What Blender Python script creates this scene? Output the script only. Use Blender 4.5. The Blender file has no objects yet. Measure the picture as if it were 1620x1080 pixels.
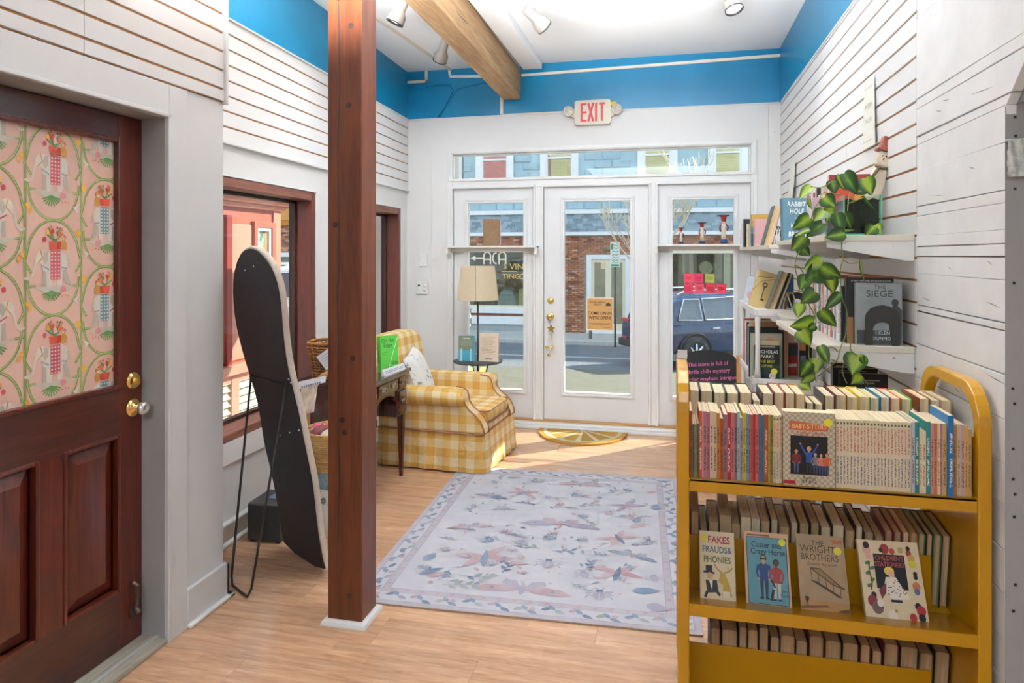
import bpy, bmesh, math, random
from mathutils import Matrix, Vector
random.seed(11)
S = bpy.context.scene
COL = S.collection
PI = math.pi

# ------------------------------------------------------------------ camera
cam_d = bpy.data.cameras.new('camera')
cam_d.sensor_width = 36.0
cam_d.lens = 24.0
cam_d.shift_y = -138.0 / 1620.0
cam_d.clip_start = 0.05
cam_d.clip_end = 300
cam = bpy.data.objects.new('camera', cam_d)
COL.objects.link(cam)
cam.location = (0, 0, 1.5)
cam.rotation_euler = (PI / 2, 0, math.atan(250.0 / 1080.0))
S.camera = cam

# ------------------------------------------------------------------ view
S.view_settings.view_transform = 'Standard'
S.view_settings.look = 'None'
S.view_settings.gamma = 1.0
S.view_settings.use_curve_mapping = False
S.view_settings.exposure = 0.8

# ------------------------------------------------------------------ sky
W = bpy.data.worlds.new('sky')
S.world = W
W.use_nodes = True
nt = W.node_tree
nt.nodes.clear()
wo = nt.nodes.new('ShaderNodeOutputWorld')
bg = nt.nodes.new('ShaderNodeBackground')
tc = nt.nodes.new('ShaderNodeTexCoord')
sx = nt.nodes.new('ShaderNodeSeparateXYZ')
cr = nt.nodes.new('ShaderNodeValToRGB')
cr.color_ramp.elements[0].position = 0.0
cr.color_ramp.elements[0].color = (0.90, 0.93, 0.97, 1)
cr.color_ramp.elements[1].position = 0.7
cr.color_ramp.elements[1].color = (0.52, 0.68, 0.92, 1)
nt.links.new(tc.outputs['Generated'], sx.inputs[0])
nt.links.new(sx.outputs['Z'], cr.inputs[0])
nt.links.new(cr.outputs[0], bg.inputs['Color'])
nt.links.new(bg.outputs[0], wo.inputs['Surface'])
bg.inputs['Strength'].default_value = 1.25

# ------------------------------------------------------------------ sun and added fill lights
def lamp(name, kind, loc, energy, color=(1, 1, 1), **kw):
    d = bpy.data.lights.new(name, kind)
    d.energy = energy
    d.color = color
    for k, v in kw.items():
        if k != 'rot' and k != 'aim':
            setattr(d, k, v)
    o = bpy.data.objects.new(name, d)
    COL.objects.link(o)
    o.location = loc
    if 'rot' in kw:
        o.rotation_euler = kw['rot']
    if 'aim' in kw:
        o.rotation_euler = (Vector(kw['aim']) - Vector(loc)).to_track_quat('-Z', 'Y').to_euler()
    return o

SUN = Vector((0.62, 0.50, 0.60)).normalized()      # towards the sun
lamp('sun', 'SUN', (0, 0, 20), 6.4, (1.0, 0.93, 0.80), angle=0.009, rot=SUN.to_track_quat('Z', 'Y').to_euler())
# unseen fill lights added behind the camera to lift the room
COOL = (0.93, 0.97, 1.0)
FILL_TINT = (0.84, 0.93, 1.0)
lamp('fill_panel', 'AREA', (-0.4, -1.6, 3.08), 38, FILL_TINT, shape='RECTANGLE', size=2.2, size_y=1.6)
lamp('fill_uplight', 'AREA', (-0.4, -1.6, 2.45), 24, FILL_TINT, shape='RECTANGLE', size=1.8, size_y=0.5, rot=(PI, 0, 0))
# added unseen fill, brightens the ceiling towards the door
lamp('fill_uplight', 'AREA', (-0.50, 1.55, 2.16), 88, COOL, shape='RECTANGLE', size=2.3, size_y=0.2, spread=math.radians(58), rot=(PI - 0.90, 0, 0))
lamp('fill_uplight', 'AREA', (-1.60, 2.25, 2.42), 20, COOL, shape='RECTANGLE', size=0.2, size_y=0.2, spread=math.radians(52), rot=(PI - 0.80, 0, 0))
# added unseen spots without heads, brighten the door wall
for tx, ax in ((-1.60, -1.5), (-0.83, -0.7), (0.345, 0.2)):
    lamp('room_spot', 'SPOT', (tx, 2.35, 2.98), 35, COOL, spot_size=math.radians(62), spot_blend=0.7, shadow_soft_size=0.06, aim=(ax, 5.9, 1.35))

# ------------------------------------------------------------------ mesh helpers
def lin(h):
    h = h.lstrip('#')
    out = []
    for i in (0, 2, 4):
        c = int(h[i:i + 2], 16) / 255.0
        out.append(c / 12.92 if c <= 0.04045 else ((c + 0.055) / 1.055) ** 2.4)
    return tuple(out)

class MB:
    def __init__(s, M=None):
        s.v, s.f, s.m, s.cm, s.M = [], [], [], 0, M
    def add(s, vs, fs):
        n = len(s.v)
        if s.M is not None:
            s.v += [tuple(s.M @ Vector(p)) for p in vs]
        else:
            s.v += [tuple(p) for p in vs]
        s.f += [tuple(i + n for i in f) for f in fs]
        s.m += [s.cm] * len(fs)
        return s
    def box(s, x0, x1, y0, y1, z0, z1):
        return s.add([(x0, y0, z0), (x1, y0, z0), (x1, y1, z0), (x0, y1, z0), (x0, y0, z1), (x1, y0, z1), (x1, y1, z1), (x0, y1, z1)],
                     [(0, 3, 2, 1), (4, 5, 6, 7), (0, 1, 5, 4), (1, 2, 6, 5), (2, 3, 7, 6), (3, 0, 4, 7)])
    def hexa(s, p):      # 4 bottom, 4 top points
        return s.add(p, [(0, 3, 2, 1), (4, 5, 6, 7), (0, 1, 5, 4), (1, 2, 6, 5), (2, 3, 7, 6), (3, 0, 4, 7)])
    def frame(s, axis, a, b, u0, u1, v0, v1, w, wb=None, wt=None):
        # rectangular frame: thickness a..b along axis, outer u0..u1 / v0..v1 (v is z), side width w, bottom wb, top wt
        wb = w if wb is None else wb
        wt = w if wt is None else wt
        def bb(p0, p1, q0, q1):
            if axis == 'y':
                s.box(p0, p1, a, b, q0, q1)
            elif axis == 'x':
                s.box(a, b, p0, p1, q0, q1)
            else:
                s.box(p0, p1, q0, q1, a, b)
        bb(u0, u0 + w, v0, v1); bb(u1 - w, u1, v0, v1)
        bb(u0 + w, u1 - w, v0, v0 + wb); bb(u0 + w, u1 - w, v1 - wt, v1)
        return s
    def prism(s, poly, a, b, axis='z'):
        n = len(poly)
        def P(p, t):
            if axis == 'z': return (p[0], p[1], t)
            if axis == 'y': return (p[0], t, p[1])
            return (t, p[0], p[1])
        vs = [P(p, a) for p in poly] + [P(p, b) for p in poly]
        fs = [tuple(range(n))[::-1], tuple(range(n, 2 * n))] + [(i, (i + 1) % n, n + (i + 1) % n, n + i) for i in range(n)]
        return s.add(vs, fs)
    def tube(s, pts, r, n=8, closed=False):
        pts = [Vector(p) for p in pts]
        k = len(pts)
        rs = r if isinstance(r, (list, tuple)) else [r] * k
        vs, fs = [], []
        up = None
        for i, p in enumerate(pts):
            if closed:
                t = pts[(i + 1) % k] - pts[i - 1]
            else:
                t = pts[min(i + 1, k - 1)] - pts[max(i - 1, 0)]
            t.normalize()
            if up is None:
                up = Vector((0, 0, 1)) if abs(t.z) < 0.9 else Vector((1, 0, 0))
            a = (up - t * up.dot(t))
            if a.length < 1e-6:
                a = t.orthogonal()
            a.normalize()
            up = a
            b = t.cross(a)
            for j in range(n):
                q = 2 * PI * j / n
                vs.append(p + (a * math.cos(q) + b * math.sin(q)) * rs[i])
        for i in range(k if closed else k - 1):
            for j in range(n):
                i2 = (i + 1) % k
                fs.append((i * n + j, i * n + (j + 1) % n, i2 * n + (j + 1) % n, i2 * n + j))
        if not closed:
            fs.append(tuple(range(n))[::-1])
            fs.append(tuple((k - 1) * n + j for j in range(n)))
        return s.add(vs, fs)
    def lathe(s, prof, n=24, c=(0, 0, 0), axis='z', cap=True):
        vs, fs = [], []
        for (r, h) in prof:
            for j in range(n):
                q = 2 * PI * j / n
                x, y = r * math.cos(q), r * math.sin(q)
                if axis == 'z': vs.append((c[0] + x, c[1] + y, c[2] + h))
                elif axis == 'y': vs.append((c[0] + x, c[1] + h, c[2] + y))
                else: vs.append((c[0] + h, c[1] + x, c[2] + y))
        m = len(prof)
        for i in range(m - 1):
            for j in range(n):
                fs.append((i * n + j, i * n + (j + 1) % n, (i + 1) * n + (j + 1) % n, (i + 1) * n + j))
        if cap:
            fs.append(tuple(range(n))[::-1])
            fs.append(tuple((m - 1) * n + j for j in range(n)))
        return s.add(vs, fs)
    def grid(s, fn, nu, nv, cu=False):
        vs = [fn(i / nu, j / nv) for j in range(nv + 1) for i in range(nu + (0 if cu else 1))]
        w = nu if cu else nu + 1
        fs = []
        for j in range(nv):
            for i in range(nu):
                i2 = (i + 1) % w if cu else i + 1
                fs.append((j * w + i, j * w + i2, (j + 1) * w + i2, (j + 1) * w + i))
        return s.add(vs, fs)
    def ball(s, c, r, n=12, m=8):
        rx, ry, rz = r if isinstance(r, (tuple, list)) else (r, r, r)
        return s.grid(lambda u, v: (c[0] + rx * math.cos(2 * PI * u) * math.sin(PI * v), c[1] + ry * math.sin(2 * PI * u) * math.sin(PI * v), c[2] - rz * math.cos(PI * v)), n, m, True)
    def build(s, name, mats, parent=None, smooth=False, bevel=0, seg=2, sub=0, recalc=True):
        me = bpy.data.meshes.new(name)
        me.from_pydata(s.v, [], s.f)
        if not isinstance(mats, (list, tuple)):
            mats = [mats]
        for m in mats:
            me.materials.append(m)
        if len(mats) > 1:
            me.polygons.foreach_set('material_index', s.m)
        if smooth:
            me.polygons.foreach_set('use_smooth', [True] * len(me.polygons))
        if recalc:
            bm = bmesh.new(); bm.from_mesh(me)
            bmesh.ops.recalc_face_normals(bm, faces=bm.faces)
            bm.to_mesh(me); bm.free()
        me.update()
        o = bpy.data.objects.new(name, me)
        COL.objects.link(o)
        if parent is not None:
            o.parent = parent
        if bevel:
            b = o.modifiers.new('bevel', 'BEVEL'); b.width = bevel; b.segments = seg; b.limit_method = 'ANGLE'; b.angle_limit = math.radians(40)
        if sub:
            b = o.modifiers.new('sub', 'SUBSURF'); b.levels = sub; b.render_levels = sub
        if bevel and smooth:
            try:
                b = o.modifiers.new('wn', 'WEIGHTED_NORMAL')
            except Exception:
                pass
        return o

def tag(o, label=None, cat=None, group=None, kind=None):
    if label: o['label'] = label
    if cat: o['category'] = cat
    if group: o['group'] = group
    if kind: o['kind'] = kind
    return o

def thing(name, label, cat, loc=(0, 0, 0), rotz=0, group=None):
    o = bpy.data.objects.new(name, None)
    o.empty_display_size = 0.05
    COL.objects.link(o)
    o.location = loc
    o.rotation_euler = (0, 0, rotz)
    return tag(o, label, cat, group)

def copy_tree(o, parent=None):
    c = o.copy()
    COL.objects.link(c)
    c.parent = parent
    for ch in o.children:
        copy_tree(ch, c)
    return c

def struct(o):
    o['kind'] = 'structure'
    return o

_tcache = {}
def text_geo(body, size=1.0, sxx=1.0, spacing=1.0, line=1.0, align='CENTER', shear=0.0, off=0.0):
    key = (body, spacing, line, align, shear, off)
    if key not in _tcache:
        cu = bpy.data.curves.new('t', 'FONT')
        cu.body = body; cu.size = 1.0; cu.align_x = align; cu.align_y = 'CENTER'
        cu.space_character = spacing; cu.space_line = line; cu.shear = shear; cu.offset = off
        cu.resolution_u = 3
        ob = bpy.data.objects.new('t', cu)
        me = bpy.data.meshes.new_from_object(ob)
        _tcache[key] = ([v.co.copy() for v in me.vertices], [tuple(p.vertices) for p in me.polygons])
        bpy.data.objects.remove(ob); bpy.data.meshes.remove(me); bpy.data.curves.remove(cu)
    vs, fs = _tcache[key]
    return [(v.x * size * sxx, v.y * size) for v in vs], fs

class Art(MB):
    """flat print on a surface: origin, right axis, up axis; coordinates in metres."""
    def __init__(s, o, ux, uy, eps=0.00025):
        MB.__init__(s)
        s.o, s.ux, s.uy = Vector(o), Vector(ux).normalized(), Vector(uy).normalized()
        s.n = s.ux.cross(s.uy)
        s.k, s.eps, s.step = 0, eps, 1.2e-5
        s.cols, s.mats = {}, []
    def _put(s, mat, pts, fs):
        if mat not in s.cols:
            s.cols[mat] = len(s.mats)
            s.mats.append(mat if not isinstance(mat, str) else ink(mat))
        s.cm = s.cols[mat]
        s.k += 1
        h = s.eps + s.k * s.step
        s.add([s.o + s.ux * p[0] + s.uy * p[1] + s.n * h for p in pts], fs)
        return s
    def poly(s, mat, pts):
        return s._put(mat, pts, [tuple(range(len(pts)))])
    def rect(s, mat, x0, y0, x1, y1):
        return s.poly(mat, [(x0, y0), (x1, y0), (x1, y1), (x0, y1)])
    def disc(s, mat, cx, cy, rx, ry=None, n=14, rot=0.0):
        ry = rx if ry is None else ry
        c, q = math.cos(rot), math.sin(rot)
        pts = []
        for i in range(n):
            a = 2 * PI * i / n
            x, y = rx * math.cos(a), ry * math.sin(a)
            pts.append((cx + x * c - y * q, cy + x * q + y * c))
        return s.poly(mat, pts)
    def line(s, mat, pts, w):
        pts = [Vector((p[0], p[1])) for p in pts]
        vs, fs = [], []
        k = len(pts)
        for i, p in enumerate(pts):
            t = pts[min(i + 1, k - 1)] - pts[max(i - 1, 0)]
            if t.length < 1e-9: t = Vector((1, 0))
            t.normalize()
            nn = Vector((-t.y, t.x)) * (w[i] if isinstance(w, (list, tuple)) else w) * 0.5
            vs += [tuple(p + nn), tuple(p - nn)]
        for i in range(k - 1):
            fs.append((2 * i, 2 * i + 1, 2 * i + 3, 2 * i + 2))
        return s._put(mat, vs, fs)
    def text(s, mat, body, cx, cy, size, sxx=1.0, rot=0.0, **kw):
        pts, fs = text_geo(body, size, sxx, **kw)
        c, q = math.cos(rot), math.sin(rot)
        return s._put(mat, [(cx + x * c - y * q, cy + x * q + y * c) for x, y in pts], fs)
    def done(s, name, parent=None):
        return s.build(name, s.mats, parent, recalc=False)

# ------------------------------------------------------------------ materials
_m = {}
def nodes(name):
    m = bpy.data.materials.new(name)
    m.use_nodes = True
    n = m.node_tree.nodes
    b = n['Principled BSDF']
    return m, m.node_tree, n, b

def N(t, kind, **kw):
    o = t.nodes.new('ShaderNode' + kind)
    for k, v in kw.items():
        if k.startswith('i_'):
            o.inputs[k[2:]].default_value = v
        elif isinstance(k, str) and hasattr(o, k):
            setattr(o, k, v)
    return o

def ramp(t, src, stops):
    r = t.nodes.new('ShaderNodeValToRGB')
    el = r.color_ramp.elements
    while len(el) < len(stops):
        el.new(0.5)
    for e, (p, c) in zip(el, stops):
        e.position = p
        e.color = (*c[:3], 1)
    t.links.new(src, r.inputs[0])
    return r.outputs[0]

def mul(c, k):
    return tuple(min(1.0, x * k) for x in c)

def paint(name, col, rough=0.55, var=0.06, scale=6.0, bump=0.0, bscale=60.0, metal=0.0, spec=0.5, coat=0.0):
    """plain painted or printed surface with faint procedural mottling"""
    if isinstance(col, str): col = lin(col)
    m, t, n, b = nodes(name)
    co = N(t, 'TexCoord')
    nz = N(t, 'TexNoise'); nz.inputs['Scale'].default_value = scale; nz.inputs['Detail'].default_value = 4
    t.links.new(co.outputs['Object'], nz.inputs['Vector'])
    c = ramp(t, nz.outputs[0], [(0.3, mul(col, 1 - var)), (0.7, mul(col, 1 + var))])
    t.links.new(c, b.inputs['Base Color'])
    b.inputs['Roughness'].default_value = rough
    b.inputs['Metallic'].default_value = metal
    b.inputs['Specular IOR Level'].default_value = spec
    b.inputs['Coat Weight'].default_value = coat
    if bump:
        n2 = N(t, 'TexNoise'); n2.inputs['Scale'].default_value = bscale; n2.inputs['Detail'].default_value = 5
        t.links.new(co.outputs['Object'], n2.inputs['Vector'])
        bp = N(t, 'Bump'); bp.inputs['Strength'].default_value = bump; bp.inputs['Distance'].default_value = 0.01
        t.links.new(n2.outputs[0], bp.inputs['Height'])
        t.links.new(bp.outputs[0], b.inputs['Normal'])
    return m

def ink(h):
    key = 'ink_' + h.lstrip('#')
    if key not in _m:
        _m[key] = paint(key, h, rough=0.5, var=0.05, scale=30)
    return _m[key]

def wood(name, c1, c2, axis='z', scale=1.0, rough=0.4, bump=0.15, rnd=False, coat=0.0, stretch=14.0, dark=None):
    """grain running along the given object axis"""
    if isinstance(c1, str): c1 = lin(c1)
    if isinstance(c2, str): c2 = lin(c2)
    m, t, n, b = nodes(name)
    co = N(t, 'TexCoord')
    src = co.outputs['Object']
    if rnd:
        oi = N(t, 'ObjectInfo')
        sc = N(t, 'VectorMath', operation='SCALE'); sc.inputs[0].default_value = (37.0, 21.0, 53.0)
        t.links.new(oi.outputs['Random'], sc.inputs['Scale'])
        ad = N(t, 'VectorMath', operation='ADD')
        t.links.new(src, ad.inputs[0]); t.links.new(sc.outputs[0], ad.inputs[1])
        src = ad.outputs[0]
    mp = N(t, 'Mapping')
    k = [stretch, stretch, stretch]
    k['xyz'.index(axis)] = 1.0
    mp.inputs['Scale'].default_value = [q * scale for q in k]
    t.links.new(src, mp.inputs[0])
    nz = N(t, 'TexNoise'); nz.inputs['Scale'].default_value = 1.6; nz.inputs['Detail'].default_value = 7; nz.inputs['Distortion'].default_value = 0.6
    t.links.new(mp.outputs[0], nz.inputs['Vector'])
    n2 = N(t, 'TexNoise'); n2.inputs['Scale'].default_value = 7.0; n2.inputs['Detail'].default_value = 6
    t.links.new(mp.outputs[0], n2.inputs['Vector'])
    mx = N(t, 'Mix', data_type='FLOAT'); mx.inputs[0].default_value = 0.4
    t.links.new(nz.outputs[0], mx.inputs[2]); t.links.new(n2.outputs[0], mx.inputs[3])
    col = ramp(t, mx.outputs[0], [(0.32, c1), (0.66, c2)])
    if rnd:
        hs = N(t, 'HueSaturation')
        mr = N(t, 'MapRange'); mr.inputs['To Min'].default_value = 0.93; mr.inputs['To Max'].default_value = 1.06
        t.links.new(oi.outputs['Random'], mr.inputs[0])
        t.links.new(mr.outputs[0], hs.inputs['Value']); t.links.new(col, hs.inputs['Color'])
        col = hs.outputs[0]
    t.links.new(col, b.inputs['Base Color'])
    b.inputs['Roughness'].default_value = rough
    b.inputs['Coat Weight'].default_value = coat
    bp = N(t, 'Bump'); bp.inputs['Strength'].default_value = bump; bp.inputs['Distance'].default_value = 0.004
    t.links.new(n2.outputs[0], bp.inputs['Height'])
    t.links.new(bp.outputs[0], b.inputs['Normal'])
    return m

def glass_mat(name, tint=(0.93, 0.97, 0.96), gloss=1.0, rough=0.0):
    """thin pane: clear with a Fresnel reflection"""
    m = bpy.data.materials.new(name); m.use_nodes = True
    t = m.node_tree; t.nodes.clear()
    o = t.nodes.new('ShaderNodeOutputMaterial')
    tr = t.nodes.new('ShaderNodeBsdfTransparent'); tr.inputs[0].default_value = (*tint, 1)
    gl = t.nodes.new('ShaderNodeBsdfGlossy'); gl.inputs['Roughness'].default_value = rough
    ge = t.nodes.new('ShaderNodeNewGeometry')
    dt = t.nodes.new('ShaderNodeVectorMath'); dt.operation = 'DOT_PRODUCT'
    t.links.new(ge.outputs['Normal'], dt.inputs[0]); t.links.new(ge.outputs['Incoming'], dt.inputs[1])
    ab = t.nodes.new('ShaderNodeMath'); ab.operation = 'ABSOLUTE'; t.links.new(dt.outputs['Value'], ab.inputs[0])
    iv = t.nodes.new('ShaderNodeMath'); iv.operation = 'SUBTRACT'; iv.inputs[0].default_value = 1.0; t.links.new(ab.outputs[0], iv.inputs[1])
    pw = t.nodes.new('ShaderNodeMath'); pw.operation = 'POWER'; pw.inputs[1].default_value = 5.0; t.links.new(iv.outputs[0], pw.inputs[0])
    mm = t.nodes.new('ShaderNodeMath'); mm.operation = 'MULTIPLY_ADD'; mm.inputs[1].default_value = 0.9 * gloss; mm.inputs[2].default_value = 0.035 * gloss
    t.links.new(pw.outputs[0], mm.inputs[0])
    mx = t.nodes.new('ShaderNodeMixShader')
    t.links.new(mm.outputs[0], mx.inputs[0])
    t.links.new(tr.outputs[0], mx.inputs[1]); t.links.new(gl.outputs[0], mx.inputs[2])
    t.links.new(mx.outputs[0], o.inputs[0])
    return m

WHITE = paint('white_wall_paint', (0.775, 0.78, 0.78), rough=0.5, var=0.02, scale=2.5, bump=0.03, bscale=90)
TRIM = paint('white_trim_gloss', (0.80, 0.81, 0.81), rough=0.32, var=0.02, scale=5, bump=0.02, bscale=40)
DOORW = paint('white_door_paint', (0.77, 0.785, 0.80), rough=0.38, var=0.02, scale=4)
GREYW = paint('pale_grey_wall_paint', (0.64, 0.66, 0.675), rough=0.5, var=0.03, scale=3, bump=0.03, bscale=70)
GREYD = paint('grey_jamb_and_shade', (0.36, 0.36, 0.355), rough=0.55, var=0.06, scale=5)
CEIL = paint('ceiling_paint', (0.91, 0.905, 0.90), rough=0.75, var=0.015, scale=1.5, bump=0.02, bscale=50)
BLUE = paint('teal_blue_paint', '#0585b6', rough=0.32, var=0.05, scale=5, bump=0.06, bscale=35)
GROOVE = paint('slat_groove_fibreboard', '#a5713f', rough=0.8, var=0.12, scale=30)
SLATW = paint('slat_white_laminate', (0.79, 0.80, 0.805), rough=0.42, var=0.015, scale=3)
PLASTIC = paint('white_plastic', (0.80, 0.79, 0.77), rough=0.4, var=0.02, scale=8)
IVORY = paint('ivory_plastic', '#e4dccb', rough=0.45, var=0.03, scale=12)
BRASS = paint('polished_brass', (0.83, 0.60, 0.22), rough=0.18, var=0.04, scale=20, metal=1.0)
BRONZE = paint('dark_bronze', (0.10, 0.07, 0.05), rough=0.45, var=0.2, scale=30, metal=0.6)
CHROME = paint('chrome', (0.8, 0.8, 0.8), rough=0.12, var=0.02, scale=20, metal=1.0)
BLACKM = paint('black_metal', (0.022, 0.021, 0.020), rough=0.45, var=0.1, scale=20)
BLACKP = paint('black_plastic', (0.025, 0.025, 0.027), rough=0.6, var=0.1, scale=40, bump=0.2, bscale=250)
FELT = paint('black_mirror_backing', (0.022, 0.020, 0.026), rough=0.62, var=0.2, scale=25, bump=0.15, bscale=200)
PAGES = None
GLASS = glass_mat('window_glass')
CART = paint('mustard_cart_enamel', '#c48e0a', rough=0.3, var=0.05, scale=4, bump=0.05, bscale=40, coat=0.3)
MAHOG = wood('mahogany_door', '#34130c', '#622617', 'z', 1.6, rough=0.28, bump=0.08, coat=0.25)
MAHOGY = wood('mahogany_rail', '#2e1410', '#4e241a', 'y', 1.6, rough=0.28, bump=0.08, coat=0.25)
POSTW = wood('stained_fir_post', '#471e0b', '#723815', 'z', 1.3, rough=0.42, bump=0.2)
BEAMW = wood('bare_fir_beam', '#94714c', '#c49f74', 'y', 1.2, rough=0.7, bump=0.35)
def floor_mat():
    """three-strip oak laminate: every strip of a plank has its own tone"""
    m = wood('oak_laminate', '#a87c5c', '#d3ab8a', 'x', 1.9, rough=0.22, bump=0.02, rnd=True, stretch=11)
    t = m.node_tree
    b = t.nodes['Principled BSDF']
    src = b.inputs['Base Color'].links[0].from_socket
    co = N(t, 'TexCoord'); sp = N(t, 'SeparateXYZ'); t.links.new(co.outputs['Object'], sp.inputs[0])
    oi = N(t, 'ObjectInfo')
    def M(op, a, bb):
        q = N(t, 'Math', operation=op)
        for i, v in enumerate((a, bb)):
            if isinstance(v, (int, float)): q.inputs[i].default_value = v
            else: t.links.new(v, q.inputs[i])
        return q.outputs[0]
    row = M('FLOOR', M('MULTIPLY', sp.outputs[1], 1 / 0.0642), 0)
    colx = M('FLOOR', M('ADD', M('MULTIPLY', sp.outputs[0], 2.3), M('ADD', M('MULTIPLY', row, 0.37), M('MULTIPLY', oi.outputs['Random'], 9.0))), 0)
    cx = N(t, 'CombineXYZ'); t.links.new(row, cx.inputs[0]); t.links.new(colx, cx.inputs[1]); t.links.new(M('MULTIPLY', oi.outputs['Random'], 100.0), cx.inputs[2])
    wn = N(t, 'TexWhiteNoise'); t.links.new(cx.outputs[0], wn.inputs['Vector'])
    hs = N(t, 'HueSaturation'); mr = N(t, 'MapRange'); mr.inputs['To Min'].default_value = 0.90; mr.inputs['To Max'].default_value = 1.07
    t.links.new(wn.outputs['Value'], mr.inputs[0]); t.links.new(mr.outputs[0], hs.inputs['Value']); t.links.new(src, hs.inputs['Color'])
    t.links.new(hs.outputs[0], b.inputs['Base Color'])
    return m
FLOORW = floor_mat()
WINW = wood('red_brown_window_wood', '#42190d', '#6c2b14', 'z', 1.5, rough=0.38, bump=0.1)
WINWY = wood('red_brown_window_head', '#5a3024', '#8a5a48', 'y', 1.5, rough=0.5, bump=0.15)
WINDK = wood('dark_window_stop', '#241208', '#3c2012', 'z', 1.5, rough=0.5, bump=0.1)
DESKW = wood('dark_cherry_desk', '#2c100a', '#4e2216', 'y', 1.6, rough=0.25, bump=0.05, coat=0.4)
DESKZ = wood('dark_cherry_desk_upright', '#2c100a', '#4a2014', 'z', 1.6, rough=0.25, bump=0.05, coat=0.4)
PINE = wood('honey_pine', '#b07a3c', '#d8a566', 'z', 2.0, rough=0.45, bump=0.08)
# ================================================================== ROOM SHELL
LA = math.atan(0.095 / 2.89)
LM = Matrix.Translation((-2.25, 3.0, 0)) @ Matrix.Rotation(LA, 4, 'Z')     # frame of the window wall: x into the room, y along the wall
CZ = 3.165
BZ = 2.725

# floor: sub-floor slab with laminate planks laid on it
floor = struct(MB().box(-2.75, 2.6, -4.0, 6.05, -0.12, -0.008).build('floor', paint('subfloor', '#8a6a48', 0.8)))
plank_w, plank_l = 0.192, 1.28
pm_full = MB().box(0, plank_l - 0.0006, 0, plank_w - 0.0006, -0.008, 0.0).build('plank', FLOORW, floor, bevel=0.0006, seg=1)
first = True
row = 0
y = 0.9
while y < 5.86:
    off = -2.75 - (row * 0.437) % plank_l
    x = off
    while x < 0.95:
        if x + plank_l > -2.7:
            if first:
                o = pm_full; first = False
            else:
                o = pm_full.copy(); COL.objects.link(o); o.parent = floor
            o.location = (x, y, 0)
        x += plank_l
    y += plank_w
    row += 1
MB().box(-2.75, 2.6, -4.0, 0.9, -0.008, 0.0).build('floor_boards', FLOORW, floor)['kind'] = 'stuff'

ceiling = struct(MB().box(-2.75, 2.6, -4.0, 6.0, CZ, CZ + 0.15).build('ceiling', CEIL))

# ---------------------------------------------------------------- back wall with the three glazed units and the transom
YB = 5.87
wb = MB()
wb.box(-2.75, -1.945, YB, 6.05, 0, BZ)
wb.box(0.68, 1.3, YB, 6.05, 0, BZ)
wb.box(-1.945, 0.68, YB, 6.05, 2.41, BZ)
wall_back = struct(wb.build('wall_back', WHITE))
MB().box(-2.75, 1.3, YB - 0.004, 6.05, BZ, CZ + 0.1).build('painted_band', BLUE, wall_back)
MB().box(-2.34, 0.86, YB - 0.012, YB - 0.003, BZ - 0.008, BZ + 0.006).build('band_edge_bead', WHITE, wall_back, bevel=0.003)
MB().box(-2.10, 0.775, YB - 0.010, YB + 0.002, 2.43, BZ - 0.008).build('header_panel', WHITE, wall_back, bevel=0.001)
MB().box(-2.10, -1.955, YB - 0.0105, YB + 0.002, 0.10, 2.43).build('side_panel', WHITE, wall_back, bevel=0.001)
MB().box(0.69, 0.775, YB - 0.0105, YB + 0.002, 0.10, 2.43).build('side_panel', WHITE, wall_back, bevel=0.001)
MB().box(-2.345, -1.95, YB - 0.02, YB, 0.0, 0.10).build('base_board', TRIM, wall_back, bevel=0.004)
MB().box(0.69, 0.86, YB - 0.02, YB, 0.0, 0.10).build('base_board', TRIM, wall_back, bevel=0.004)

# casing of the glazed front: mullions, transom bar, outer casing
tr1 = MB()
for a, b in ((-1.955, -1.905), (0.643, 0.693)):
    tr1.box(a, b, YB - 0.018, 6.02, 0.045, 2.435)
for a, b in ((-1.165, -1.078), (-0.173, -0.102)):
    tr1.box(a, b, YB - 0.0125, 6.02, 0.0, 2.088)
tr1.box(-1.905, 0.643, YB - 0.018, 6.02, 2.395, 2.435)
tr1.box(-1.905, 0.643, YB - 0.012, 6.02, 2.088, 2.168)
trim_1 = struct(tr1.build('trim_1', TRIM, bevel=0.004))
bead = MB()
for a, b in ((-1.905, -1.165), (-1.078, -0.173), (-0.102, 0.643)):
    bead.box(a - 0.018, a + 0.002, YB - 0.024, YB, 0.045, 2.10)
    bead.box(b - 0.002, b + 0.018, YB - 0.024, YB, 0.045, 2.10)
    bead.box(a - 0.018, b + 0.018, YB - 0.024, YB, 2.085, 2.108)
bead.frame('y', YB - 0.026, YB, -1.945, 0.683, 2.150, 2.425, 0.022)
bead.build('casing_bead', TRIM, trim_1, bevel=0.005)
sill = MB()
sill.box(-1.95, 0.69, 5.755, 6.05, 0.0, 0.026)
sill.box(-1.95, 0.69, 5.79, 6.05, 0.026, 0.046)
sl = struct(sill.build('trim_2', TRIM, bevel=0.005))
MB().box(-1.9, 0.64, 5.845, 6.0, 0.046, 0.062).build('threshold_strip', wood('oak_threshold', '#9a6a38', '#c8965a', 'x', 2.0), sl, bevel=0.003)

# transom
window_1 = struct(MB().frame('y', 5.885, 5.925, -1.905, 0.643, 2.168, 2.395, 0.012).build('window_1', TRIM, bevel=0.002))
MB().box(-1.9, 0.64, 5.903, 5.907, 2.17, 2.393).build('pane', GLASS, window_1)

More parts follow.
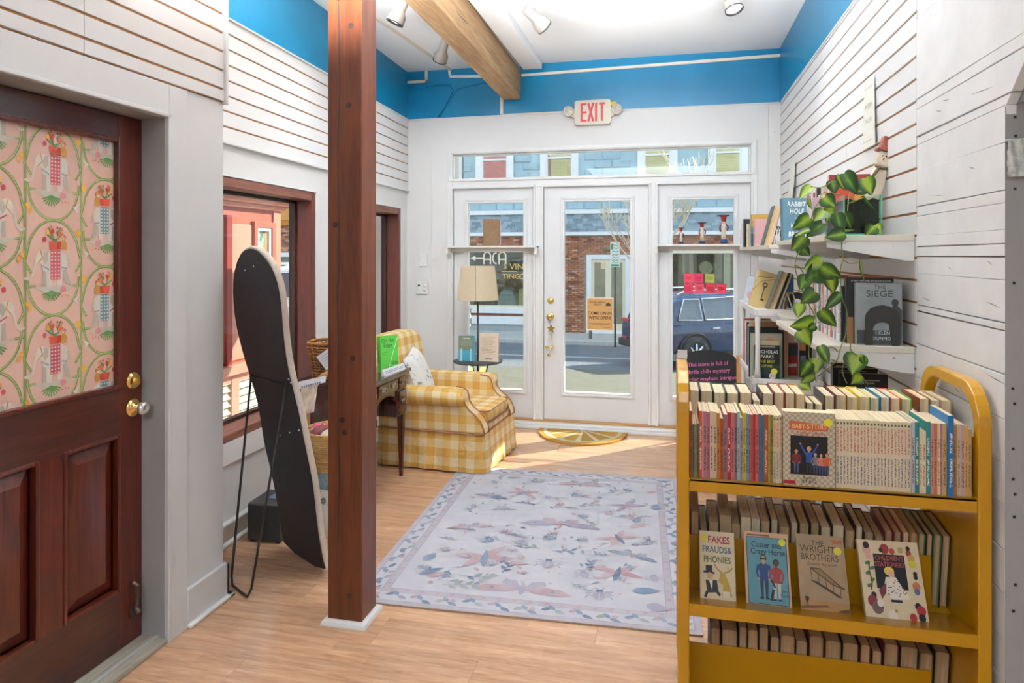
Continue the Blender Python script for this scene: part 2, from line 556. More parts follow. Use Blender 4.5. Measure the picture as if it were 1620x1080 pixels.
def glazed(name, x0, x1, g0, g1, gz0=0.305, gz1=1.957):
    d = MB()
    y0, y1 = 5.888, 5.932
    d.box(x0 + 0.003, g0, y0, y1, 0.062, 2.082); d.box(g1, x1 - 0.003, y0, y1, 0.062, 2.082)
    d.box(g0, g1, y0, y1, 0.062, gz0); d.box(g0, g1, y0, y1, gz1, 2.082)
    o = struct(d.build(name, DOORW))
    m = MB().frame('y', y0 - 0.012, y0 + 0.004, g0 - 0.036, g1 + 0.036, gz0 - 0.036, gz1 + 0.036, 0.020)
    m.build('glazing_moulding', DOORW, o, bevel=0.005)
    MB().frame('y', y0 - 0.007, y1, g0 - 0.018, g1 + 0.018, gz0 - 0.018, gz1 + 0.018, 0.0185).build('glazing_bead', TRIM, o, bevel=0.004)
    MB().box(g0 - 0.01, g1 + 0.01, 5.908, 5.912, gz0 - 0.01, gz1 + 0.01).build('pane', GLASS, o)
    return o
door_1 = glazed('door_1', -1.904, -1.166, -1.766, -1.26)
door_2 = glazed('door_2', -1.077, -0.174, -0.895, -0.33)
door_3 = glazed('door_3', -0.101, 0.642, 0.021, 0.512)
# brass hardware of the entrance door
def rosette(parent, x, z, r=0.029, knob=False):
    h = MB(); h.lathe([(0.001, 0.0), (r, 0.0), (r, -0.006), (r * 0.8, -0.011), (r * 0.55, -0.012), (r * 0.5, -0.016), (0.001, -0.016)], 20, (x, 5.888, z), 'y')
    o = h.build('deadbolt' if not knob else 'knob_rosette', BRASS, parent, smooth=True)
    if knob:
        k = MB(); k.lathe([(0.011, -0.01), (0.010, -0.03), (0.018, -0.036), (0.027, -0.046), (0.029, -0.056), (0.024, -0.066), (0.010, -0.071), (0.001, -0.071)], 20, (x, 5.888, z), 'y')
        k.build('knob', BRASS, o, smooth=True)
rosette(door_2, -1.016, 1.094)
rosette(door_2, -1.016, 0.957, 0.031, True)
for dd, xs in ((door_1, -1.535), (door_3, 0.27)):
    hk = MB(); hk.tube([(xs, 5.888, 2.06), (xs, 5.872, 2.055), (xs, 5.868, 2.03), (xs, 5.874, 2.022), (xs, 5.880, 2.03)], 0.0018, 6)
    hk.build('ceiling_hook', TRIM, dd, smooth=True)

# ---------------------------------------------------------------- window wall on the left
W1 = (-0.22, 1.10); W2 = (1.55, 2.69); WZ = (0.53, 1.905)
lw = MB(LM)
lw.box(-0.16, 0, -0.45, W1[0], 0, BZ); lw.box(-0.16, 0, W1[1], W2[0], 0, BZ); lw.box(-0.16, 0, W2[1], 2.95, 0, BZ)
for a, b in (W1, W2):
    lw.box(-0.16, 0, a, b, 0, WZ[0]); lw.box(-0.16, 0, a, b, WZ[1], BZ)
wall_left = struct(lw.build('wall_left', WHITE))
MB(LM).box(-0.16, 0.004, -0.45, 2.95, BZ, CZ + 0.1).build('painted_band', BLUE, wall_left)
MB(LM).box(0.0, 0.006, -0.35, 2.885, 2.08, BZ).build('slat_backing', GROOVE, wall_left)
z = BZ
zs = [BZ] + [2.647 - 0.0811 * k for k in range(7)] + [2.085]
for i in range(len(zs) - 1):
    zt, zb = zs[i], zs[i + 1]
    MB(LM).box(0.004, 0.013, -0.35, 2.885, zb + (0.0045 if i < len(zs) - 2 else 0.001), zt - (0.0045 if i else 0)).build('slat', SLATW, wall_left, bevel=0.001, seg=1)
MB(LM).box(0.0, 0.026, -0.35, 2.885, 2.070, 2.086).build('slat_bottom_bead', TRIM, wall_left, bevel=0.003)
MB(LM).box(0.0, 0.024, -0.35, 2.885, BZ - 0.006, BZ + 0.006).build('slat_top_bead', TRIM, wall_left, bevel=0.003)
# under-window boards
MB(LM).box(0.0, 0.030, -0.35, 1.34, 0.41, 0.53).build('sill_apron', TRIM, wall_left, bevel=0.004)
MB(LM).box(0.0, 0.030, 1.46, 2.885, 0.41, 0.53).build('sill_apron', TRIM, wall_left, bevel=0.004)
bb = struct(MB(LM).box(0.0, 0.030, -0.35, 2.885, 0.0, 0.105).build('baseboard_left', paint('taupe_baseboard', '#b9aa9a', 0.5, 0.05), bevel=0.004))
MB(LM).box(0.0, 0.052, -0.35, 2.885, 0.0, 0.022).build('shoe_moulding', TRIM, bb, bevel=0.008)
MB(LM).box(0.0, 0.034, -0.35, 2.885, 0.098, 0.112).build('cap_moulding', TRIM, bb, bevel=0.004)

def side_window(name, a, b):
    f = MB(LM)
    z0, z1 = WZ
    # red-brown frame lining the opening and standing at the wall face
    f.box(-0.16, 0.006, a, a + 0.05, z0, z1); f.box(-0.16, 0.006, b - 0.05, b, z0, z1)
    o = struct(f.build(name, WINW, bevel=0.004))
    MB(LM).box(-0.16, 0.006, a + 0.05, b - 0.05, z1 - 0.055, z1).build('window_head', WINWY, o, bevel=0.004)
    MB(LM).box(-0.16, 0.030, a - 0.02, b + 0.02, z0 - 0.005, z0 + 0.04).build('window_sill', WINWY, o, bevel=0.006)
    s = MB(LM)
    s.frame('x', -0.145, -0.105, a + 0.05, b - 0.05, z0 + 0.04, z1 - 0.055, 0.020)
    s.build('sash', WINDK, o, bevel=0.003)
    MB(LM).box(-0.128, -0.124, a + 0.06, b - 0.06, z0 + 0.05, z1 - 0.06).build('pane', GLASS, o)
    MB(LM).box(-0.02, 0.012, b, b + 0.028, z0, z1 + 0.008).build('plaster_edge', TRIM, o, bevel=0.002)
    MB(LM).box(-0.02, 0.012, a, b, z1, z1 + 0.008).build('plaster_edge', TRIM, o, bevel=0.002)
    return o
window_2 = side_window('window_2', *W1)
window_3 = side_window('window_3', *W2)

# ---------------------------------------------------------------- near wall on the left with the wallpapered door
XN = -1.9
nw = MB()
nw.box(-2.75, XN, 2.275, 2.618, 0, CZ + 0.05)
nw.box(-2.75, XN, 1.45, 2.275, 2.035, CZ + 0.05)
nw.box(-2.75, XN, -4.0, 1.45, 0, CZ + 0.05)
nw.box(-2.75, -2.10, 1.45, 2.275, 0, 2.035)
wall_entry = struct(nw.build('wall_entry', GREYW))
wall_entry.name = 'wall_left_near'
# door lining and casing
lin_ = MB()
lin_.box(-2.06, XN + 0.001, 2.262, 2.276, 0, 2.035); lin_.box(-2.06, XN + 0.001, 1.45, 1.464, 0, 2.035); lin_.box(-2.06, XN + 0.001, 1.464, 2.262, 2.023, 2.035)
dl = struct(lin_.build('trim_3', GREYD))
cs = MB()
cs.box(XN, XN + 0.016, 2.270, 2.372, 0.0, 2.155); cs.box(XN, XN + 0.016, 1.35, 1.456, 0.0, 2.155); cs.box(XN, XN + 0.016, 1.456, 2.270, 2.029, 2.155)
cs.build('door_casing', GREYW, dl, bevel=0.003)
ce = MB(); ce.box(XN, XN + 0.021, 2.262, 2.275, 0, 2.043); ce.box(XN, XN + 0.021, 1.45, 2.275, 2.028, 2.043)
ce.build('casing_bead', GREYW, dl, bevel=0.003)
# base block at the wall end
be = MB()
be.box(XN, XN + 0.018, 2.372, 2.636, 0.0, 0.155); be.box(-2.25, XN + 0.018, 2.618, 2.636, 0.0, 0.155)
bs = struct(be.build('baseboard_left_near', GREYW, bevel=0.004))
q = MB(); q.box(XN, XN + 0.036, 2.372, 2.654, 0.0, 0.018); q.box(-2.22, XN + 0.036, 2.618, 2.654, 0.0, 0.018)
q.build('shoe_moulding', TRIM, bs, bevel=0.006)
# slat panel over the door
MB().box(XN, XN + 0.006, -0.5, 2.606, 2.160, CZ).build('slat_backing', GROOVE, wall_entry)
zz = 2.215
edges = [2.164]
while zz < CZ:
    edges.append(zz); zz += 0.0811
edges.append(CZ)
for i in range(len(edges) - 1):
    zb, zt = edges[i] + (0.005 if i else 0), edges[i + 1] - (0.005 if i < len(edges) - 2 else 0)
    for ya, yb in ((-0.5, 1.879), (1.881, 2.606)):
        MB().box(XN + 0.004, XN + 0.013, ya, yb, zb, zt).build('slat', GREYW, wall_entry, bevel=0.001, seg=1)
MB().box(XN, XN + 0.028, 2.604, 2.620, 2.150, CZ).build('end_bead', GREYW, wall_entry, bevel=0.004)

# the door itself
d4 = MB()
dx0, dx1 = -2.045, -2.0
ya, yb = 1.466, 2.260
G0, G1 = 1.575, 2.150
d4.box(dx0, dx1, ya, G0, 0.025, 2.02); d4.box(dx0, dx1, G1, yb, 0.025, 2.02)
door_4 = struct(d4.build('door_4', MAHOG, bevel=0.002))
r = MB()
r.box(dx0, dx1, G0, G1, 1.925, 2.02); r.box(dx0, dx1, G0, G1, 0.825, 1.005); r.box(dx0, dx1, G0, G1, 0.025, 0.245)
r.build('rail', MAHOGY, door_4, bevel=0.002)
MB().box(dx0, dx1, 1.812, 1.912, 0.245, 0.825).build('middle_stile', MAHOG, door_4, bevel=0.002)
for a, b in ((G0, 1.812), (1.912, G1)):
    MB().frame('x', dx1 - 0.022, dx1 + 0.005, a - 0.004, b + 0.004, 0.241, 0.829, 0.014).build('panel_moulding', MAHOG, door_4, bevel=0.004)
    p = MB()
    i0, i1 = 0.012, 0.058
    z0, z1 = 0.245, 0.825
    xo, xi = dx1 - 0.026, dx1 - 0.006
    p.hexa([(xo, a + i0, z0 + i0), (xo, b - i0, z0 + i0), (xo - 0.012, b - i0, z0 + i0), (xo - 0.012, a + i0, z0 + i0),
            (xo, a + i0, z1 - i0), (xo, b - i0, z1 - i0), (xo - 0.012, b - i0, z1 - i0), (xo - 0.012, a + i0, z1 - i0)])
    vo = [(xo, a + i0, z0 + i0), (xo, b - i0, z0 + i0), (xo, b - i0, z1 - i0), (xo, a + i0, z1 - i0)]
    vi = [(xi, a + i1, z0 + i1), (xi, b - i1, z0 + i1), (xi, b - i1, z1 - i1), (xi, a + i1, z1 - i1)]
    p.add(vo + vi, [(0, 1, 5, 4), (1, 2, 6, 5), (2, 3, 7, 6), (3, 0, 4, 7), (4, 5, 6, 7)])
    p.build('raised_panel', MAHOG, door_4)
MB().frame('x', dx1 - 0.02, dx1 + 0.006, G0 - 0.006, G1 + 0.006, 0.999, 1.931, 0.016).build('glazing_moulding', MAHOG, door_4, bevel=0.004)
PINK = paint('pink_wallpaper', '#dcb5a6', rough=0.7, var=0.02, scale=4)
wp = MB().box(dx0 + 0.01, dx1 - 0.018, G0, G1, 1.005, 1.925).build('wallpaper_panel', PINK, door_4)
# brass lock set
k = MB(); k.lathe([(0.033, 0), (0.033, 0.006), (0.026, 0.014), (0.012, 0.016), (0.012, 0.022), (0.001, 0.022)], 24, (dx1, 2.212, 1.018), 'x')
k.box(dx1 + 0.014, dx1 + 0.030, 2.206, 2.218, 1.004, 1.032)
k.build('deadbolt', BRASS, door_4, smooth=True, bevel=0.001)
k = MB(); k.lathe([(0.035, 0), (0.035, 0.006), (0.030, 0.010), (0.024, 0.013), (0.012, 0.016), (0.011, 0.030), (0.001, 0.030)], 24, (dx1, 2.212, 0.915), 'x')
kr = k.build('knob_rosette', BRASS, door_4, smooth=True)
k = MB(); k.lathe([(0.010, 0.026), (0.020, 0.034), (0.0255, 0.044), (0.026, 0.052), (0.020, 0.062), (0.012, 0.064), (0.010, 0.061), (0.001, 0.061)], 16, (dx1, 2.212, 0.915), 'x')
k.build('glass_knob', paint('cut_glass_knob', (0.72, 0.72, 0.70), 0.08, 0.1, 60, metal=0.7), kr, smooth=True)
k = MB(); k.tube([(dx1 + 0.004, 2.212, 0.245), (dx1 + 0.022, 2.212, 0.238), (dx1 + 0.026, 2.212, 0.20), (dx1 + 0.018, 2.212, 0.155), (dx1 + 0.030, 2.212, 0.135)], [0.010, 0.009, 0.007, 0.008, 0.013], 8)
k.box(dx1, dx1 + 0.006, 2.196, 2.228, 0.118, 0.16)
k.build('kick_stop', BRONZE, door_4, smooth=True, bevel=0.001)
th = struct(MB().box(-2.10, -1.885, 1.45, 2.275, 0.0, 0.022).build('trim_4', wood('grey_threshold', '#7d766a', '#a9a294', 'y', 2.5, rough=0.6), bevel=0.006))
MB().box(-1.94, -1.925, 1.45, 2.275, 0.020, 0.026).build('threshold_groove', GREYD, th)

# ---------------------------------------------------------------- right wall: slat panels, board siding, passage jamb
XR = 0.87
rw = MB()
rw.box(XR + 0.007, XR + 0.11, 2.74, 6.0, 0, CZ + 0.05)
rw.box(XR + 0.012, XR + 0.024, 1.2, 2.09, 2.20, CZ + 0.05)
wall_right = struct(rw.build('wall_right', GROOVE))
MB().box(XR + 0.012, XR + 0.0255, 2.07, 2.74, 0, CZ + 0.05).build('siding_backing', BRONZE, wall_right)
MB().box(XR - 0.004, XR + 0.11, 2.74, 6.0, BZ, CZ + 0.1).build('painted_band', BLUE, wall_right)
zz = 2.379 - 0.0811 * 29
edges = [0.0]
while zz < BZ - 0.02:
    edges.append(zz); zz += 0.0811
edges.append(BZ)
for i in range(len(edges) - 1):
    if edges[i + 1] - edges[i] < 0.015:
        continue
    zb, zt = edges[i] + (0.0045 if i else 0), edges[i + 1] - (0.0045 if i < len(edges) - 2 else 0)
    for ya_, yb_ in ((2.742, 3.739), (3.741, 5.868)):
        MB().box(XR, XR + 0.009, ya_, yb_, zb, zt).build('slat', SLATW, wall_right, bevel=0.001, seg=1)
MB().box(XR - 0.006, XR + 0.014, 2.742, 5.868, BZ - 0.006, BZ + 0.006).build('slat_top_bead', TRIM, wall_right, bevel=0.003)
SIDING = paint('chipped_white_board_paint', (0.79, 0.80, 0.81), rough=0.55, var=0.05, scale=7, bump=0.12, bscale=22)
bz = [0.0, 0.13, 0.235, 0.36, 0.47, 0.595, 0.71, 0.83, 0.94, 1.06, 1.18, 1.297, 1.318, 1.432, 1.495, 1.529, 1.566, 1.638, 1.672, 1.80, 1.898, 1.926, 2.025, 2.06, 2.35, 2.60, 2.88, CZ]
def yend(z):
    return 2.069 if z <= 1.893 else 2.069 - (z - 1.893) * 1.10
rb = random.Random(5)
for i in range(len(bz) - 1):
    z0, z1 = bz[i], bz[i + 1] - rb.uniform(0.0012, 0.0036)
    out = rb.uniform(-0.0012, 0.0012)
    e0, e1 = yend(z0), yend(z1)
    tl = rb.uniform(-0.003, 0.003)
    p = [(XR + out, e0, z0), (XR + out, 2.739, z0 + tl), (XR + 0.026, 2.739, z0 + tl), (XR + 0.026, e0, z0),
         (XR + out, e1, z1), (XR + out, 2.739, z1 + tl), (XR + 0.026, 2.739, z1 + tl), (XR + 0.026, e1, z1)]
    MB().hexa(p).build('siding_board', SIDING, wall_right, bevel=0.001, seg=1)
rc_ = random.Random(9)
for i in range(22):
    yy, zz = rc_.uniform(2.1, 2.7), rc_.uniform(0.5, 2.05)
    L_ = rc_.uniform(0.02, 0.14)
    x_ = XR - 0.0022
    pts, q_ = [], []
    for j in range(5):
        f_ = j / 4
        y_, z_ = yy + (f_ - 0.5) * L_, zz + rc_.uniform(-0.0008, 0.0008) + 0.010 * (f_ - 0.5)
        w_ = 0.0009 * (1 - abs(2 * f_ - 1)) + 0.0002
        pts.append((x_, min(y_, 2.737), z_ + w_)); q_.append((x_, min(y_, 2.737), z_ - w_))
    vs_ = pts + q_
    MB().add(vs_, [(j, j + 1, 5 + j + 1, 5 + j) for j in range(4)]).build('paint_crack', BLACKM, wall_right)
ej = MB()
ej.hexa([(XR - 0.0012, 2.066, 0), (XR - 0.0012, 2.0665, 0), (XR + 0.027, 2.0665, 0), (XR + 0.027, 2.066, 0),
         (XR - 0.0012, 2.066, 1.893), (XR - 0.0012, 2.0665, 1.893), (XR + 0.027, 2.0665, 1.893), (XR + 0.027, 2.066, 1.893)])
ej.build('board_ends', GREYD, wall_right)  # shade on the board ends is put into the grey
for zz in (1.86, 1.81, 1.77, 1.67, 1.42, 1.14, 1.10, 0.98, 0.90, 0.86, 0.80, 0.62, 0.55):
    MB().box(XR + 0.012 + (zz * 37 % 1) * 0.008, XR + 0.018 + (zz * 37 % 1) * 0.008, 2.0640, 2.0665, zz, zz + 0.007).build('nail_hole', BLACKM, wall_right)
pj = MB()
pj.box(XR + 0.027, 2.6, 2.0665, 2.16, 0, 1.90)
pj.box(XR + 0.027, 2.6, 1.2, 2.16, 1.90, CZ + 0.05)
wall_passage = struct(pj.build('wall_passage', GREYD))
rr = MB()
rr.box(2.55, 2.75, -4.0, 2.1, 0, CZ + 0.05)
struct(rr.build('wall_shop_side', WHITE))
struct(MB().box(-2.75, 2.75, -4.15, -4.0, 0, CZ + 0.05).build('wall_rear', WHITE))

# ---------------------------------------------------------------- post, beam, pipe casing, raceways
post = thing('timber_post', 'dark red-stained square timber post standing floor to ceiling in mid room', 'post', (-1.281, 2.605, 0))
MB().box(-0.075, 0.075, -0.070, 0.070, 0.0, CZ - 0.001).build('shaft', POSTW, post, bevel=0.004)
def band(w, h, t):
    m = MB()
    m.box(-0.075 - t, 0.075 + t, -0.07 - t, -0.07, 0, h); m.box(-0.075 - t, 0.075 + t, 0.07, 0.07 + t, 0, h)
    m.box(-0.075 - t, -0.075, -0.07, 0.07, 0, h); m.box(0.075, 0.075 + t, -0.07, 0.07, 0, h)
    return m
b_ = MB()
t_ = 0.022
for (x0, y0, x1, y1) in ((-0.075, -0.07, 0.075, -0.07), (0.075, -0.07, 0.075, 0.07), (0.075, 0.07, -0.075, 0.07), (-0.075, 0.07, -0.075, -0.07)):
    dx, dy = x1 - x0, y1 - y0
    L_ = math.hypot(dx, dy); dx /= L_; dy /= L_
    nx, ny = dy, -dx
    def off(px, py, k): return (px + nx * k, py + ny * k)
    prof = [(0, 0), (t_, 0), (t_, 0.006), (t_ * 0.8, 0.016), (t_ * 0.35, 0.022), (0, 0.023)]
    A = [(x0 + nx * u - dx * u, y0 + ny * u - dy * u, h) for u, h in prof]
    B = [(x1 + nx * u + dx * u, y1 + ny * u + dy * u, h) for u, h in prof]
    n_ = len(prof)
    b_.add(A + B, [(i, (i + 1) % n_, n_ + (i + 1) % n_, n_ + i) for i in range(n_)])
b_.build('base_moulding', TRIM, post)
# drying cracks down the faces
ck = MB()
cpts = [(-0.028, 0.0), (-0.030, 0.3), (-0.022, 0.55), (-0.030, 0.8), (-0.026, 1.1), (-0.033, 1.35), (-0.024, 1.6), (-0.030, 1.9), (-0.020, 2.15), (-0.027, 2.5), (-0.018, 2.9), (-0.02, 3.1)]
for i in range(len(cpts) - 1):
    (x0, z0), (x1, z1) = cpts[i], cpts[i + 1]
    if i == 5: x0 += 0.006
    w = 0.0028 if i % 3 else 0.0018
    ck.add([(x0 - w, -0.0706, z0 + 0.025), (x0 + w, -0.0706, z0 + 0.025), (x1 + w, -0.0706, z1 + 0.03), (x1 - w, -0.0706, z1 + 0.03)], [(0, 1, 2, 3)])
ck.build('drying_crack', BLACKM, post)
for x, z in ((0.02, 0.12), (0.0, 0.78), (-0.012, 0.83), (0.036, 1.08), (0.018, 2.10), (0.03, 2.42), (-0.04, 1.62)):
    MB().lathe([(0.012, -0.0703), (0.007, -0.0709), (0.001, -0.0709)], 12, (x, 0, z), 'y', cap=False).build('knot', WINDK, post)
nl = MB(); nl.tube([(0.074, 0.0, 2.60), (0.115, 0.005, 2.64)], 0.0022, 6); nl.build('nail', BLACKM, post)

bm_ = MB()
bm_.hexa([(-1.37, 2.2, 2.86), (-1.215, 2.2, 2.86), (-1.278, 5.868, 2.86), (-1.433, 5.868, 2.86),
          (-1.37, 2.2, 3.12), (-1.215, 2.2, 3.12), (-1.278, 5.868, 3.12), (-1.433, 5.868, 3.12)])
beam = bm_.build('ceiling_beam', BEAMW, bevel=0.006)
tag(beam, 'bare pale timber beam running along the ceiling to the back wall', 'beam')
for yy, x0, z0 in ((3.9, -1.247, 2.95), (4.7, -1.262, 2.98), (5.2, -1.27, 2.93)):
    MB().box(x0 + 0.001, x0 + 0.004, yy, yy + 0.22, z0, z0 + 0.002).build('drying_crack', BLACKM, beam)
tag(struct(MB().box(-1.425, -1.285, 2.2, 5.868, 3.119, CZ).build('trim_5', CEIL)), None)
so = struct(MB().box(-1.24, -1.075, 2.2, 5.80, 3.10, CZ).build('trim_6', CEIL, bevel=0.006))

rc = MB(); Yw = YB - 0.004
rc.box(-2.335, -2.14, Yw - 0.016, Yw, 3.055, 3.080); rc.box(-2.165, -2.14, Yw - 0.016, Yw, 3.055, 3.165)
tag(rc.build('cable_raceway', IVORY, bevel=0.003), 'short bent ivory cable raceway in the upper left corner of the blue band', 'raceway')
rc = MB()
rc.hexa([(-1.93, Yw - 0.016, 3.085), (-1.43, Yw - 0.016, 3.060), (-1.43, Yw, 3.060), (-1.93, Yw, 3.085), (-1.93, Yw - 0.016, 3.107), (-1.43, Yw - 0.016, 3.083), (-1.43, Yw, 3.083), (-1.93, Yw, 3.107)])
rc.hexa([(-1.945, Yw - 0.016, 3.150), (-1.925, Yw - 0.016, 3.150), (-1.925, Yw, 3.150), (-1.945, Yw, 3.150), (-1.935, Yw - 0.016, 3.09), (-1.915, Yw - 0.016, 3.09), (-1.915, Yw, 3.09), (-1.935, Yw, 3.09)])
rc.hexa([(-2.07, 3.6, 3.148), (-2.05, 3.6, 3.148), (-1.915, Yw, 3.148), (-1.937, Yw, 3.148), (-2.07, 3.6, 3.1645), (-2.05, 3.6, 3.1645), (-1.915, Yw, 3.1645), (-1.937, Yw, 3.1645)])
tag(rc.build('cable_raceway', IVORY), 'long ivory cable raceway crossing the ceiling and turning onto the blue band left of beam', 'raceway')
rc = MB()
rc.hexa([(-1.27, Yw - 0.016, 3.056), (0.866, Yw - 0.016, 3.092), (0.866, Yw, 3.092), (-1.27, Yw, 3.056), (-1.27, Yw - 0.016, 3.080), (0.866, Yw - 0.016, 3.116), (0.866, Yw, 3.116), (-1.27, Yw, 3.080)])
tag(rc.build('cable_raceway', IVORY), 'long ivory raceway slanting across the blue band from beam to right corner', 'raceway')
rc = MB()
rc.box(-1.462, -1.436, Yw - 0.016, Yw, 2.735, 2.90); rc.box(-1.45, -0.86, Yw - 0.012, Yw, 2.727, 2.738)
tag(rc.build('cable_raceway', IVORY, bevel=0.002), 'ivory raceway dropping from the beam end then running to the exit sign', 'raceway')
cb = MB()
cb.tube([(-2.33, Yw - 0.004, 3.04), (-2.24, Yw - 0.006, 3.01), (-2.05, Yw - 0.006, 3.03), (-1.93, Yw - 0.006, 3.02), (-1.90, Yw - 0.006, 2.97), (-1.99, Yw - 0.006, 2.82), (-2.05, Yw - 0.006, 2.74)], 0.006, 6)
cb.tube([(-2.03, Yw - 0.006, 2.74), (-1.95, Yw - 0.006, 2.86), (-1.86, Yw - 0.006, 2.98), (-1.72, Yw - 0.006, 3.01), (-1.55, Yw - 0.006, 3.03), (-1.43, Yw - 0.006, 3.03)], 0.006, 6)
cb.tube([(-1.46, Yw - 0.006, 3.02), (-1.50, Yw - 0.006, 2.98), (-1.505, Yw - 0.006, 2.94)], 0.006, 6)
tag(cb.build('painted_cable', BLUE, smooth=True), 'old cables painted over in teal, looping on the blue band', 'cable')
# ================================================================== OUTSIDE
def island(name, stops, rough=0.85, bump=0.3, bscale=30, noise=0.25):
    m, t, n, b = nodes(name)
    g = N(t, 'NewGeometry')
    c = ramp(t, g.outputs['Random Per Island'], stops)
    co = N(t, 'TexCoord')
    nz = N(t, 'TexNoise'); nz.inputs['Scale'].default_value = bscale; nz.inputs['Detail'].default_value = 4
    t.links.new(co.outputs['Object'], nz.inputs['Vector'])
    mx = N(t, 'Mix', data_type='RGBA', blend_type='MULTIPLY'); mx.inputs[0].default_value = noise
    t.links.new(c, mx.inputs[6]); t.links.new(nz.outputs[0], mx.inputs[7])
    t.links.new(mx.outputs[2], b.inputs['Base Color'])
    b.inputs['Roughness'].default_value = rough
    bp = N(t, 'Bump'); bp.inputs['Strength'].default_value = bump; bp.inputs['Distance'].default_value = 0.02
    t.links.new(nz.outputs[0], bp.inputs['Height']); t.links.new(bp.outputs[0], b.inputs['Normal'])
    return m

BRICKM = island('mixed_red_brick', [(0.0, lin('#8a5444')), (0.2, lin('#c07a5c')), (0.45, lin('#d09068')), (0.65, lin('#ac6c56')), (0.82, lin('#e2b898')), (0.92, lin('#7c5a50')), (1.0, lin('#d89c72'))])
SHINGM = island('slate_grey_shingle', [(0.0, lin('#7d8f9a')), (0.5, lin('#93a6b0')), (1.0, lin('#a8b8bf'))], bump=0.2)
BLOCKM = island('pale_blue_rock_face', [(0.0, lin('#a2c0cd')), (1.0, lin('#b4cfda'))], bump=0.9, bscale=7)
MORTAR = paint('mortar', '#b5a596', 0.9, 0.08, 8)
OUTW = paint('outside_white_trim', (0.82, 0.84, 0.86), 0.5, 0.03, 3)
CREAM = paint('cream_door_paint', '#e6ddc4', 0.5, 0.03, 3)
MIRG = paint('reflective_window_glass', (0.55, 0.58, 0.60), rough=0.03, var=0.1, scale=1.5, metal=1.0)
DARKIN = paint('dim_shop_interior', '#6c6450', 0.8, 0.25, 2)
ASPH = paint('worn_asphalt', '#6f7276', 0.9, 0.12, 5, bump=0.3, bscale=60)
CONC = paint('sidewalk_concrete', '#b8b6ae', 0.85, 0.07, 3, bump=0.15, bscale=40)
OLIVE = paint('olive_clapboard', '#a3a07a', 0.7, 0.05, 3)

G0Z = -1.3
def gz(Y): return G0Z + (21.0 - Y) * 0.045
def strip(x0, x1, y0, y1, h0, h1):
    return MB().hexa([(x0, y0, gz(y0) + h0), (x1, y0, gz(y0) + h0), (x1, y1, gz(y1) + h0), (x0, y1, gz(y1) + h0), (x0, y0, gz(y0) + h1), (x1, y0, gz(y0) + h1), (x1, y1, gz(y1) + h1), (x0, y1, gz(y1) + h1)])
road = struct(strip(-40, 40, 8.4, 21.0, -0.3, 0.0).build('ground_road', ASPH))
struct(strip(-40, 40, 10.2, 15.0, -0.1, 0.003).build('ground_sun_tinted_lane', paint('sun_tinted_concrete', '#6f6a5c', 0.9, 0.1, 4, bump=0.2, bscale=50)))  # sun warmth is put into the tan tint of this strip
struct(MB().box(-40, 40, 5.9, 8.4, gz(8.4) - 0.2, gz(8.4) + 0.12).build('ground_near_walk', CONC))
far_walk = struct(MB().box(-40, 40, 21.15, 23.2, G0Z - 0.2, G0Z + 0.115).build('ground_far_walk', CONC))
for i in range(16):
    x = -12 + i * 1.55
    MB().box(x, x + 1.54, 21.15, 23.2, G0Z + 0.11, G0Z + 0.125).build('paving_slab', CONC, far_walk, bevel=0.006, seg=1)
struct(MB().box(-40, 40, 21.0, 21.15, G0Z - 0.2, G0Z + 0.13).build('ground_kerb', paint('granite_kerb', '#c3c2bc', 0.8, 0.08, 10), bevel=0.02))
WL = paint('road_marking', '#d8d4c4', 0.8, 0.1, 10)
tag(strip(-30, 30, 17.4, 17.5, 0.0, 0.004).build('road_line', WL), 'thin white parking line along the dark road', 'road line')
YL = paint('yellow_road_marking', '#d8b65a', 0.8, 0.1, 10)
for k_, xx in enumerate((0, 0.28)):
    tag(MB().hexa([(-3.75 + xx, 12.0, gz(12.0) + 0.002), (-3.63 + xx, 12.0, gz(12.0) + 0.002), (-4.25 + xx, 14.6, gz(14.6) + 0.002), (-4.37 + xx, 14.6, gz(14.6) + 0.002),
                   (-3.75 + xx, 12.0, gz(12.0) + 0.007), (-3.63 + xx, 12.0, gz(12.0) + 0.007), (-4.25 + xx, 14.6, gz(14.6) + 0.007), (-4.37 + xx, 14.6, gz(14.6) + 0.007)]).build('road_line', YL),
        ('left' if k_ == 0 else 'right') + ' stripe of the pale yellow double line seen under the tray lamp', 'road line')
fore = struct(MB().box(-30, -4.5, 6.9, 14.6, G0Z - 0.2, -0.42).build('ground_forecourt', paint('forecourt_asphalt', '#85857f', 0.9, 0.1, 4)))
porch = struct(MB().box(-2.6, 1.4, 6.05, 7.0, G0Z, -0.02).build('ground_porch', CONC))

# ---- our own front seen from the street: siding above the door, added overhang cutting the sun
own = thing('shop_front', 'olive clapboard shop front above the entrance, seen only as a reflection', 'building', (0, 6.05, 0))
MB().box(-7.0, 9.0, 0.0, 0.12, 2.75, 7.5).build('sheathing', OLIVE, own)
MB().box(-7.0, -2.45, -4.0, 0.0, 2.75, 2.9).build('shade_soffit', OUTW, own)  # added unseen slab, shades the red shop front
cl = MB()
for i in range(36):
    z = 2.76 + i * 0.13
    cl.hexa([(-7.0, 0.12, z), (9.0, 0.12, z), (9.0, 0.15, z), (-7.0, 0.15, z), (-7.0, 0.12, z + 0.125), (9.0, 0.12, z + 0.125), (9.0, 0.128, z + 0.125), (-7.0, 0.128, z + 0.125)])
cl.build('clapboards', OLIVE, own)['kind'] = 'stuff'
MB().box(-2.6, 1.5, 0.0, 1.66, 2.72, 2.86).build('sun_block_slab', OUTW, own)  # added unseen overhang, trims the sun patches on the floor
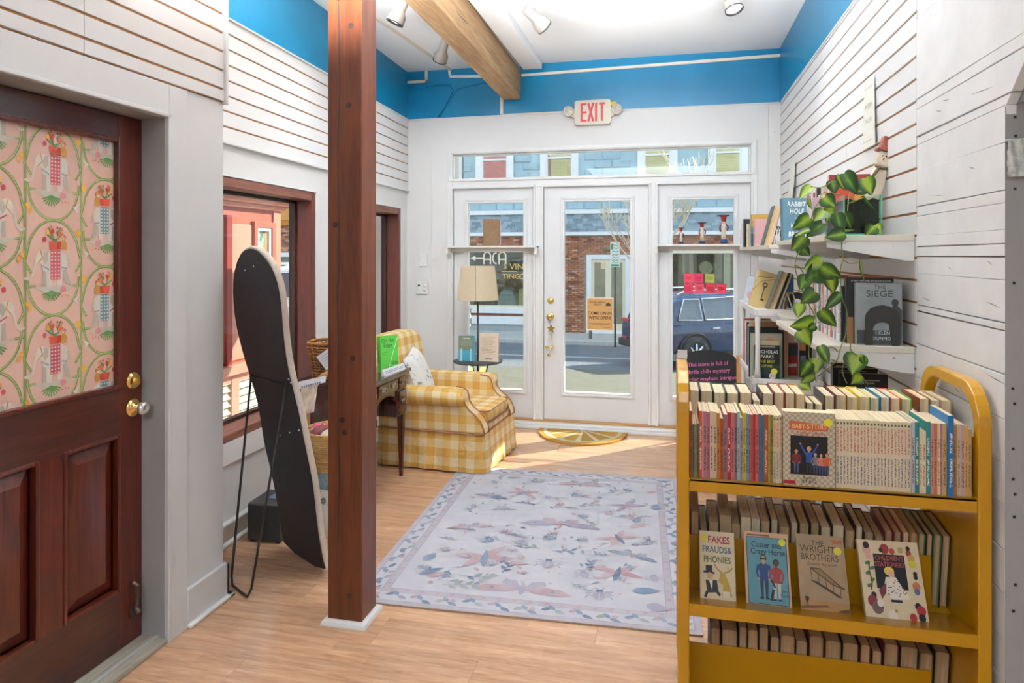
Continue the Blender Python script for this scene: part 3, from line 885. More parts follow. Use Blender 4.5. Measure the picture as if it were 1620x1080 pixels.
for x in (-5.6, -1.2, 1.2, 3.6):
    w_ = MB().frame('y', 0.12, 0.18, x, x + 1.0, 4.0, 5.6, 0.1).build('window', OUTW, own)
    MB().box(x + 0.1, x + 0.9, 0.13, 0.15, 4.1, 5.5).build('pane', MIRG, w_)

nb = thing('neighbour_house', 'dusky red clapboard house left of the shop, seen only as a reflection', 'building', (-12, 6.3, 0))
MB().box(-6, 4.9, -1.0, 0.0, 2.4, 7.5).build('wall', paint('dusky_red_clapboard', '#a06a66', 0.7, 0.06, 3), nb)
w_ = MB().frame('y', 0.0, 0.06, -0.6, 0.6, 3.8, 5.4, 0.12).build('window', OUTW, nb); MB().box(-0.5, 0.5, 0.0, 0.02, 3.9, 5.3).build('pane', MIRG, w_)
# ---- building across the street
opp = thing('brick_building', 'brick shop building with slate mansard and pale blue upper wall across the street', 'building', (0, 23.2, G0Z))
def OP(z): return z - G0Z
open_ = [(-7.2, -4.65, -1.4, 1.66), (-2.76, -1.30, -1.4, 1.48), (-0.35, 2.6, -1.4, 1.62)]
MB().box(-7.2, 12, 0.06, 0.3, OP(-1.3), OP(2.15)).build('mortar_wall', MORTAR, opp)
bk = MB()
rb = random.Random(3)
rowi = 0
z = -1.28
while z < 2.10:
    x = -7.2 + (0.11 if rowi % 2 else 0)
    while x < 6:
        if not any(x + 0.2 > a and x < b and z + 0.06 > c and z < d for a, b, c, d in open_):
            o_ = rb.uniform(-0.004, 0.004)
            bk.box(x, x + 0.206, o_ - 0.0, 0.08, OP(z), OP(z + 0.060))
        x += 0.218
    z += 0.072
    rowi += 1
bk.build('bricks', BRICKM, opp)['kind'] = 'stuff'
MB().box(-7.2, 12, -0.12, 0.1, OP(2.14), OP(2.26)).build('lower_fascia', OUTW, opp)
MB().hexa([(-7.2, -0.06, OP(2.26)), (12, -0.06, OP(2.26)), (12, 0.3, OP(2.26)), (-7.2, 0.3, OP(2.26)), (-7.2, 0.12, OP(2.9)), (12, 0.12, OP(2.9)), (12, 0.3, OP(2.9)), (-7.2, 0.3, OP(2.9))]).build('mansard_deck', MORTAR, opp)
sh = MB()
for r_ in range(7):
    z = 2.265 + r_ * 0.091
    x = -7.2 + (r_ % 2) * 0.13 - rb.uniform(0, 0.1)
    while x < 5:
        w_ = rb.choice((0.2, 0.24, 0.28, 0.32))
        y0 = -0.075 + r_ * 0.026
        sh.hexa([(x, y0 - 0.018, OP(z)), (x + w_ - 0.008, y0 - 0.018, OP(z)), (x + w_ - 0.008, y0 + 0.02, OP(z)), (x, y0 + 0.02, OP(z)),
                 (x, y0 + 0.016, OP(z + 0.1)), (x + w_ - 0.008, y0 + 0.016, OP(z + 0.1)), (x + w_ - 0.008, y0 + 0.04, OP(z + 0.1)), (x, y0 + 0.04, OP(z + 0.1))])
        x += w_
sh.build('shingles', SHINGM, opp)['kind'] = 'stuff'
MB().box(-7.2, 12, 0.02, 0.3, OP(2.885), OP(3.03)).build('upper_fascia', OUTW, opp)
wins = [(-6.711, -5.347), (-4.39, -3.063), (-1.062, 0.242), (1.218, 2.464), (4.2, 5.5), (7.0, 8.3)]
MB().box(-7.2, 12, 0.2, 6.0, OP(3.0), OP(7.3)).build('upper_wall', paint('pale_blue_wall', '#a9c5d0', 0.8, 0.05, 2), opp)
bl = MB()
z = 3.03; rowi = 0
while z < 7.2:
    x = -7.2 - (0.3 if rowi % 2 else 0)
    while x < 9:
        w_ = 0.62
        x0, x1 = max(x, -7.2), x + w_ - 0.012
        if not any(x1 > a and x0 < b and z + 0.27 > 3.6 and z < 6.1 for a, b in wins) and x1 > x0:
            i_ = 0.035
            o_ = rb.uniform(0.03, 0.07)
            bl.add([(x0, 0.2, OP(z)), (x1, 0.2, OP(z)), (x1, 0.2, OP(z + 0.27)), (x0, 0.2, OP(z + 0.27)),
                    (x0 + i_, 0.2 - o_, OP(z + i_)), (x1 - i_, 0.2 - o_ * 0.8, OP(z + i_)), (x1 - i_, 0.2 - o_, OP(z + 0.27 - i_)), (x0 + i_, 0.2 - o_ * 0.7, OP(z + 0.27 - i_))],
                   [(0, 1, 5, 4), (1, 2, 6, 5), (2, 3, 7, 6), (3, 0, 4, 7), (4, 5, 6, 7)])
        x += w_
    z += 0.28; rowi += 1
bl.build('rock_face_blocks', BLOCKM, opp)['kind'] = 'stuff'
for a, b in wins:
    f_ = MB().frame('y', 0.06, 0.22, a, b, OP(3.6), OP(6.1), 0.20, 0.14, 0.2).build('window', OUTW, opp)
    MB().frame('y', 0.10, 0.18, a + 0.2, b - 0.2, OP(3.74), OP(4.86), 0.06).build('sash', OUTW, f_)
    MB().frame('y', 0.13, 0.21, a + 0.2, b - 0.2, OP(4.80), OP(5.9), 0.06).build('sash', OUTW, f_)
    MB().box(a + 0.24, b - 0.24, 0.165, 0.175, OP(3.78), OP(5.86)).build('pane', MIRG, f_)
# shop window left with gilt lettering
def shopwin(a, b, z0, z1, glassname='pane'):
    f_ = MB().frame('y', -0.02, 0.1, a, b, OP(z0), OP(z1), 0.09).build('shop_window', CREAM, opp)
    MB().box(a + 0.08, b - 0.08, 0.03, 0.04, OP(z0 + 0.08), OP(z1 - 0.08)).build('pane', glass_mat('shop_glass', (0.80, 0.82, 0.78), 1.4), f_)
    return f_
# dim rooms behind the shop windows
for a, b in ((-7.2, -4.65), (-0.35, 2.6)):
    MB().box(a, b, 0.05, 0.06, OP(-0.45), OP(-0.40)).build('window_bed', CREAM, opp)
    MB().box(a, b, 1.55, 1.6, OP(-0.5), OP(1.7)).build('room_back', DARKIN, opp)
MB().box(-7.2, -4.65, -0.08, 0.12, OP(-0.94), OP(-0.66)).build('window_sill', OUTW, opp)
MB().box(-7.2, -4.65, -0.02, 0.12, OP(-0.66), OP(-0.56)).build('sill_course', ink('#8a5a4a'), opp)
MB().box(-7.2, -4.65, -0.08, 0.12, OP(-0.56), OP(-0.38)).build('window_sill', OUTW, opp)
MB().box(-7.2, -4.65, 0.0, 0.12, OP(-1.3), OP(-0.94)).build('stall_riser', ink('#a9b2b6'), opp)
f1 = shopwin(-7.2, -4.65, -0.38, 1.66)
f2 = shopwin(-0.35, 2.6, -0.95, 1.62)
MB().box(-0.35, 2.6, 0.0, 0.12, OP(-1.3), OP(-0.95)).build('stall_riser', ink('#a9b2b6'), opp)
# the mortar wall is cut away at the windows by building it in pieces
for o_ in list(opp.children):
    if o_.name.startswith('mortar_wall'):
        bpy.data.objects.remove(o_)
mw = MB()
mw.box(-4.65, -2.76, 0.06, 0.3, OP(-1.3), OP(2.15)); mw.box(-1.30, -0.35, 0.06, 0.3, OP(-1.3), OP(2.15)); mw.box(2.6, 12, 0.06, 0.3, OP(-1.3), OP(2.15))
mw.box(-7.2, -4.65, 0.06, 0.3, OP(1.66), OP(2.15)); mw.box(-2.76, -1.3, 0.06, 0.3, OP(1.48), OP(2.15)); mw.box(-0.35, 2.6, 0.06, 0.3, OP(1.62), OP(2.15))
mw.box(-7.25, -7.2, 0.06, 3.0, OP(-1.3), OP(3.0)); mw.box(-7.2, 12, 1.7, 1.8, OP(-1.3), OP(3.0))
mw.build('mortar_wall', MORTAR, opp)
at = Art((0, 0.02, 0), (1, 0, 0), (0, 0, 1), 0.004)
at.line('#f0e6cc', [(-6.75, OP(1.36)), (-6.42, OP(1.36))], 0.06)
at.poly('#f0e6cc', [(-6.88, OP(1.36)), (-6.70, OP(1.46)), (-6.70, OP(1.26))])
for cx in (-6.27, -5.72):
    at.line('#f0e6cc', [(cx - 0.12, OP(1.15)), (cx - 0.12, OP(1.48)), (cx - 0.06, OP(1.57)), (cx + 0.06, OP(1.57)), (cx + 0.12, OP(1.48)), (cx + 0.12, OP(1.15))], 0.055)
    at.line('#f0e6cc', [(cx - 0.12, OP(1.32)), (cx + 0.12, OP(1.32))], 0.05)
at.line('#f0e6cc', [(-5.93, OP(1.55)), (-6.02, OP(1.52)), (-6.08, OP(1.36)), (-6.02, OP(1.2)), (-5.93, OP(1.17))], 0.055)
at.text('#e2c06a', 'VINE', -5.13, OP(1.06), 0.30, 1.05)
at.text('#e2c06a', "S", -5.62, OP(1.08), 0.26)
at.text('#e2c06a', 'TING', -5.40, OP(0.72), 0.24, 1.1)
at.text('#e2c06a', 'CO', -4.90, OP(0.72), 0.28)
at.line('#e2c06a', [(-5.75, OP(0.90)), (-5.2, OP(0.90))], 0.02)
at.done('gilt_lettering', f1)
# odds and ends on show in the windows
g1 = MB(); g1.box(-6.0, -5.35, 0.4, 0.9, OP(-0.40), OP(0.05)); g1.hexa([(-5.95, 0.4, OP(0.05)), (-5.4, 0.4, OP(0.05)), (-5.4, 0.9, OP(0.05)), (-5.95, 0.9, OP(0.05)), (-5.85, 0.5, OP(0.22)), (-5.5, 0.5, OP(0.22)), (-5.5, 0.9, OP(0.30)), (-5.85, 0.9, OP(0.30))])
g1.build('display_machine', ink('#a9bcc4'), opp, bevel=0.03)
MB().box(-6.9, -6.1, 0.5, 1.0, OP(-0.40), OP(0.15)).build('display_counter', ink('#6d7474'), opp, bevel=0.03)
MB().box(-5.2, -4.75, 0.3, 0.9, OP(-0.40), OP(0.28)).build('display_bench', ink('#d6cf9c'), opp, bevel=0.02)
MB().hexa([(-6.9, 0.3, OP(0.75)), (-6.0, 0.3, OP(0.60)), (-6.0, 0.9, OP(0.60)), (-6.9, 0.9, OP(0.75)), (-6.9, 0.3, OP(1.05)), (-6.3, 0.3, OP(1.0)), (-6.3, 0.9, OP(1.0)), (-6.9, 0.9, OP(1.05))]).build('display_hood', ink('#7f94a3'), opp, bevel=0.05)
for x0 in (0.25, 0.62, 1.42, 1.95):
    MB().grid(lambda u, v, x0=x0: (x0 + u * 0.24, 0.35 + 0.03 * math.sin(u * 25), OP(-0.1 + v * 1.65)), 16, 2).build('curtain', ink('#b9b096'), opp, smooth=True)
MB().box(1.72, 1.92, 0.12, 0.25, OP(-0.9), OP(1.5)).build('cream_column', ink('#e8e4c8'), opp)
MB().lathe([(0.001, -0.03), (0.20, -0.03), (0.22, 0.0), (0.001, 0.0)], 24, (1.16, 0.3, OP(1.05)), 'y').build('round_plaque', ink('#c9c3a4'), opp, smooth=False)
MB().box(0.5, 1.0, 0.6, 1.0, OP(-0.5), OP(0.2)).build('display_counter', ink('#5d5648'), opp)
# entrance of the brick building
d_ = MB().frame('y', -0.05, 0.12, -2.76, -1.30, OP(-1.2), OP(1.48), 0.16, 0.1, 0.14).build('entrance_frame', OUTW, opp)
for a, b in ((-2.60, -2.03), (-2.03, -1.46)):
    MB().frame('y', 0.0, 0.06, a, b, OP(-1.1), OP(1.34), 0.10, 0.25, 0.12).build('entrance_leaf', CREAM, d_)
    MB().box(a + 0.09, b - 0.09, 0.02, 0.03, OP(-0.9), OP(1.25)).build('pane', paint('dim_door_glass', '#8d8a72', 0.15, 0.2, 2), d_)
MB().box(-2.28, -2.12, -0.01, 0.02, OP(1.0), OP(1.22)).build('house_number', ink('#e0c8a0'), d_)

# brick building further left with the orange sign board
far = thing('brick_building', 'brick building with an orange sign board, seen through the left side window', 'building', (-13, 23.5, G0Z))
MB().box(-8, 5.4, 0.06, 5, 0, 6.5).build('mortar_wall', MORTAR, far)
bk = MB(); z = 0.05; rowi = 0
while z < 4.35:
    x = -3.2 + (0.11 if rowi % 2 else 0)
    while x < 5.3:
        if not (z < 2.75 and x < 5.0 and x > -3.2):
            bk.box(x, x + 0.206, rb.uniform(-0.004, 0.004), 0.08, z, z + 0.06)
        x += 0.218
    z += 0.072; rowi += 1
bk.build('bricks', BRICKM, far)['kind'] = 'stuff'
MB().box(-6, 5.2, -0.15, 0.1, 2.70, 2.86).build('shop_lintel', OUTW, far)
MB().box(-6, 5.2, 0.0, 0.08, 0.1, 2.70).build('shop_glazing', paint('far_shop_glass', '#7f8270', 0.2, 0.35, 0.8), far)
sg = MB().box(-2.4, 2.6, -0.12, 0.02, 4.10, 4.55).build('sign_board', paint('orange_sign', '#d79a52', 0.6), far)
at = Art((0, -0.12, 0), (1, 0, 0), (0, 0, 1), 0.004); at.text('#a8602a', 'deRos', -0.35, 4.33, 0.42, 1.0); at.done('sign_lettering', sg)
MB().box(-2.4, 2.6, -0.10, 0.02, 3.90, 4.10).build('sign_fascia', paint('orange_fascia', '#c77f22', 0.6), far)
MB().box(-8, 5.4, -0.2, 0.4, 4.6, 4.9).build('cornice', OUTW, far)
MB().box(5.62, 5.86, -0.9, -0.86, 5.2, 7.6).build('blade_sign', ink('#e6b23c'), far)
MB().tube([(5.74, -0.88, 7.62), (5.74, 0.3, 7.62)], 0.03, 8).build('sign_bracket', BLACKM, far)
MB().box(5.4, 5.7, 0.06, 3.0, 0, 9.0).build('party_wall', OUTW, far)

# ---- red shop front beyond the left windows
RED = paint('terracotta_paint', '#ac5c4a', 0.55, 0.05, 3)
RED_SUN = paint('sunlit_salmon', '#c78672', 0.55, 0.05, 3)  # terracotta in sun, the sunlight put into the colour
red = thing('red_storefront', 'terracotta red painted shop front with cornice beyond the left side window', 'building', (-4.2, 5.0, -0.42))
def RP(z): return z + 0.42
MB().box(-2.5, 0.0, -2.5, 1.70, 0, RP(2.10)).build('wall', RED, red)
MB().box(-2.5, 0.02, 1.62, 1.76, 0, RP(2.0)).build('pilaster', RED_SUN, red, bevel=0.004)
for k_, (p_, h_) in enumerate(((0.05, 0.05), (0.10, 0.05), (0.15, 0.05))):
    MB().box(-2.5, p_, -2.5, 1.76 + p_, RP(1.97 + 0.05 * k_), RP(2.02 + 0.05 * k_)).build('cornice_moulding', RED_SUN, red, bevel=0.008)
for a, b, z0, z1 in ((0.42, 0.86, 0.45, 1.86), (0.90, 1.24, 0.45, 1.80)):
    MB().box(0.0, 0.015, a, b, RP(z0), RP(z1)).build('wall_panel', RED_SUN, red, bevel=0.006)
MB().box(0.0, 0.05, 0.78, 0.86, RP(0.4), RP(1.88)).build('door_jamb', paint('deep_red_paint', '#8e2f2a', 0.5), red)
fw = MB().frame('x', 0.0, 0.045, 1.24, 1.62, RP(0.42), RP(1.84), 0.06).build('window_frame', RED, red, bevel=0.004)
MB().frame('x', 0.0, 0.03, 1.30, 1.56, RP(0.48), RP(1.78), 0.035).build('window_sash', OUTW, fw)
MB().box(0.004, 0.01, 1.47, 1.53, RP(0.5), RP(1.75)).build('curtain', ink('#b98a62'), fw)
MB().box(0.0, 0.008, 1.33, 1.53, RP(0.5), RP(1.75)).build('pane', paint('leafy_reflection_glass', '#8da08c', 0.1, 0.7, 18), fw)  # leaf reflection painted into the pane colour
MB().box(0.0, 0.10, -0.5, 1.74, RP(0.33), RP(0.42)).build('sill_board', RED_SUN, red, bevel=0.006)
fr = MB().frame('x', 0.0, 0.04, 0.30, 1.60, RP(-0.35), RP(0.33), 0.08).build('shutter_frame', RED_SUN, red)
MB().box(0.0, 0.045, 0.86, 0.98, RP(-0.30), RP(0.30)).build('shutter_stile', RED_SUN, fr)
for i in range(8):
    z = RP(-0.27 + i * 0.073)
    MB().hexa([(0.035, 0.38, z), (0.035, 1.52, z), (0.030, 1.52, z - 0.006), (0.030, 0.38, z - 0.006), (0.005, 0.38, z + 0.055), (0.005, 1.52, z + 0.055), (0.0, 1.52, z + 0.049), (0.0, 0.38, z + 0.049)]).build('louvre', ink('#d9dcc0'), fr)

# ---- cars
def suv(name, label, loc, rotz, body, scale=1.0):
    t = thing(name, label, 'car', loc, rotz)
    L = 4.6
    cl_ = MB()
    # lower body lofted along its length: stations (x, half width, z bottom, z belt)
    st = [(-2.28, 0.72, 0.55, 0.95), (-2.22, 0.86, 0.42, 1.06), (-1.6, 0.92, 0.34, 1.08), (0.0, 0.93, 0.30, 1.04), (1.0, 0.93, 0.32, 1.03), (1.7, 0.90, 0.36, 0.98), (2.15, 0.82, 0.40, 0.88), (2.3, 0.66, 0.48, 0.74)]
    def sec(s):
        x, w, z0, z1 = s
        return [(x, -w * 0.93, z0), (x, -w, z0 + 0.12), (x, -w, z1 - 0.22), (x, -w * 0.96, z1 - 0.06), (x, -w * 0.88, z1), (x, w * 0.88, z1), (x, w * 0.96, z1 - 0.06), (x, w, z1 - 0.22), (x, w, z0 + 0.12), (x, w * 0.93, z0)]
    def loft(m, secs):
        n = len(secs[0])
        vs = [p for s in secs for p in s]
        fs = []
        for i in range(len(secs) - 1):
            for j in range(n):
                fs.append((i * n + j, i * n + (j + 1) % n, (i + 1) * n + (j + 1) % n, (i + 1) * n + j))
        fs.append(tuple(range(n))[::-1]); fs.append(tuple((len(secs) - 1) * n + j for j in range(n)))
        m.add(vs, fs)
    loft(cl_, [sec(s) for s in st])
    cl_.build('body', body, t, smooth=True, bevel=0.02)
    gh = MB()
    gs = [(-2.12, 0.74, 1.0, 1.08), (-1.95, 0.73, 1.0, 1.55), (-1.5, 0.70, 1.0, 1.68), (-0.3, 0.70, 1.0, 1.70), (0.3, 0.68, 1.0, 1.64), (1.0, 0.76, 0.98, 1.06)]
    def sec2(s):
        x, w, z0, z1 = s
        return [(x, -0.88, z0), (x, -w - 0.02, z1 - 0.08 if z1 > 1.3 else z1 - 0.02), (x, -w + 0.1, z1), (x, w - 0.1, z1), (x, w + 0.02, z1 - 0.08 if z1 > 1.3 else z1 - 0.02), (x, 0.88, z0)]
    loft(gh, [sec2(s) for s in gs])
    gh.build('cabin', body, t, smooth=True, bevel=0.015)
    wg = paint(name + '_glass', (0.10, 0.13, 0.17), 0.06, 0.1, 2, spec=0.9)
    for sd in (-1, 1):
        def side(x, z):       # point on the cabin flank
            k_ = (z - 1.0) / 0.62
            return (x, sd * (0.895 - 0.165 * k_), z)
        for pane in ([(-1.85, 1.12), (-1.20, 1.10), (-1.22, 1.56), (-1.62, 1.56)], [(-1.12, 1.10), (-0.22, 1.10), (-0.25, 1.59), (-1.14, 1.57)], [(-0.12, 1.10), (0.70, 1.10), (0.30, 1.52), (-0.15, 1.58)]):
            MB().add([side(x, z) for x, z in pane], [(0, 1, 2, 3)]).build('side_window', wg, t)
            fr_ = MB(); fr_.tube([side(x, z) for x, z in pane], 0.016, 6, closed=True); fr_.build('window_trim', CHROME, t, smooth=True)
        rl = MB(); rl.tube([(-1.7, sd * 0.62, 1.66), (-1.5, sd * 0.62, 1.74), (-0.2, sd * 0.62, 1.76), (0.1, sd * 0.62, 1.69)], 0.022, 8); rl.build('roof_rail', CHROME, t, smooth=True)
        for xh in (-0.98, 0.05):
            MB().box(xh, xh + 0.2, sd * 0.925 - 0.02, sd * 0.925 + 0.02, 0.90, 0.935).build('door_handle', CHROME, t, bevel=0.01)
        for xw in (-1.42, 1.38):
            y0 = sd * 0.90
            ar = MB(); ar.lathe([(0.36, y0 - sd * 0.18), (0.45, y0 + sd * 0.035), (0.42, y0 + sd * 0.045), (0.36, y0 + sd * 0.02)], 28, (xw, 0, 0.40), 'y', cap=False)
            ar.build('wheel_arch', BLACKP, t)
            wh = MB(); wh.lathe([(0.22, y0 - sd * 0.2), (0.35, y0 - sd * 0.2), (0.365, y0 - sd * 0.1), (0.365, y0), (0.34, y0 + sd * 0.045), (0.25, y0 + sd * 0.05), (0.24, y0 + sd * 0.02)], 28, (xw, 0, 0.365), 'y')
            wo_ = wh.build('wheel', paint(name + '_tyre', '#4a4744', 0.9, 0.1, 20), t, smooth=True)
            for q in range(8):
                a_ = q * PI / 4
                sp = MB(); sp.tube([(xw + 0.04 * math.cos(a_), y0 + sd * 0.045, 0.365 + 0.04 * math.sin(a_)), (xw + 0.235 * math.cos(a_), y0 + sd * 0.04, 0.365 + 0.235 * math.sin(a_))], [0.032, 0.022], 6)
                sp.build('spoke', CHROME, wo_)
        MB().box(-1.8, 1.6, sd * 0.90 - 0.03, sd * 0.90 + 0.03, 0.30, 0.40).build('sill_cladding', BLACKP, t, bevel=0.01)
    # tail
    for sd in (-1, 1):
        MB().box(-2.27, -2.14, sd * 0.68 - 0.17, sd * 0.68 + 0.17, 0.98, 1.06).build('tail_lamp', paint(name + '_tail', '#c23a34', 0.2), t, bevel=0.02)
        MB().box(-2.31, -2.2, sd * 0.62 - 0.10, sd * 0.62 + 0.10, 0.56, 0.64).build('reflector', paint(name + '_refl', '#a83434', 0.2), t, bevel=0.01)
        MB().box(2.05, 2.28, sd * 0.62 - 0.14, sd * 0.62 + 0.14, 0.74, 0.84).build('head_lamp', CHROME, t, bevel=0.02)
    MB().add([(-2.135, -0.62, 1.12), (-2.135, 0.62, 1.12), (-1.965, 0.60, 1.52), (-1.965, -0.60, 1.52)], [(0, 1, 2, 3)]).build('rear_window', wg, t)
    MB().box(-2.36, -2.18, -0.80, 0.80, 0.42, 0.60).build('bumper', BLACKP, t, bevel=0.03)
    MB().box(-2.30, -2.26, -0.24, 0.24, 0.72, 0.84).build('number_plate', OUTW, t, bevel=0.005)
    MB().add([(0.42, -0.62, 1.56), (0.42, 0.62, 1.56), (0.98, 0.70, 1.09), (0.98, -0.70, 1.09)], [(0, 1, 2, 3)]).build('windscreen', wg, t)
    t.scale = (scale,) * 3
    return t
NAVY = paint('navy_car_paint', '#1b3258', 0.18, 0.06, 2, coat=1.0)
suv('parked_suv', 'dark blue compact SUV parked across the street behind the right glass door', (1.19, 17.05, -1.06), math.radians(35), NAVY)
suv('parked_suv', 'white SUV parked outside the left side windows', (-6.15, 12.4, -0.42), math.radians(4), paint('white_car_paint', (0.78, 0.80, 0.80), 0.2, 0.03, 2, coat=1.0))

# ---- street furniture
ps = thing('parking_sign', 'green and white parking sign on a thin post beside the kerb', 'sign', (-1.60, 20.6, G0Z))
MB().tube([(0, 0, 0), (0, 0, 2.45)], 0.03, 8).build('post', ink('#4d4a46'), ps, smooth=True)
pl = MB().box(-0.14, 0.14, -0.05, -0.035, 2.42, 3.16).build('plate', ink('#e8ece6'), ps)
at = Art((0, -0.05, 2.42), (1, 0, 0), (0, 0, 1), 0.003)
at.rect('#2f8f6a', -0.12, 0.52, -0.06, 0.70); at.rect('#2f8f6a', -0.12, 0.02, 0.12, 0.08)
for z in (0.64, 0.56, 0.46, 0.36, 0.28, 0.20, 0.13):
    at.line('#5a9a86', [(-0.09, z - 0.02), (-0.03, z + 0.02), (0.03, z - 0.02), (0.10, z + 0.02)], 0.022)
at.done('plate_print', pl)
bp_ = thing('bollard_post', 'short grey metal post on the far sidewalk below the paper open sign', 'post', (-2.45, 21.6, G0Z + 0.12))
MB().lathe([(0.055, 0), (0.055, 0.85), (0.04, 0.9), (0.001, 0.9)], 12).build('shaft', ink('#7b7b78'), bp_, smooth=True)
tree = thing('street_tree', 'bare pale-barked young street tree in front of the brick building', 'tree', (-0.55, 20.2, G0Z))
rt = random.Random(21)
tm = MB()
def branch(p, d, ln, r, dep):
    pts = [p]
    for i in range(4):
        d = (d + Vector((rt.uniform(-.18, .18), rt.uniform(-.18, .18), rt.uniform(-.04, .14)))).normalized()
        pts.append(pts[-1] + d * ln / 4)
    tm.tube(pts, [max(0.009, r * (1 - 0.13 * i)) for i in range(5)], 4)
    if dep > 0:
        for k_ in range(3):
            q = pts[rt.randint(2, 4)]
            nd = (d + Vector((rt.uniform(-.8, .8), rt.uniform(-.6, .6), rt.uniform(-.1, .5)))).normalized()
            branch(q, nd, ln * 0.68, r * 0.55, dep - 1)
branch(Vector((0, 0, 0)), Vector((0, 0, 1)), 2.2, 0.055, 0)
for k_ in range(5):
    branch(Vector((0, 0, 1.5 + 0.25 * k_)), Vector((-0.5 + 0.28 * k_, 0, 1)), 1.5, 0.05, 4)
tm.build('branches', ink('#d6c9b2'), tree)
# gilt shapes standing in for track lights reflected in the transom
for k_, (x, lab) in enumerate(((-0.62, 'tilted gilt shape imitating a track light reflection in the middle of the transom'), (0.02, 'small gilt shape imitating a track light reflection at the right of the transom'))):
    lp = thing('transom_glint', lab, 'lamp', (x, 6.45, 2.72))
    if k_ == 0:
        MB().tube([(-0.04, 0, 0.0), (0.05, 0, -0.17)], 0.014, 10).build('arm', BRASS, lp, smooth=True)
    else:
        MB().lathe([(0.05, 0), (0.05, -0.015), (0.012, -0.02), (0.012, -0.06), (0.03, -0.08), (0.042, -0.15), (0.045, -0.17), (0.001, -0.17)], 14).build('bell', BRASS, lp, smooth=True)
# ================================================================== BOOKS AND THE YELLOW CART
def page_mat(name, c1, c2):
    m, t, n, b = nodes(name)
    co = N(t, 'TexCoord'); mp = N(t, 'Mapping'); mp.inputs['Scale'].default_value = (420, 4, 4)
    t.links.new(co.outputs['Object'], mp.inputs[0])
    nz = N(t, 'TexNoise'); nz.inputs['Scale'].default_value = 1.0; nz.inputs['Detail'].default_value = 3
    t.links.new(mp.outputs[0], nz.inputs['Vector'])
    oi = N(t, 'ObjectInfo')
    c = ramp(t, nz.outputs[0], [(0.3, lin(c1)), (0.7, lin(c2))])
    hs = N(t, 'HueSaturation'); mr = N(t, 'MapRange'); mr.inputs['To Min'].default_value = 0.86; mr.inputs['To Max'].default_value = 1.08
    t.links.new(oi.outputs['Random'], mr.inputs[0]); t.links.new(mr.outputs[0], hs.inputs['Value']); t.links.new(c, hs.inputs['Color'])
    t.links.new(hs.outputs[0], b.inputs['Base Color'])
    b.inputs['Roughness'].default_value = 0.85
    return m
PAGES = page_mat('book_pages', '#cdb892', '#ecdcbc')
PAGESO = page_mat('old_book_pages', '#b0926a', '#d2b68e')

def spine_mat(base, inkc='#2a2020', lo=0.12, hi=0.78, inkb=None, split=0.5):
    """cover with illegible vertical title on the spine, drawn in generated space"""
    key = ('spine', base, inkc, lo, hi, inkb)
    if key in _m: return _m[key]
    m, t, n, b = nodes('spine_' + base.lstrip('#'))
    co = N(t, 'TexCoord'); sp = N(t, 'SeparateXYZ'); t.links.new(co.outputs['Generated'], sp.inputs[0])
    oi = N(t, 'ObjectInfo')
    cx = N(t, 'CombineXYZ')
    def M(op, a, bb=None):
        q = N(t, 'Math', operation=op)
        for i, v in enumerate((a, bb)):
            if v is None: continue
            if isinstance(v, (int, float)): q.inputs[i].default_value = v
            else: t.links.new(v, q.inputs[i])
        return q.outputs[0]
    X, Y, Z = sp.outputs[0], sp.outputs[1], sp.outputs[2]
    rz = M('ADD', M('MULTIPLY', Z, 70.0), M('MULTIPLY', oi.outputs['Random'], 91.0))
    t.links.new(rz, cx.inputs[2]); t.links.new(M('MULTIPLY', X, 2.4), cx.inputs[0])
    nz = N(t, 'TexNoise'); nz.inputs['Scale'].default_value = 1.0; nz.inputs['Detail'].default_value = 2
    t.links.new(cx.outputs[0], nz.inputs['Vector'])
    mask = M('GREATER_THAN', nz.outputs[0], 0.5)
    mask = M('MULTIPLY', mask, M('LESS_THAN', M('ABSOLUTE', M('SUBTRACT', X, 0.5)), 0.24))
    mask = M('MULTIPLY', mask, M('MULTIPLY', M('GREATER_THAN', Z, lo), M('LESS_THAN', Z, hi)))
    gap = M('LESS_THAN', M('ABSOLUTE', M('SUBTRACT', Z, split)), 0.03)
    mask = M('MULTIPLY', mask, M('SUBTRACT', 1.0, gap))
    mask = M('MULTIPLY', mask, M('LESS_THAN', Y, 0.02))
    mx = N(t, 'Mix', data_type='RGBA'); mx.inputs[6].default_value = (*lin(base), 1)
    t.links.new(mask, mx.inputs[0])
    if inkb:
        m2 = N(t, 'Mix', data_type='RGBA'); m2.inputs[6].default_value = (*lin(inkb), 1); m2.inputs[7].default_value = (*lin(inkc), 1)
        t.links.new(M('GREATER_THAN', Z, split), m2.inputs[0]); t.links.new(m2.outputs[2], mx.inputs[7])
    else:
        mx.inputs[7].default_value = (*lin(inkc), 1)
    out = mx.outputs[2]
    if inkb:      # small device at the head of the series spines
        dd = M('LESS_THAN', M('ABSOLUTE', M('SUBTRACT', Z, 0.945)), 0.016)
        dd = M('MULTIPLY', M('MULTIPLY', dd, M('LESS_THAN', M('ABSOLUTE', M('SUBTRACT', X, 0.5)), 0.28)), M('LESS_THAN', Y, 0.02))
        m3 = N(t, 'Mix', data_type='RGBA'); m3.inputs[7].default_value = (*lin('#4f6b3a'), 1)
        t.links.new(dd, m3.inputs[0]); t.links.new(out, m3.inputs[6]); out = m3.outputs[2]
    t.links.new(out, b.inputs['Base Color'])
    b.inputs['Roughness'].default_value = 0.42
    _m[key] = m
    return m

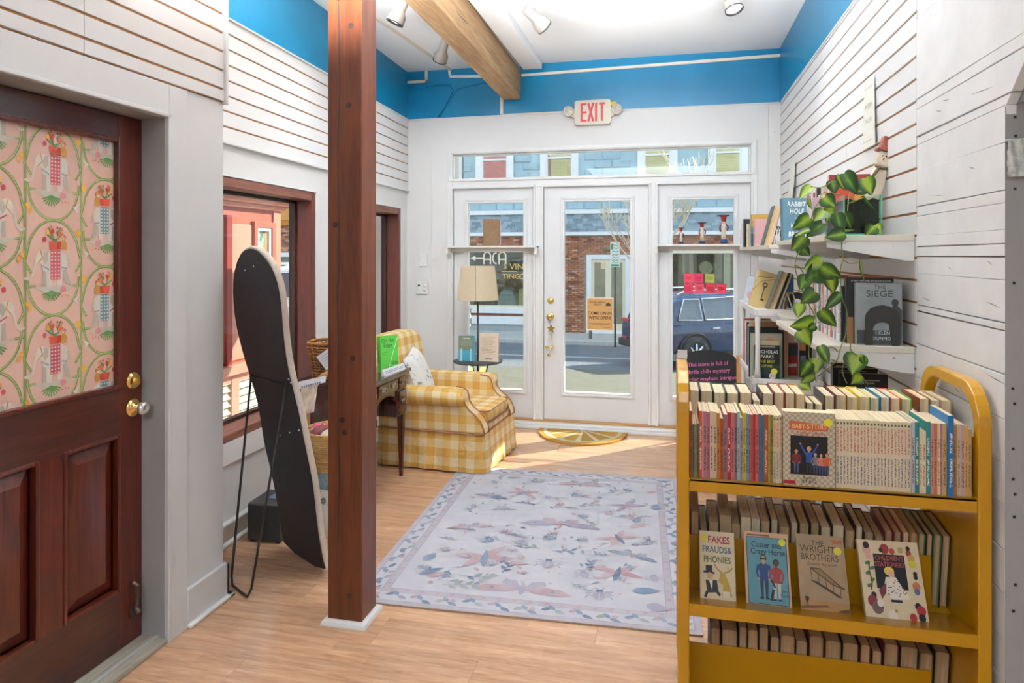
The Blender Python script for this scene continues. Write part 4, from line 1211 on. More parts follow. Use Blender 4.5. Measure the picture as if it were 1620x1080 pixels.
ORD = ['first', 'second', 'third', 'fourth', 'fifth', 'sixth', 'seventh', 'eighth', 'ninth', 'tenth', 'eleventh', 'twelfth', 'thirteenth', 'fourteenth', 'fifteenth',
       'sixteenth', 'seventeenth', 'eighteenth', 'nineteenth', 'twentieth', 'twenty-first', 'twenty-second', 'twenty-third', 'twenty-fourth', 'twenty-fifth', 'twenty-sixth',
       'twenty-seventh', 'twenty-eighth', 'twenty-ninth', 'thirtieth', 'thirty-first', 'thirty-second', 'thirty-third', 'thirty-fourth', 'thirty-fifth', 'thirty-sixth', 'thirty-seventh', 'thirty-eighth']

def book(name, label, group, loc, rotz, th, h, d, cover, hard=False, pages=None, lean=0.0, tilt=0.0, spine_front=True):
    """x across the thickness, y the width from the side turned to the viewer, z up"""
    t = thing(name, label, 'book', loc, rotz, group)
    t.rotation_mode = 'XYZ'
    t.rotation_euler = (tilt, lean, rotz)
    k = min(0.0028, th * 0.16) if hard else 0.0007
    ov = 0.003 if hard else 0.0
    a = th / 2
    c = MB()
    c.box(-a, -a + k, 0, d, 0, h); c.box(a - k, a, 0, d, 0, h)
    if spine_front:
        c.box(-a + k, a - k, 0, k, 0, h)
    else:
        c.box(-a + k, a - k, d - k, d, 0, h)
    c.build('cover', cover, t)
    p = MB()
    y0, y1 = (k, d - ov - 0.0012) if spine_front else (ov + 0.0012, d - k)
    if hard and not spine_front:      # hollow fore-edge of a bound book
        n = 5
        z0, z1 = ov, h - ov
        fr = [(-a + k + (2 * a - 2 * k) * i / n, y0 + 0.005 * math.sin(PI * i / n)) for i in range(n + 1)]
        p.prism(fr + [(a - k, y1), (-a + k, y1)], z0, z1, 'z')
    else:
        p.box(-a + k, a - k, y0, y1, ov, h - ov)
    p.build('pages', pages or PAGES, t)
    return t

CX, CY = 0.022, 2.10
CWD, CDP = 0.831, 0.45
cart = thing('book_cart', 'mustard yellow metal library book cart full of books in the right foreground', 'book cart', (CX, CY, 0))
def endframe(x0, x1):
    def path(o):
        y0, y1, zt, r = 0.0 + o, CDP - o, 1.143 - o, 0.115 - o * 0.6
        pts = [(y0, 0.085)]
        for i in range(7):
            a = PI - i * PI / 12
            pts.append((y0 + r + r * math.cos(a), zt - r + r * math.sin(a)))
        for i in range(7):
            a = PI / 2 - i * PI / 12
            pts.append((y1 - r + r * math.cos(a), zt - r + r * math.sin(a)))
        pts.append((y1, 0.085))
        return pts
    A, B = path(0.0), path(0.034)
    n = len(A)
    m = MB()
    vs = [(x0, y, z) for y, z in A] + [(x0, y, z) for y, z in B] + [(x1, y, z) for y, z in A] + [(x1, y, z) for y, z in B]
    fs = []
    for i in range(n - 1):
        fs += [(i, i + 1, n + i + 1, n + i), (2 * n + i, 3 * n + i, 3 * n + i + 1, 2 * n + i + 1), (i, 2 * n + i, 2 * n + i + 1, i + 1), (n + i, n + i + 1, 3 * n + i + 1, 3 * n + i)]
    fs += [(0, n, 3 * n, 2 * n), (n - 1, 3 * n - 1, 4 * n - 1, 2 * n - 1)]
    m.add(vs, fs)
    return m
endframe(0, 0.034).build('end_frame', CART, cart, bevel=0.004)
endframe(CWD - 0.034, CWD).build('end_frame', CART, cart, bevel=0.004)
MB().box(0.012, 0.018, 0.03, CDP - 0.03, 0.09, 0.985).build('side_panel', CART, cart)
MB().box(CWD - 0.020, CWD - 0.014, 0.03, CDP - 0.03, 0.09, 0.985).build('side_panel', CART, cart)
sx0, sx1 = 0.020, CWD - 0.020
sf = MB(); sf.box(sx0, sx1, 0.004, CDP - 0.004, 0.822, 0.831); sf.box(0.034, CWD - 0.034, 0.004, 0.010, 0.793, 0.831); sf.box(0.034, CWD - 0.034, CDP - 0.010, CDP - 0.004, 0.793, 0.831)
sf.build('top_shelf', CART, cart, bevel=0.002)
for nm, zf in (('middle_shelf', 0.458), ('bottom_shelf', 0.105)):
    s_ = MB()
    zc = zf - 0.052
    s_.prism([(0.004, zf), (0.010, zf), (0.225, zc), (CDP - 0.010, zf), (CDP - 0.004, zf), (CDP - 0.004, zf - 0.036), (CDP - 0.010, zf - 0.036), (CDP - 0.012, zf - 0.008), (0.225, zc - 0.008), (0.012, zf - 0.008), (0.010, zf - 0.036), (0.004, zf - 0.036)], sx0, sx1, 'x')
    s_.build(nm, CART, cart)
    MB().box(sx0, CWD - 0.075, 0.221, 0.229, zc - 0.002, zc + 0.172).build('centre_divider', CART, cart, bevel=0.001)
for (x, y) in ((0.017, 0.03), (CWD - 0.017, 0.03), (0.017, CDP - 0.03), (CWD - 0.017, CDP - 0.03)):
    c_ = MB(); c_.box(x - 0.016, x + 0.016, y - 0.016, y + 0.016, 0.055, 0.092); f_ = c_.build('caster', CHROME, cart, bevel=0.003)
    MB().lathe([(0.012, -0.012), (0.036, -0.012), (0.038, 0.0), (0.036, 0.012), (0.012, 0.012)], 18, (x, y, 0.038), 'x').build('caster_wheel', BLACKP, f_, smooth=True)
MB().box(CWD - 0.0202, CWD - 0.0195, 0.16, 0.165, 0.90, 0.93).build('paint_chip', BRONZE, cart)

TH = math.atan(250.0 / 1080.0)
def px2x(u, Y):
    """room x seen in column u of the photo at depth Y"""
    a = (u - 810.0) / 1080.0
    return Y * (-math.sin(TH) + a * math.cos(TH)) / (math.cos(TH) + a * math.sin(TH))

# ---- top shelf, front row: thin paperbacks
NAMES = {}
left_row = [('#a8402a', 'rust red', 4.4, 0), ('#3a5a58', 'dark teal', 3.5, -.040), ('#7f8f2e', 'leaf green', 3.4, -.040), ('#5b4a52', 'dark plum', 4.0, -.036), ('#b8502c', 'orange red', 5.2, 0), ('#cdb59a', 'thin cream', 1.4, 0), ('#a8707e', 'dusty mauve', 5.8, 0),
            ('#a8606a', 'rose', 5.2, 0), ('#c9b496', 'cream', 5.5, 0), ('#c5b09a', 'pale cream', 5.2, 0), ('#b9762a', 'amber', 5.2, 0), ('#a4501e', 'burnt orange', 6.0, -.016), ('#8b6a78', 'greyish mauve', 6.2, -.004), ('#a8202a', 'crimson', 5.6, 0.002),
            ('#c46a60', 'salmon pink', 5.6, 0), ('#75607e', 'purple', 4.8, 0), ('#9ab4a0', 'mint green', 4.2, 0.004), ('#8c86a0', 'lavender grey', 4.6, -.012), ('#c8a828', 'mustard yellow', 5.2, 0), ('#5a9aa4', 'light teal', 3.8, 0),
            ('#8f6a80', 'mauve', 3.8, 0), ('#b85030', 'brick orange', 3.8, 0), ('#9c2038', 'wine red', 4.0, 0), ('#c4604c', 'coral', 4.5, 0), ('#6a6088', 'slate purple', 4.9, 0), ('#28707e', 'deep teal', 3.9, 0), ('#9a5434', 'brown', 7.8, 0),
            ('#c8a42c', 'thin yellow', 2.6, 0), ('#7a7a3a', 'olive green', 4.8, 0), ('#d0bd9a', 'ivory', 4.8, 0), ('#d3c09e', 'ivory', 4.8, 0), ('#d0bd9a', 'ivory', 4.4, 0)]
inks = {'#a8202a': '#f0d8c8', '#b8502c': '#f4e0c0', '#9a5434': '#d8b89a', '#28707e': '#20404a'}
u = 1091.0
scale_u = (1237.0 - 1091.0) / sum(b[2] for b in left_row)
TG = "paperbacks standing on the cart's top shelf"
for i, (c, nm, w, dh) in enumerate(left_row):
    w *= scale_u
    x0, x1 = px2x(u, 2.118), px2x(u + w, 2.118)
    cm = spine_mat(c, inks.get(c, '#2c2226')) if nm != 'ivory' else spine_mat(c, '#b8503c', 0.06, 0.90, '#3a4a6a')
    book('paperback', nm + " paperback, " + ORD[i] + " from the left end of the cart's top front row", TG, ((x0 + x1) / 2, 2.118 + random.uniform(0, 0.004), 0.8312), 0, (x1 - x0) * 0.985, 0.198 + dh + random.uniform(-0.002, 0.002), 0.135, cm)
    u += w
# the white series
wn = 22
for i in range(wn):
    ua, ub = 1322.5 + (1441 - 1322.5) * i / wn, 1322.5 + (1441 - 1322.5) * (i + 1) / wn
    x0, x1 = px2x(ua, 2.118), px2x(ub, 2.118)
    book('paperback', "cream series paperback with red title, " + ORD[i] + " right of the face-out cover on the cart", TG, ((x0 + x1) / 2, 2.118 + random.uniform(0, 0.002), 0.8312), 0, (x1 - x0) * 0.985, 0.196 + random.uniform(-0.001, 0.001), 0.135, spine_mat('#d9c9ac', '#b0503e', 0.06, 0.90, '#40506e'), spine_front=True)
right_row = [('#b8b8c4', 'pale grey', 6.0, 0), ('#2a8078', 'teal', 7.4, 0.001), ('#d9c7a6', 'short cream', 5.0, -.022), ('#dccaa8', 'short ivory', 5.6, -.024), ('#2f8a84', 'wide teal', 7.6, 0.004), ('#c08aa0', 'pink', 5.2, 0), ('#d27a32', 'orange', 6.0, 0), ('#d8c8ae', 'cream', 4.4, 0),
             ('#a87a94', 'thin mauve', 3.4, 0), ('#d0a864', 'tan yellow', 7.0, 0), ('#1f6fa8', 'tall bright blue', 9.0, 0.026), ('#c07a20', 'ochre', 8.0, -.002), ('#b8b0a0', 'grey cream', 6.0, 0), ('#c09a96', 'dusty pink', 7.0, 0), ('#cfa240', 'yellow', 4.6, -.004), ('#b89a70', 'sand brown', 6.0, -.012)]
u = 1441.5
scale_u = (1537.0 - u) / sum(b[2] for b in right_row)
for i, (c, nm, w, dh) in enumerate(right_row):
    w *= scale_u
    x0, x1 = px2x(u, 2.118), px2x(u + w, 2.118)
    ic = '#a83a32' if 'short' in nm else ('#e8e0d0' if c in ('#2a8078', '#1f6fa8', '#2f8a84') else '#6a4a30')
    book('paperback', nm + " paperback, " + ORD[len(right_row) - 1 - i] + " from the right end of the cart's top front row", TG, ((x0 + x1) / 2, 2.118 - (0.012 if 'tall' in nm else 0), 0.8312), 0, (x1 - x0) * 0.985, 0.198 + dh, 0.14, spine_mat(c, ic))
    u += w

# face-out cover in the middle of that row
def coverbook(name, label, loc, w, h, th, tilt, rotz, base, back=None, pages=None, group=None, hard=False):
    """book shown cover first: x across the cover, z up, cover at y = 0"""
    t = thing(name, label, 'book', loc, rotz, group)
    t.rotation_euler = (tilt, 0, rotz)
    k = 0.0025 if hard else 0.0008
    c = MB(); c.box(-w / 2, w / 2, 0, k, 0, h); c.box(-w / 2, w / 2, th - k, th, 0, h); c.box(-w / 2, -w / 2 + k, k, th - k, 0, h)
    c.build('cover', base, t)
    o = 0.003 if hard else 0.0006
    MB().box(-w / 2 + k, w / 2 - o, k, th - k, o, h - o).build('pages', pages or PAGES, t)
    return t, Art((0, 0, 0), (1, 0, 0), (0, 0, 1))

def person_print(at, cx, z0, hh, top, leg, skin='#c89a7a', hair='#3a2a20', arms=0):
    """tiny printed figure"""
    w = hh * 0.22
    X = lambda k: cx + w * k
    Z = lambda k: z0 + hh * k
    for sd in (-1, 1):
        at.poly(leg, [(X(sd * 0.02), Z(0.48)), (X(sd * 0.46), Z(0.48)), (X(sd * 0.42), Z(0.24)), (X(sd * 0.34), Z(0.03)), (X(sd * 0.12), Z(0.03)), (X(sd * 0.10), Z(0.24))])
        at.poly('#1e1a1c', [(X(sd * 0.08), Z(0.0)), (X(sd * 0.58), Z(0.0)), (X(sd * 0.40), Z(0.045)), (X(sd * 0.10), Z(0.045))])
        if arms:
            at.line(top, [(X(sd * 0.5), Z(0.74)), (X(sd * 0.95), Z(0.90)), (X(sd * 1.3), Z(1.06))], [w * 0.34, w * 0.28, w * 0.2]); at.disc(skin, X(sd * 1.34), Z(1.08), w * 0.14, None, 7)
        else:
            at.line(top, [(X(sd * 0.52), Z(0.76)), (X(sd * 0.76), Z(0.60)), (X(sd * 0.56), Z(0.46))], [w * 0.30, w * 0.26, w * 0.18]); at.disc(skin, X(sd * 0.54), Z(0.445), w * 0.13, None, 7)
    at.poly(top, [(X(-0.46), Z(0.42)), (X(0.46), Z(0.42)), (X(0.42), Z(0.58)), (X(0.60), Z(0.75)), (X(0.30), Z(0.80)), (X(-0.30), Z(0.80)), (X(-0.60), Z(0.75)), (X(-0.42), Z(0.58))])
    at.rect(skin, X(-0.12), Z(0.78), X(0.12), Z(0.84))
    at.disc(hair, cx, Z(0.915), w * 0.36, w * 0.42, 10); at.disc(skin, cx, Z(0.895), w * 0.28, w * 0.34, 10)

cxm = (px2x(1238, 2.116) + px2x(1321, 2.116)) / 2
w_, h_ = px2x(1321, 2.116) - px2x(1238, 2.116) - 0.002, 0.213
CHK = None
def checker(name, c1, c2, s):
    m, t, n, b = nodes(name)
    co = N(t, 'TexCoord'); ck_ = N(t, 'TexChecker'); ck_.inputs['Scale'].default_value = s
    ck_.inputs['Color1'].default_value = (*lin(c1), 1); ck_.inputs['Color2'].default_value = (*lin(c2), 1)
    mp = N(t, 'Mapping'); mp.inputs['Location'].default_value = (0.0011, 0.0013, 0.0007); t.links.new(co.outputs['Object'], mp.inputs[0]); t.links.new(mp.outputs[0], ck_.inputs['Vector']); t.links.new(ck_.outputs[0], b.inputs['Base Color']); b.inputs['Roughness'].default_value = 0.4
    return m
t, at = coverbook('paperback', "checkered boxed paperback facing out in the cart's top row", (cxm, 2.110, 0.8312), w_, h_, 0.045, 0, 0, checker('taupe_checker_cover', '#a89a84', '#c8bca4', 125), group=None)
at.poly('#c8643a', [(-w_ * 0.38, h_ * 0.755), (w_ * 0.37, h_ * 0.755), (w_ * 0.37, h_ * 0.83), (-w_ * 0.38, h_ * 0.885)])
at.text('#f0d49a', 'BABY-SITTERS', 0.0, h_ * 0.805, 0.0185, 0.80)
at.text('#b83a2c', 'Little Sister', 0.006, h_ * 0.715, 0.017)
at.rect('#14121a', -w_ * 0.36, h_ * 0.155, w_ * 0.36, h_ * 0.68)
for k_, (px_, hh, tp, lg, ar) in enumerate(((-0.036, 0.072, '#7a2a30', '#4a5a7a', 0), (0.0, 0.080, '#2a52a0', '#26302a', 1), (0.018, 0.064, '#77757a', '#3a4a6a', 0), (0.034, 0.062, '#d07a74', '#3a4f7a', 0), (0.050, 0.064, '#c8622a', '#45567a', 0))):
    person_print(at, px_ * 0.95, h_ * 0.165, hh, tp, lg, hair='#c8a050' if k_ == 1 else '#3a261c', arms=ar)
at.text('#2a2626', 'Books', 0.0, h_ * 0.115, 0.014)
at.text('#2a2626', '#9-#12', 0.0, h_ * 0.065, 0.014)
at.disc('#e8dc3a', w_ * 0.37, h_ * 0.875, 0.012)
at.rect('#a8202a', -w_ * 0.5, h_ * 0.02, -w_ * 0.26, h_ * 0.07)
at.done('cover_print', t)

# ---- top shelf, back row: hardbacks with the page edges turned this way
HB = {}
def hb(c):
    if c not in HB: HB[c] = paint('hardback_' + c.lstrip('#'), c, 0.4, 0.06, 20)
    return HB[c]
back = [(1091, 1107, '#1c1c1e', 0), (1108, 1128, '#24282a', 0), (1129, 1148, '#2f5a4a', 0), (1149, 1169, '#1a1a1c', 0), (1169.5, 1190, '#16161a', 0), (1190.5, 1204, '#4a2226', -.025), (1205.5, 1224, '#25262a', .004), (1224.5, 1241, '#9a3a2a', .004), (1241.5, 1258, '#7a2a24', .004), (1258.5, 1274, '#b58a2c', .004),
        (1275, 1288, '#2a2420', -.022), (1288.5, 1302.5, '#5a4a38', -.022), (1303.5, 1321, '#1e1e22', .006), (1321.5, 1340, '#7c3424', .004), (1340.5, 1358, '#cdb21c', .004), (1358.5, 1375.5, '#d4b81e', .004), (1376, 1392, '#1e6f86', .004), (1392.5, 1408, '#1c6a84', .004), (1408.5, 1425, '#d0402e', .004), (1425.5, 1442.5, '#54b03c', .004),
        (1443, 1453, '#3a3430', -.03), (1453.5, 1471, '#8a4a2c', .006), (1471.5, 1487.5, '#9c8a70', .006), (1488, 1505, '#b59a74', .006)]
BN = {'#cdb21c': 'yellow', '#d4b81e': 'bright yellow', '#1e6f86': 'teal', '#1c6a84': 'deep teal', '#d0402e': 'red', '#54b03c': 'green', '#9a3a2a': 'rust red', '#7a2a24': 'maroon', '#b58a2c': 'ochre', '#2f5a4a': 'dark green', '#4a2226': 'short maroon', '#5a4a38': 'short brown', '#2a2420': 'short dark brown', '#3a3430': 'short grey', '#8a4a2c': 'brown', '#9c8a70': 'beige', '#b59a74': 'tan', '#7c3424': 'reddish brown'}
for i, (a, b, c, dh) in enumerate(back):
    x0, x1 = px2x(a, 2.335), px2x(b, 2.335)
    book('hardback', BN.get(c, 'black') + " hardback, page edges out, " + ORD[i] + " from left in the cart's top back row", "hardbacks in the cart's top back row", ((x0 + x1) / 2, 2.335, 0.8312), 0, (x1 - x0), 0.218 + dh + random.uniform(-0.003, 0.003), 0.165 if dh >= 0 else 0.14, hb(c), True, spine_front=False)

# ---- middle shelf, back row
rb = random.Random(8)
cols = ['#3a3230', '#8a7a5c', '#5a3a2c', '#c2ae8a', '#9a8260', '#6d5a44', '#e0dcd2', '#2a2a2c', '#1f1f22', '#3d4a3a', '#24242a']
u = 1092.0
i = 0
zb = 0.407
tops = ['#7a2f34', '#8e2c30', '#b4623a', '#c08a4a', '#3f6a4c', '#24301f', '#5c8a62', '#4a3a2a']
while u < 1496:
    w = rb.uniform(12, 21)
    if u > 1392: w = rb.uniform(11, 14)
    if u + w > 1500: break
    x0, x1 = px2x(u, 2.345), px2x(u + w, 2.345)
    hgt = rb.uniform(0.215, 0.245) if u > 1150 else rb.uniform(0.185, 0.25)
    lean = 0.0
    if u > 1392:
        c = tops[min(len(tops) - 1, int((u - 1392) / 13))]; hgt = 0.235; lean = -0.0
    else:
        c = rb.choice(cols)
    book('hardback', "worn hardback, page edges out, " + ORD[i] + " from left in the cart's middle back row", "hardbacks in the cart's middle back row", ((x0 + x1) / 2, 2.345, zb + 0.004), 0, (x1 - x0) * 0.97, hgt, 0.16, hb(c), u < 1130 or u > 1180, PAGESO if rb.random() < 0.6 else PAGES, spine_front=False).rotation_euler[0] = 0.13
    u += w + 0.6
    i += 1
# ---- bottom shelf, back row
u = 1123.0
i = 0
cols = ['#1e1e20', '#6a2a24', '#b59a6a', '#2c3540', '#c9bda4', '#4a3428', '#7f6a3a', '#1a1a1c']
while u < 1492:
    w = rb.uniform(14, 30)
    if u + w > 1500: break
    x0, x1 = px2x(u, 2.345), px2x(u + w, 2.345)
    book('hardback', "thick hardback, page edges out, " + ORD[i] + " from left on the cart's bottom shelf", "hardbacks on the cart's bottom shelf", ((x0 + x1) / 2, 2.345, 0.058), 0, (x1 - x0) * 0.96, rb.uniform(0.21, 0.245), 0.16, hb(rb.choice(cols)), True, PAGESO, spine_front=False).rotation_euler[0] = 0.13
    u += w + 1.0
    i += 1

# ---- four covers facing out on the middle shelf
TILT = -0.42
def faceout(ua, ub, h, label, base, rot=0.0, th=0.012):
    Yb = 2.178
    x0, x1 = px2x(ua, Yb), px2x(ub, Yb)
    return coverbook('paperback', label, ((x0 + x1) / 2, Yb, 0.4235), x1 - x0, h, th, TILT, rot, base, pages=PAGESO, group="covers facing out on the cart's middle shelf") + (x1 - x0,)
STK = '#d8d032'
t, at, w = faceout(1108, 1165, 0.212, "cream picture book lettered Fakes Frauds and Phonies facing out on cart", ink('#d8c4a0'))
h = 0.212
at.text('#a82838', 'FAKES', w * 0.06, h * 0.88, 0.029, 0.85, off=0.022); at.text('#3a6a7c', 'FRAUDS&', 0.0, h * 0.745, 0.026, 0.80, off=0.022); at.text('#5a6a30', 'PHONIES', 0.0, h * 0.61, 0.026, 0.78, off=0.022)
at.disc(STK, -w * 0.37, h * 0.90, 0.010)
at.rect('#1e1a1c', -w * 0.33, h * 0.44, -w * 0.14, h * 0.53); at.line('#1e1a1c', [(-w * 0.40, h * 0.44), (-w * 0.08, h * 0.43)], 0.006)
at.disc('#caa07a', -w * 0.22, h * 0.39, 0.010); at.poly('#1e1a1c', [(-w * 0.34, h * 0.33), (-w * 0.02, h * 0.34), (w * 0.02, h * 0.18), (-w * 0.3, h * 0.16)]); at.poly('#e6dccb', [(-w * 0.24, h * 0.33), (-w * 0.14, h * 0.33), (-w * 0.16, h * 0.2)])
at.line('#1e1a1c', [(-w * 0.3, h * 0.18), (-w * 0.36, h * 0.1)], 0.008); at.line('#1e1a1c', [(-w * 0.05, h * 0.2), (w * 0.06, h * 0.14)], 0.008)
at.poly('#c09a30', [(w * 0.02, h * 0.32), (w * 0.10, h * 0.46), (w * 0.22, h * 0.43), (w * 0.34, h * 0.28), (w * 0.40, h * 0.14), (w * 0.12, h * 0.14), (w * 0.16, h * 0.28)])
at.line('#a08440', [(w * 0.12, h * 0.44), (-w * 0.02, h * 0.5), (-w * 0.08, h * 0.55)], 0.004); at.line('#a08440', [(w * 0.18, h * 0.44), (w * 0.34, h * 0.47), (w * 0.42, h * 0.52)], 0.004); at.line('#a08440', [(w * 0.3, h * 0.46), (w * 0.30, h * 0.53)], 0.003)
at.rect('#ded2b8', w * 0.14, h * 0.12, w * 0.34, h * 0.20); at.line('#2a2626', [(-w * 0.36, h * 0.075), (-w * 0.02, h * 0.06)], 0.004); at.line('#2a2626', [(w * 0.18, h * 0.06), (w * 0.36, h * 0.055)], 0.004)
at.done('cover_print', t)
t, at, w = faceout(1181, 1254, 0.222, "blue and peach paperback lettered Custer and Crazy Horse facing out on cart", ink('#cba587'))
h = 0.222
at.rect('#3a2a2c', -w * 0.445, h * 0.085, w * 0.455, h * 0.935); at.rect('#5c94a2', -w * 0.43, h * 0.093, w * 0.44, h * 0.928)
at.text('#1c2a36', 'Custer and', 0.0, h * 0.835, 0.024, 0.82, off=0.014); at.text('#1c2a36', 'Crazy Horse', 0.004, h * 0.745, 0.024, 0.82, off=0.014)
at.line('#7a3a30', [(-w * 0.42, h * 0.958), (w * 0.08, h * 0.958)], 0.004); at.disc(STK, w * 0.36, h * 0.885, 0.0105)
person_print(at, -w * 0.08, h * 0.15, h * 0.56, '#26437a', '#22304e', hair='#4a3424'); at.rect('#20262e', -w * 0.15, h * 0.645, -w * 0.01, h * 0.67)
person_print(at, w * 0.20, h * 0.14, h * 0.52, '#a03a34', '#c9bcae', '#5a3424', '#1c1618'); at.line('#2a2426', [(w * 0.08, h * 0.40), (w * 0.16, h * 0.30)], 0.006)
at.line('#2a2426', [(w * 0.12, h * 0.28), (w * 0.06, h * 0.14)], 0.008); at.text('#1c2a36', 'Jim\nRazzi', w * 0.36, h * 0.24, 0.012)
at.rect('#9c2a2c', -w * 0.5, h * 0.02, -w * 0.20, h * 0.055)
at.done('cover_print', t)
t, at, w = faceout(1268, 1347, 0.228, "sepia paperback lettered The Wright Brothers with biplane facing out on cart", paint('sepia_sky_cover', '#a58a68', 0.4, 0.16, 14), rot=0.02)
h = 0.228
at.text('#4a3a2c', 'THE', -w * 0.05, h * 0.895, 0.020); at.text('#4a3a2c', 'WRIGHT', -0.008, h * 0.815, 0.029, 0.88); at.text('#4a3a2c', 'BROTHERS', -0.004, h * 0.715, 0.027, 0.82); at.text('#4a3a2c', 'Quentin Reynolds', 0.0, h * 0.635, 0.012, shear=0.25)
at.disc(STK, w * 0.36, h * 0.815, 0.011); at.rect('#b8683a', w * 0.26, h * 0.90, w * 0.46, h * 0.95)
at.poly('#b0824c', [(-w * 0.49, h * 0.02), (w * 0.49, h * 0.02), (w * 0.49, h * 0.17), (w * 0.2, h * 0.20), (-w * 0.1, h * 0.19), (-w * 0.49, h * 0.22)]); at.poly('#6a4428', [(w * 0.1, h * 0.02), (w * 0.49, h * 0.02), (w * 0.49, h * 0.13), (w * 0.3, h * 0.10)]); at.poly('#7c5430', [(-w * 0.49, h * 0.09), (w * 0.1, h * 0.13), (w * 0.05, h * 0.15), (-w * 0.49, h * 0.12)])
at.poly('#8f7448', [(-w * 0.24, h * 0.585), (-w * 0.05, h * 0.585), (w * 0.42, h * 0.37), (w * 0.30, h * 0.36)])
A_, B_, C_, D_ = (-w * 0.24, h * 0.585), (w * 0.10, h * 0.56), (w * 0.44, h * 0.36), (-w * 0.24, h * 0.44)
at.poly('#4a3a2a', [(-w * 0.27, h * 0.44), (-w * 0.12, h * 0.425), (w * 0.38, h * 0.255), (w * 0.30, h * 0.25)]); at.line('#5a4632', [A_, (-w * 0.05, h * 0.585), (w * 0.42, h * 0.35)], 0.003); at.line('#5a4632', [A_, (w * 0.20, h * 0.40), C_], 0.003)
for q in range(5):
    s = q / 4; at.line('#5a4632', [(-w * 0.24 + s * w * 0.6, h * (0.585 - 0.2 * s)), (-w * 0.22 + s * w * 0.56, h * (0.435 - 0.16 * s))], 0.002)
person_print(at, -w * 0.36, h * 0.12, h * 0.15, '#3a2c24', '#3a2c24'); at.done('cover_print', t)
t, at, w = faceout(1371, 1473, 0.228, "large cream book lettered Children's Stationery facing out at right of cart's middle shelf", ink('#dccba6'), rot=0.06, th=0.016)
h = 0.228
at.rect('#14141a', -w * 0.26, h * 0.42, w * 0.25, h * 0.835)
at.text('#c05a50', "CHILDREN'S", w * 0.0, h * 0.785, 0.0185, 0.78, off=0.01); at.text('#c05a50', 'STATIONERY', w * 0.0, h * 0.71, 0.0185, 0.78, off=0.01)
at.disc('#e8cc5c', -w * 0.03, h * 0.635, 0.014, 0.012); at.disc('#e0b09a', 0.0, h * 0.60, 0.009)
at.poly('#e6dccc', [(-w * 0.10, h * 0.56), (w * 0.06, h * 0.57), (w * 0.16, h * 0.44), (w * 0.26, h * 0.32), (-w * 0.02, h * 0.30), (-w * 0.16, h * 0.40)])
for q in range(34):
    xx, zz_ = rb.uniform(-0.12, 0.2) * w, rb.uniform(0.32, 0.55) * h
    if zz_ / h < 0.58 - 0.9 * abs(xx / w - 0.02): at.rect('#3a3038', xx, zz_, xx + 0.003, zz_ + 0.003)
at.poly('#7c3440', [(-w * 0.24, h * 0.40), (-w * 0.10, h * 0.50), (-w * 0.12, h * 0.38), (-w * 0.2, h * 0.30)]); at.rect('#20202a', -w * 0.06, h * 0.27, w * 0.12, h * 0.30)
for (xx, zz_, r_, c) in ((-0.36, .88, .012, '#d9a890'), (-0.36, .935, .009, '#22222a'), (-.34, .80, .008, '#e0a8a0'), (-0.06, .90, .013, '#a03a34'), (-0.12, .885, .006, '#20202a'), (.06, .875, .008, '#c04a40'), (.33, .86, .008, '#a04038'), (.36, .80, .010, '#c8a05a'), (.33, .92, .006, '#22222a'), (.39, .62, .006, '#1c1c22'), (.39, .58, .006, '#1c1c22'), (.38, .47, .011, '#c87a50'), (.38, .41, .008, '#5a6a9a'), (.36, .24, .009, '#1c1a1e'), (.40, .19, .013, '#b02a30'), (.40, .11, .010, '#1c1a1e'), (.26, .11, .010, '#b8302c'),
                         (-.33, .34, .008, '#22222a'), (-.36, .27, .014, '#8a3440'), (-.29, .20, .016, '#7a5a5c'), (-.24, .25, .009, '#e6dfd2'), (-.06, .11, .014, '#e8dccb'), (.0, .17, .004, '#c88a3a')):
    at.disc(c, xx * w, zz_ * h, r_, r_ * 1.15, 9)
for (xx, zz_) in ((-.37, .72), (-.30, .66), (-.38, .60), (-.32, .52), (-.38, .45)):
    at.disc('#4f7a58', xx * w, zz_ * h, 0.008, 0.005, 8, 0.5)
at.line('#6a4a3a', [(-w * 0.34, h * 0.74), (-w * 0.36, h * 0.62), (-w * 0.33, h * 0.5), (-w * 0.36, h * 0.4)], 0.004); at.rect('#b5a468', w * 0.16, h * 0.86, w * 0.24, h * 0.93)
at.disc(STK, w * 0.37, h * 0.735, 0.0105)
at.done('cover_print', t)
# ================================================================== RIGHT-HAND SHELVES, PLANT, PLASTIC SHELVING
cT, sT = math.cos(TH), math.sin(TH)
def at_px(u, v, Y):
    a, b = (u - 810.0) / 1080.0, (402.0 - v) / 1080.0
    t = Y / (cT + a * sT)
    return Vector((t * (-sT + a * cT), Y, 1.5 + t * b))

MELA = paint('cream_melamine', '#dcd5c8', 0.4, 0.03, 4)
def wall_shelf(name, label, y0, y1, zt, xf, brackets):
    t = thing(name, label, 'shelf', (XR, y0, zt))
    w = xf - XR
    MB().box(w, -0.002, 0, y1 - y0, -0.022, 0).build('board', MELA, t, bevel=0.002)
    for yb in brackets:
        MB().prism([(w + 0.01, -0.0225), (-0.002, -0.0225), (-0.002, -0.095), (-0.03, -0.095), (w + 0.01, -0.045)], yb, yb + 0.006, 'y').build('bracket', TRIM, t)
        MB().lathe([(0.001, -0.001), (0.005, -0.001), (0.005, 0.002), (0.001, 0.002)], 8, (-0.07, yb - 0.001, -0.040), 'y').build('bracket_screw', CHROME, t)
    return t
wall_shelf('wall_shelf', 'near upper wall shelf carrying the trailing plant', 2.752, 3.92, 1.571, 0.562, (0.004, 0.58, 1.15))
wall_shelf('wall_shelf', 'far upper wall shelf beside the right glass door', 3.97, 5.60, 1.552, 0.53, (0.004, 0.8, 1.6))
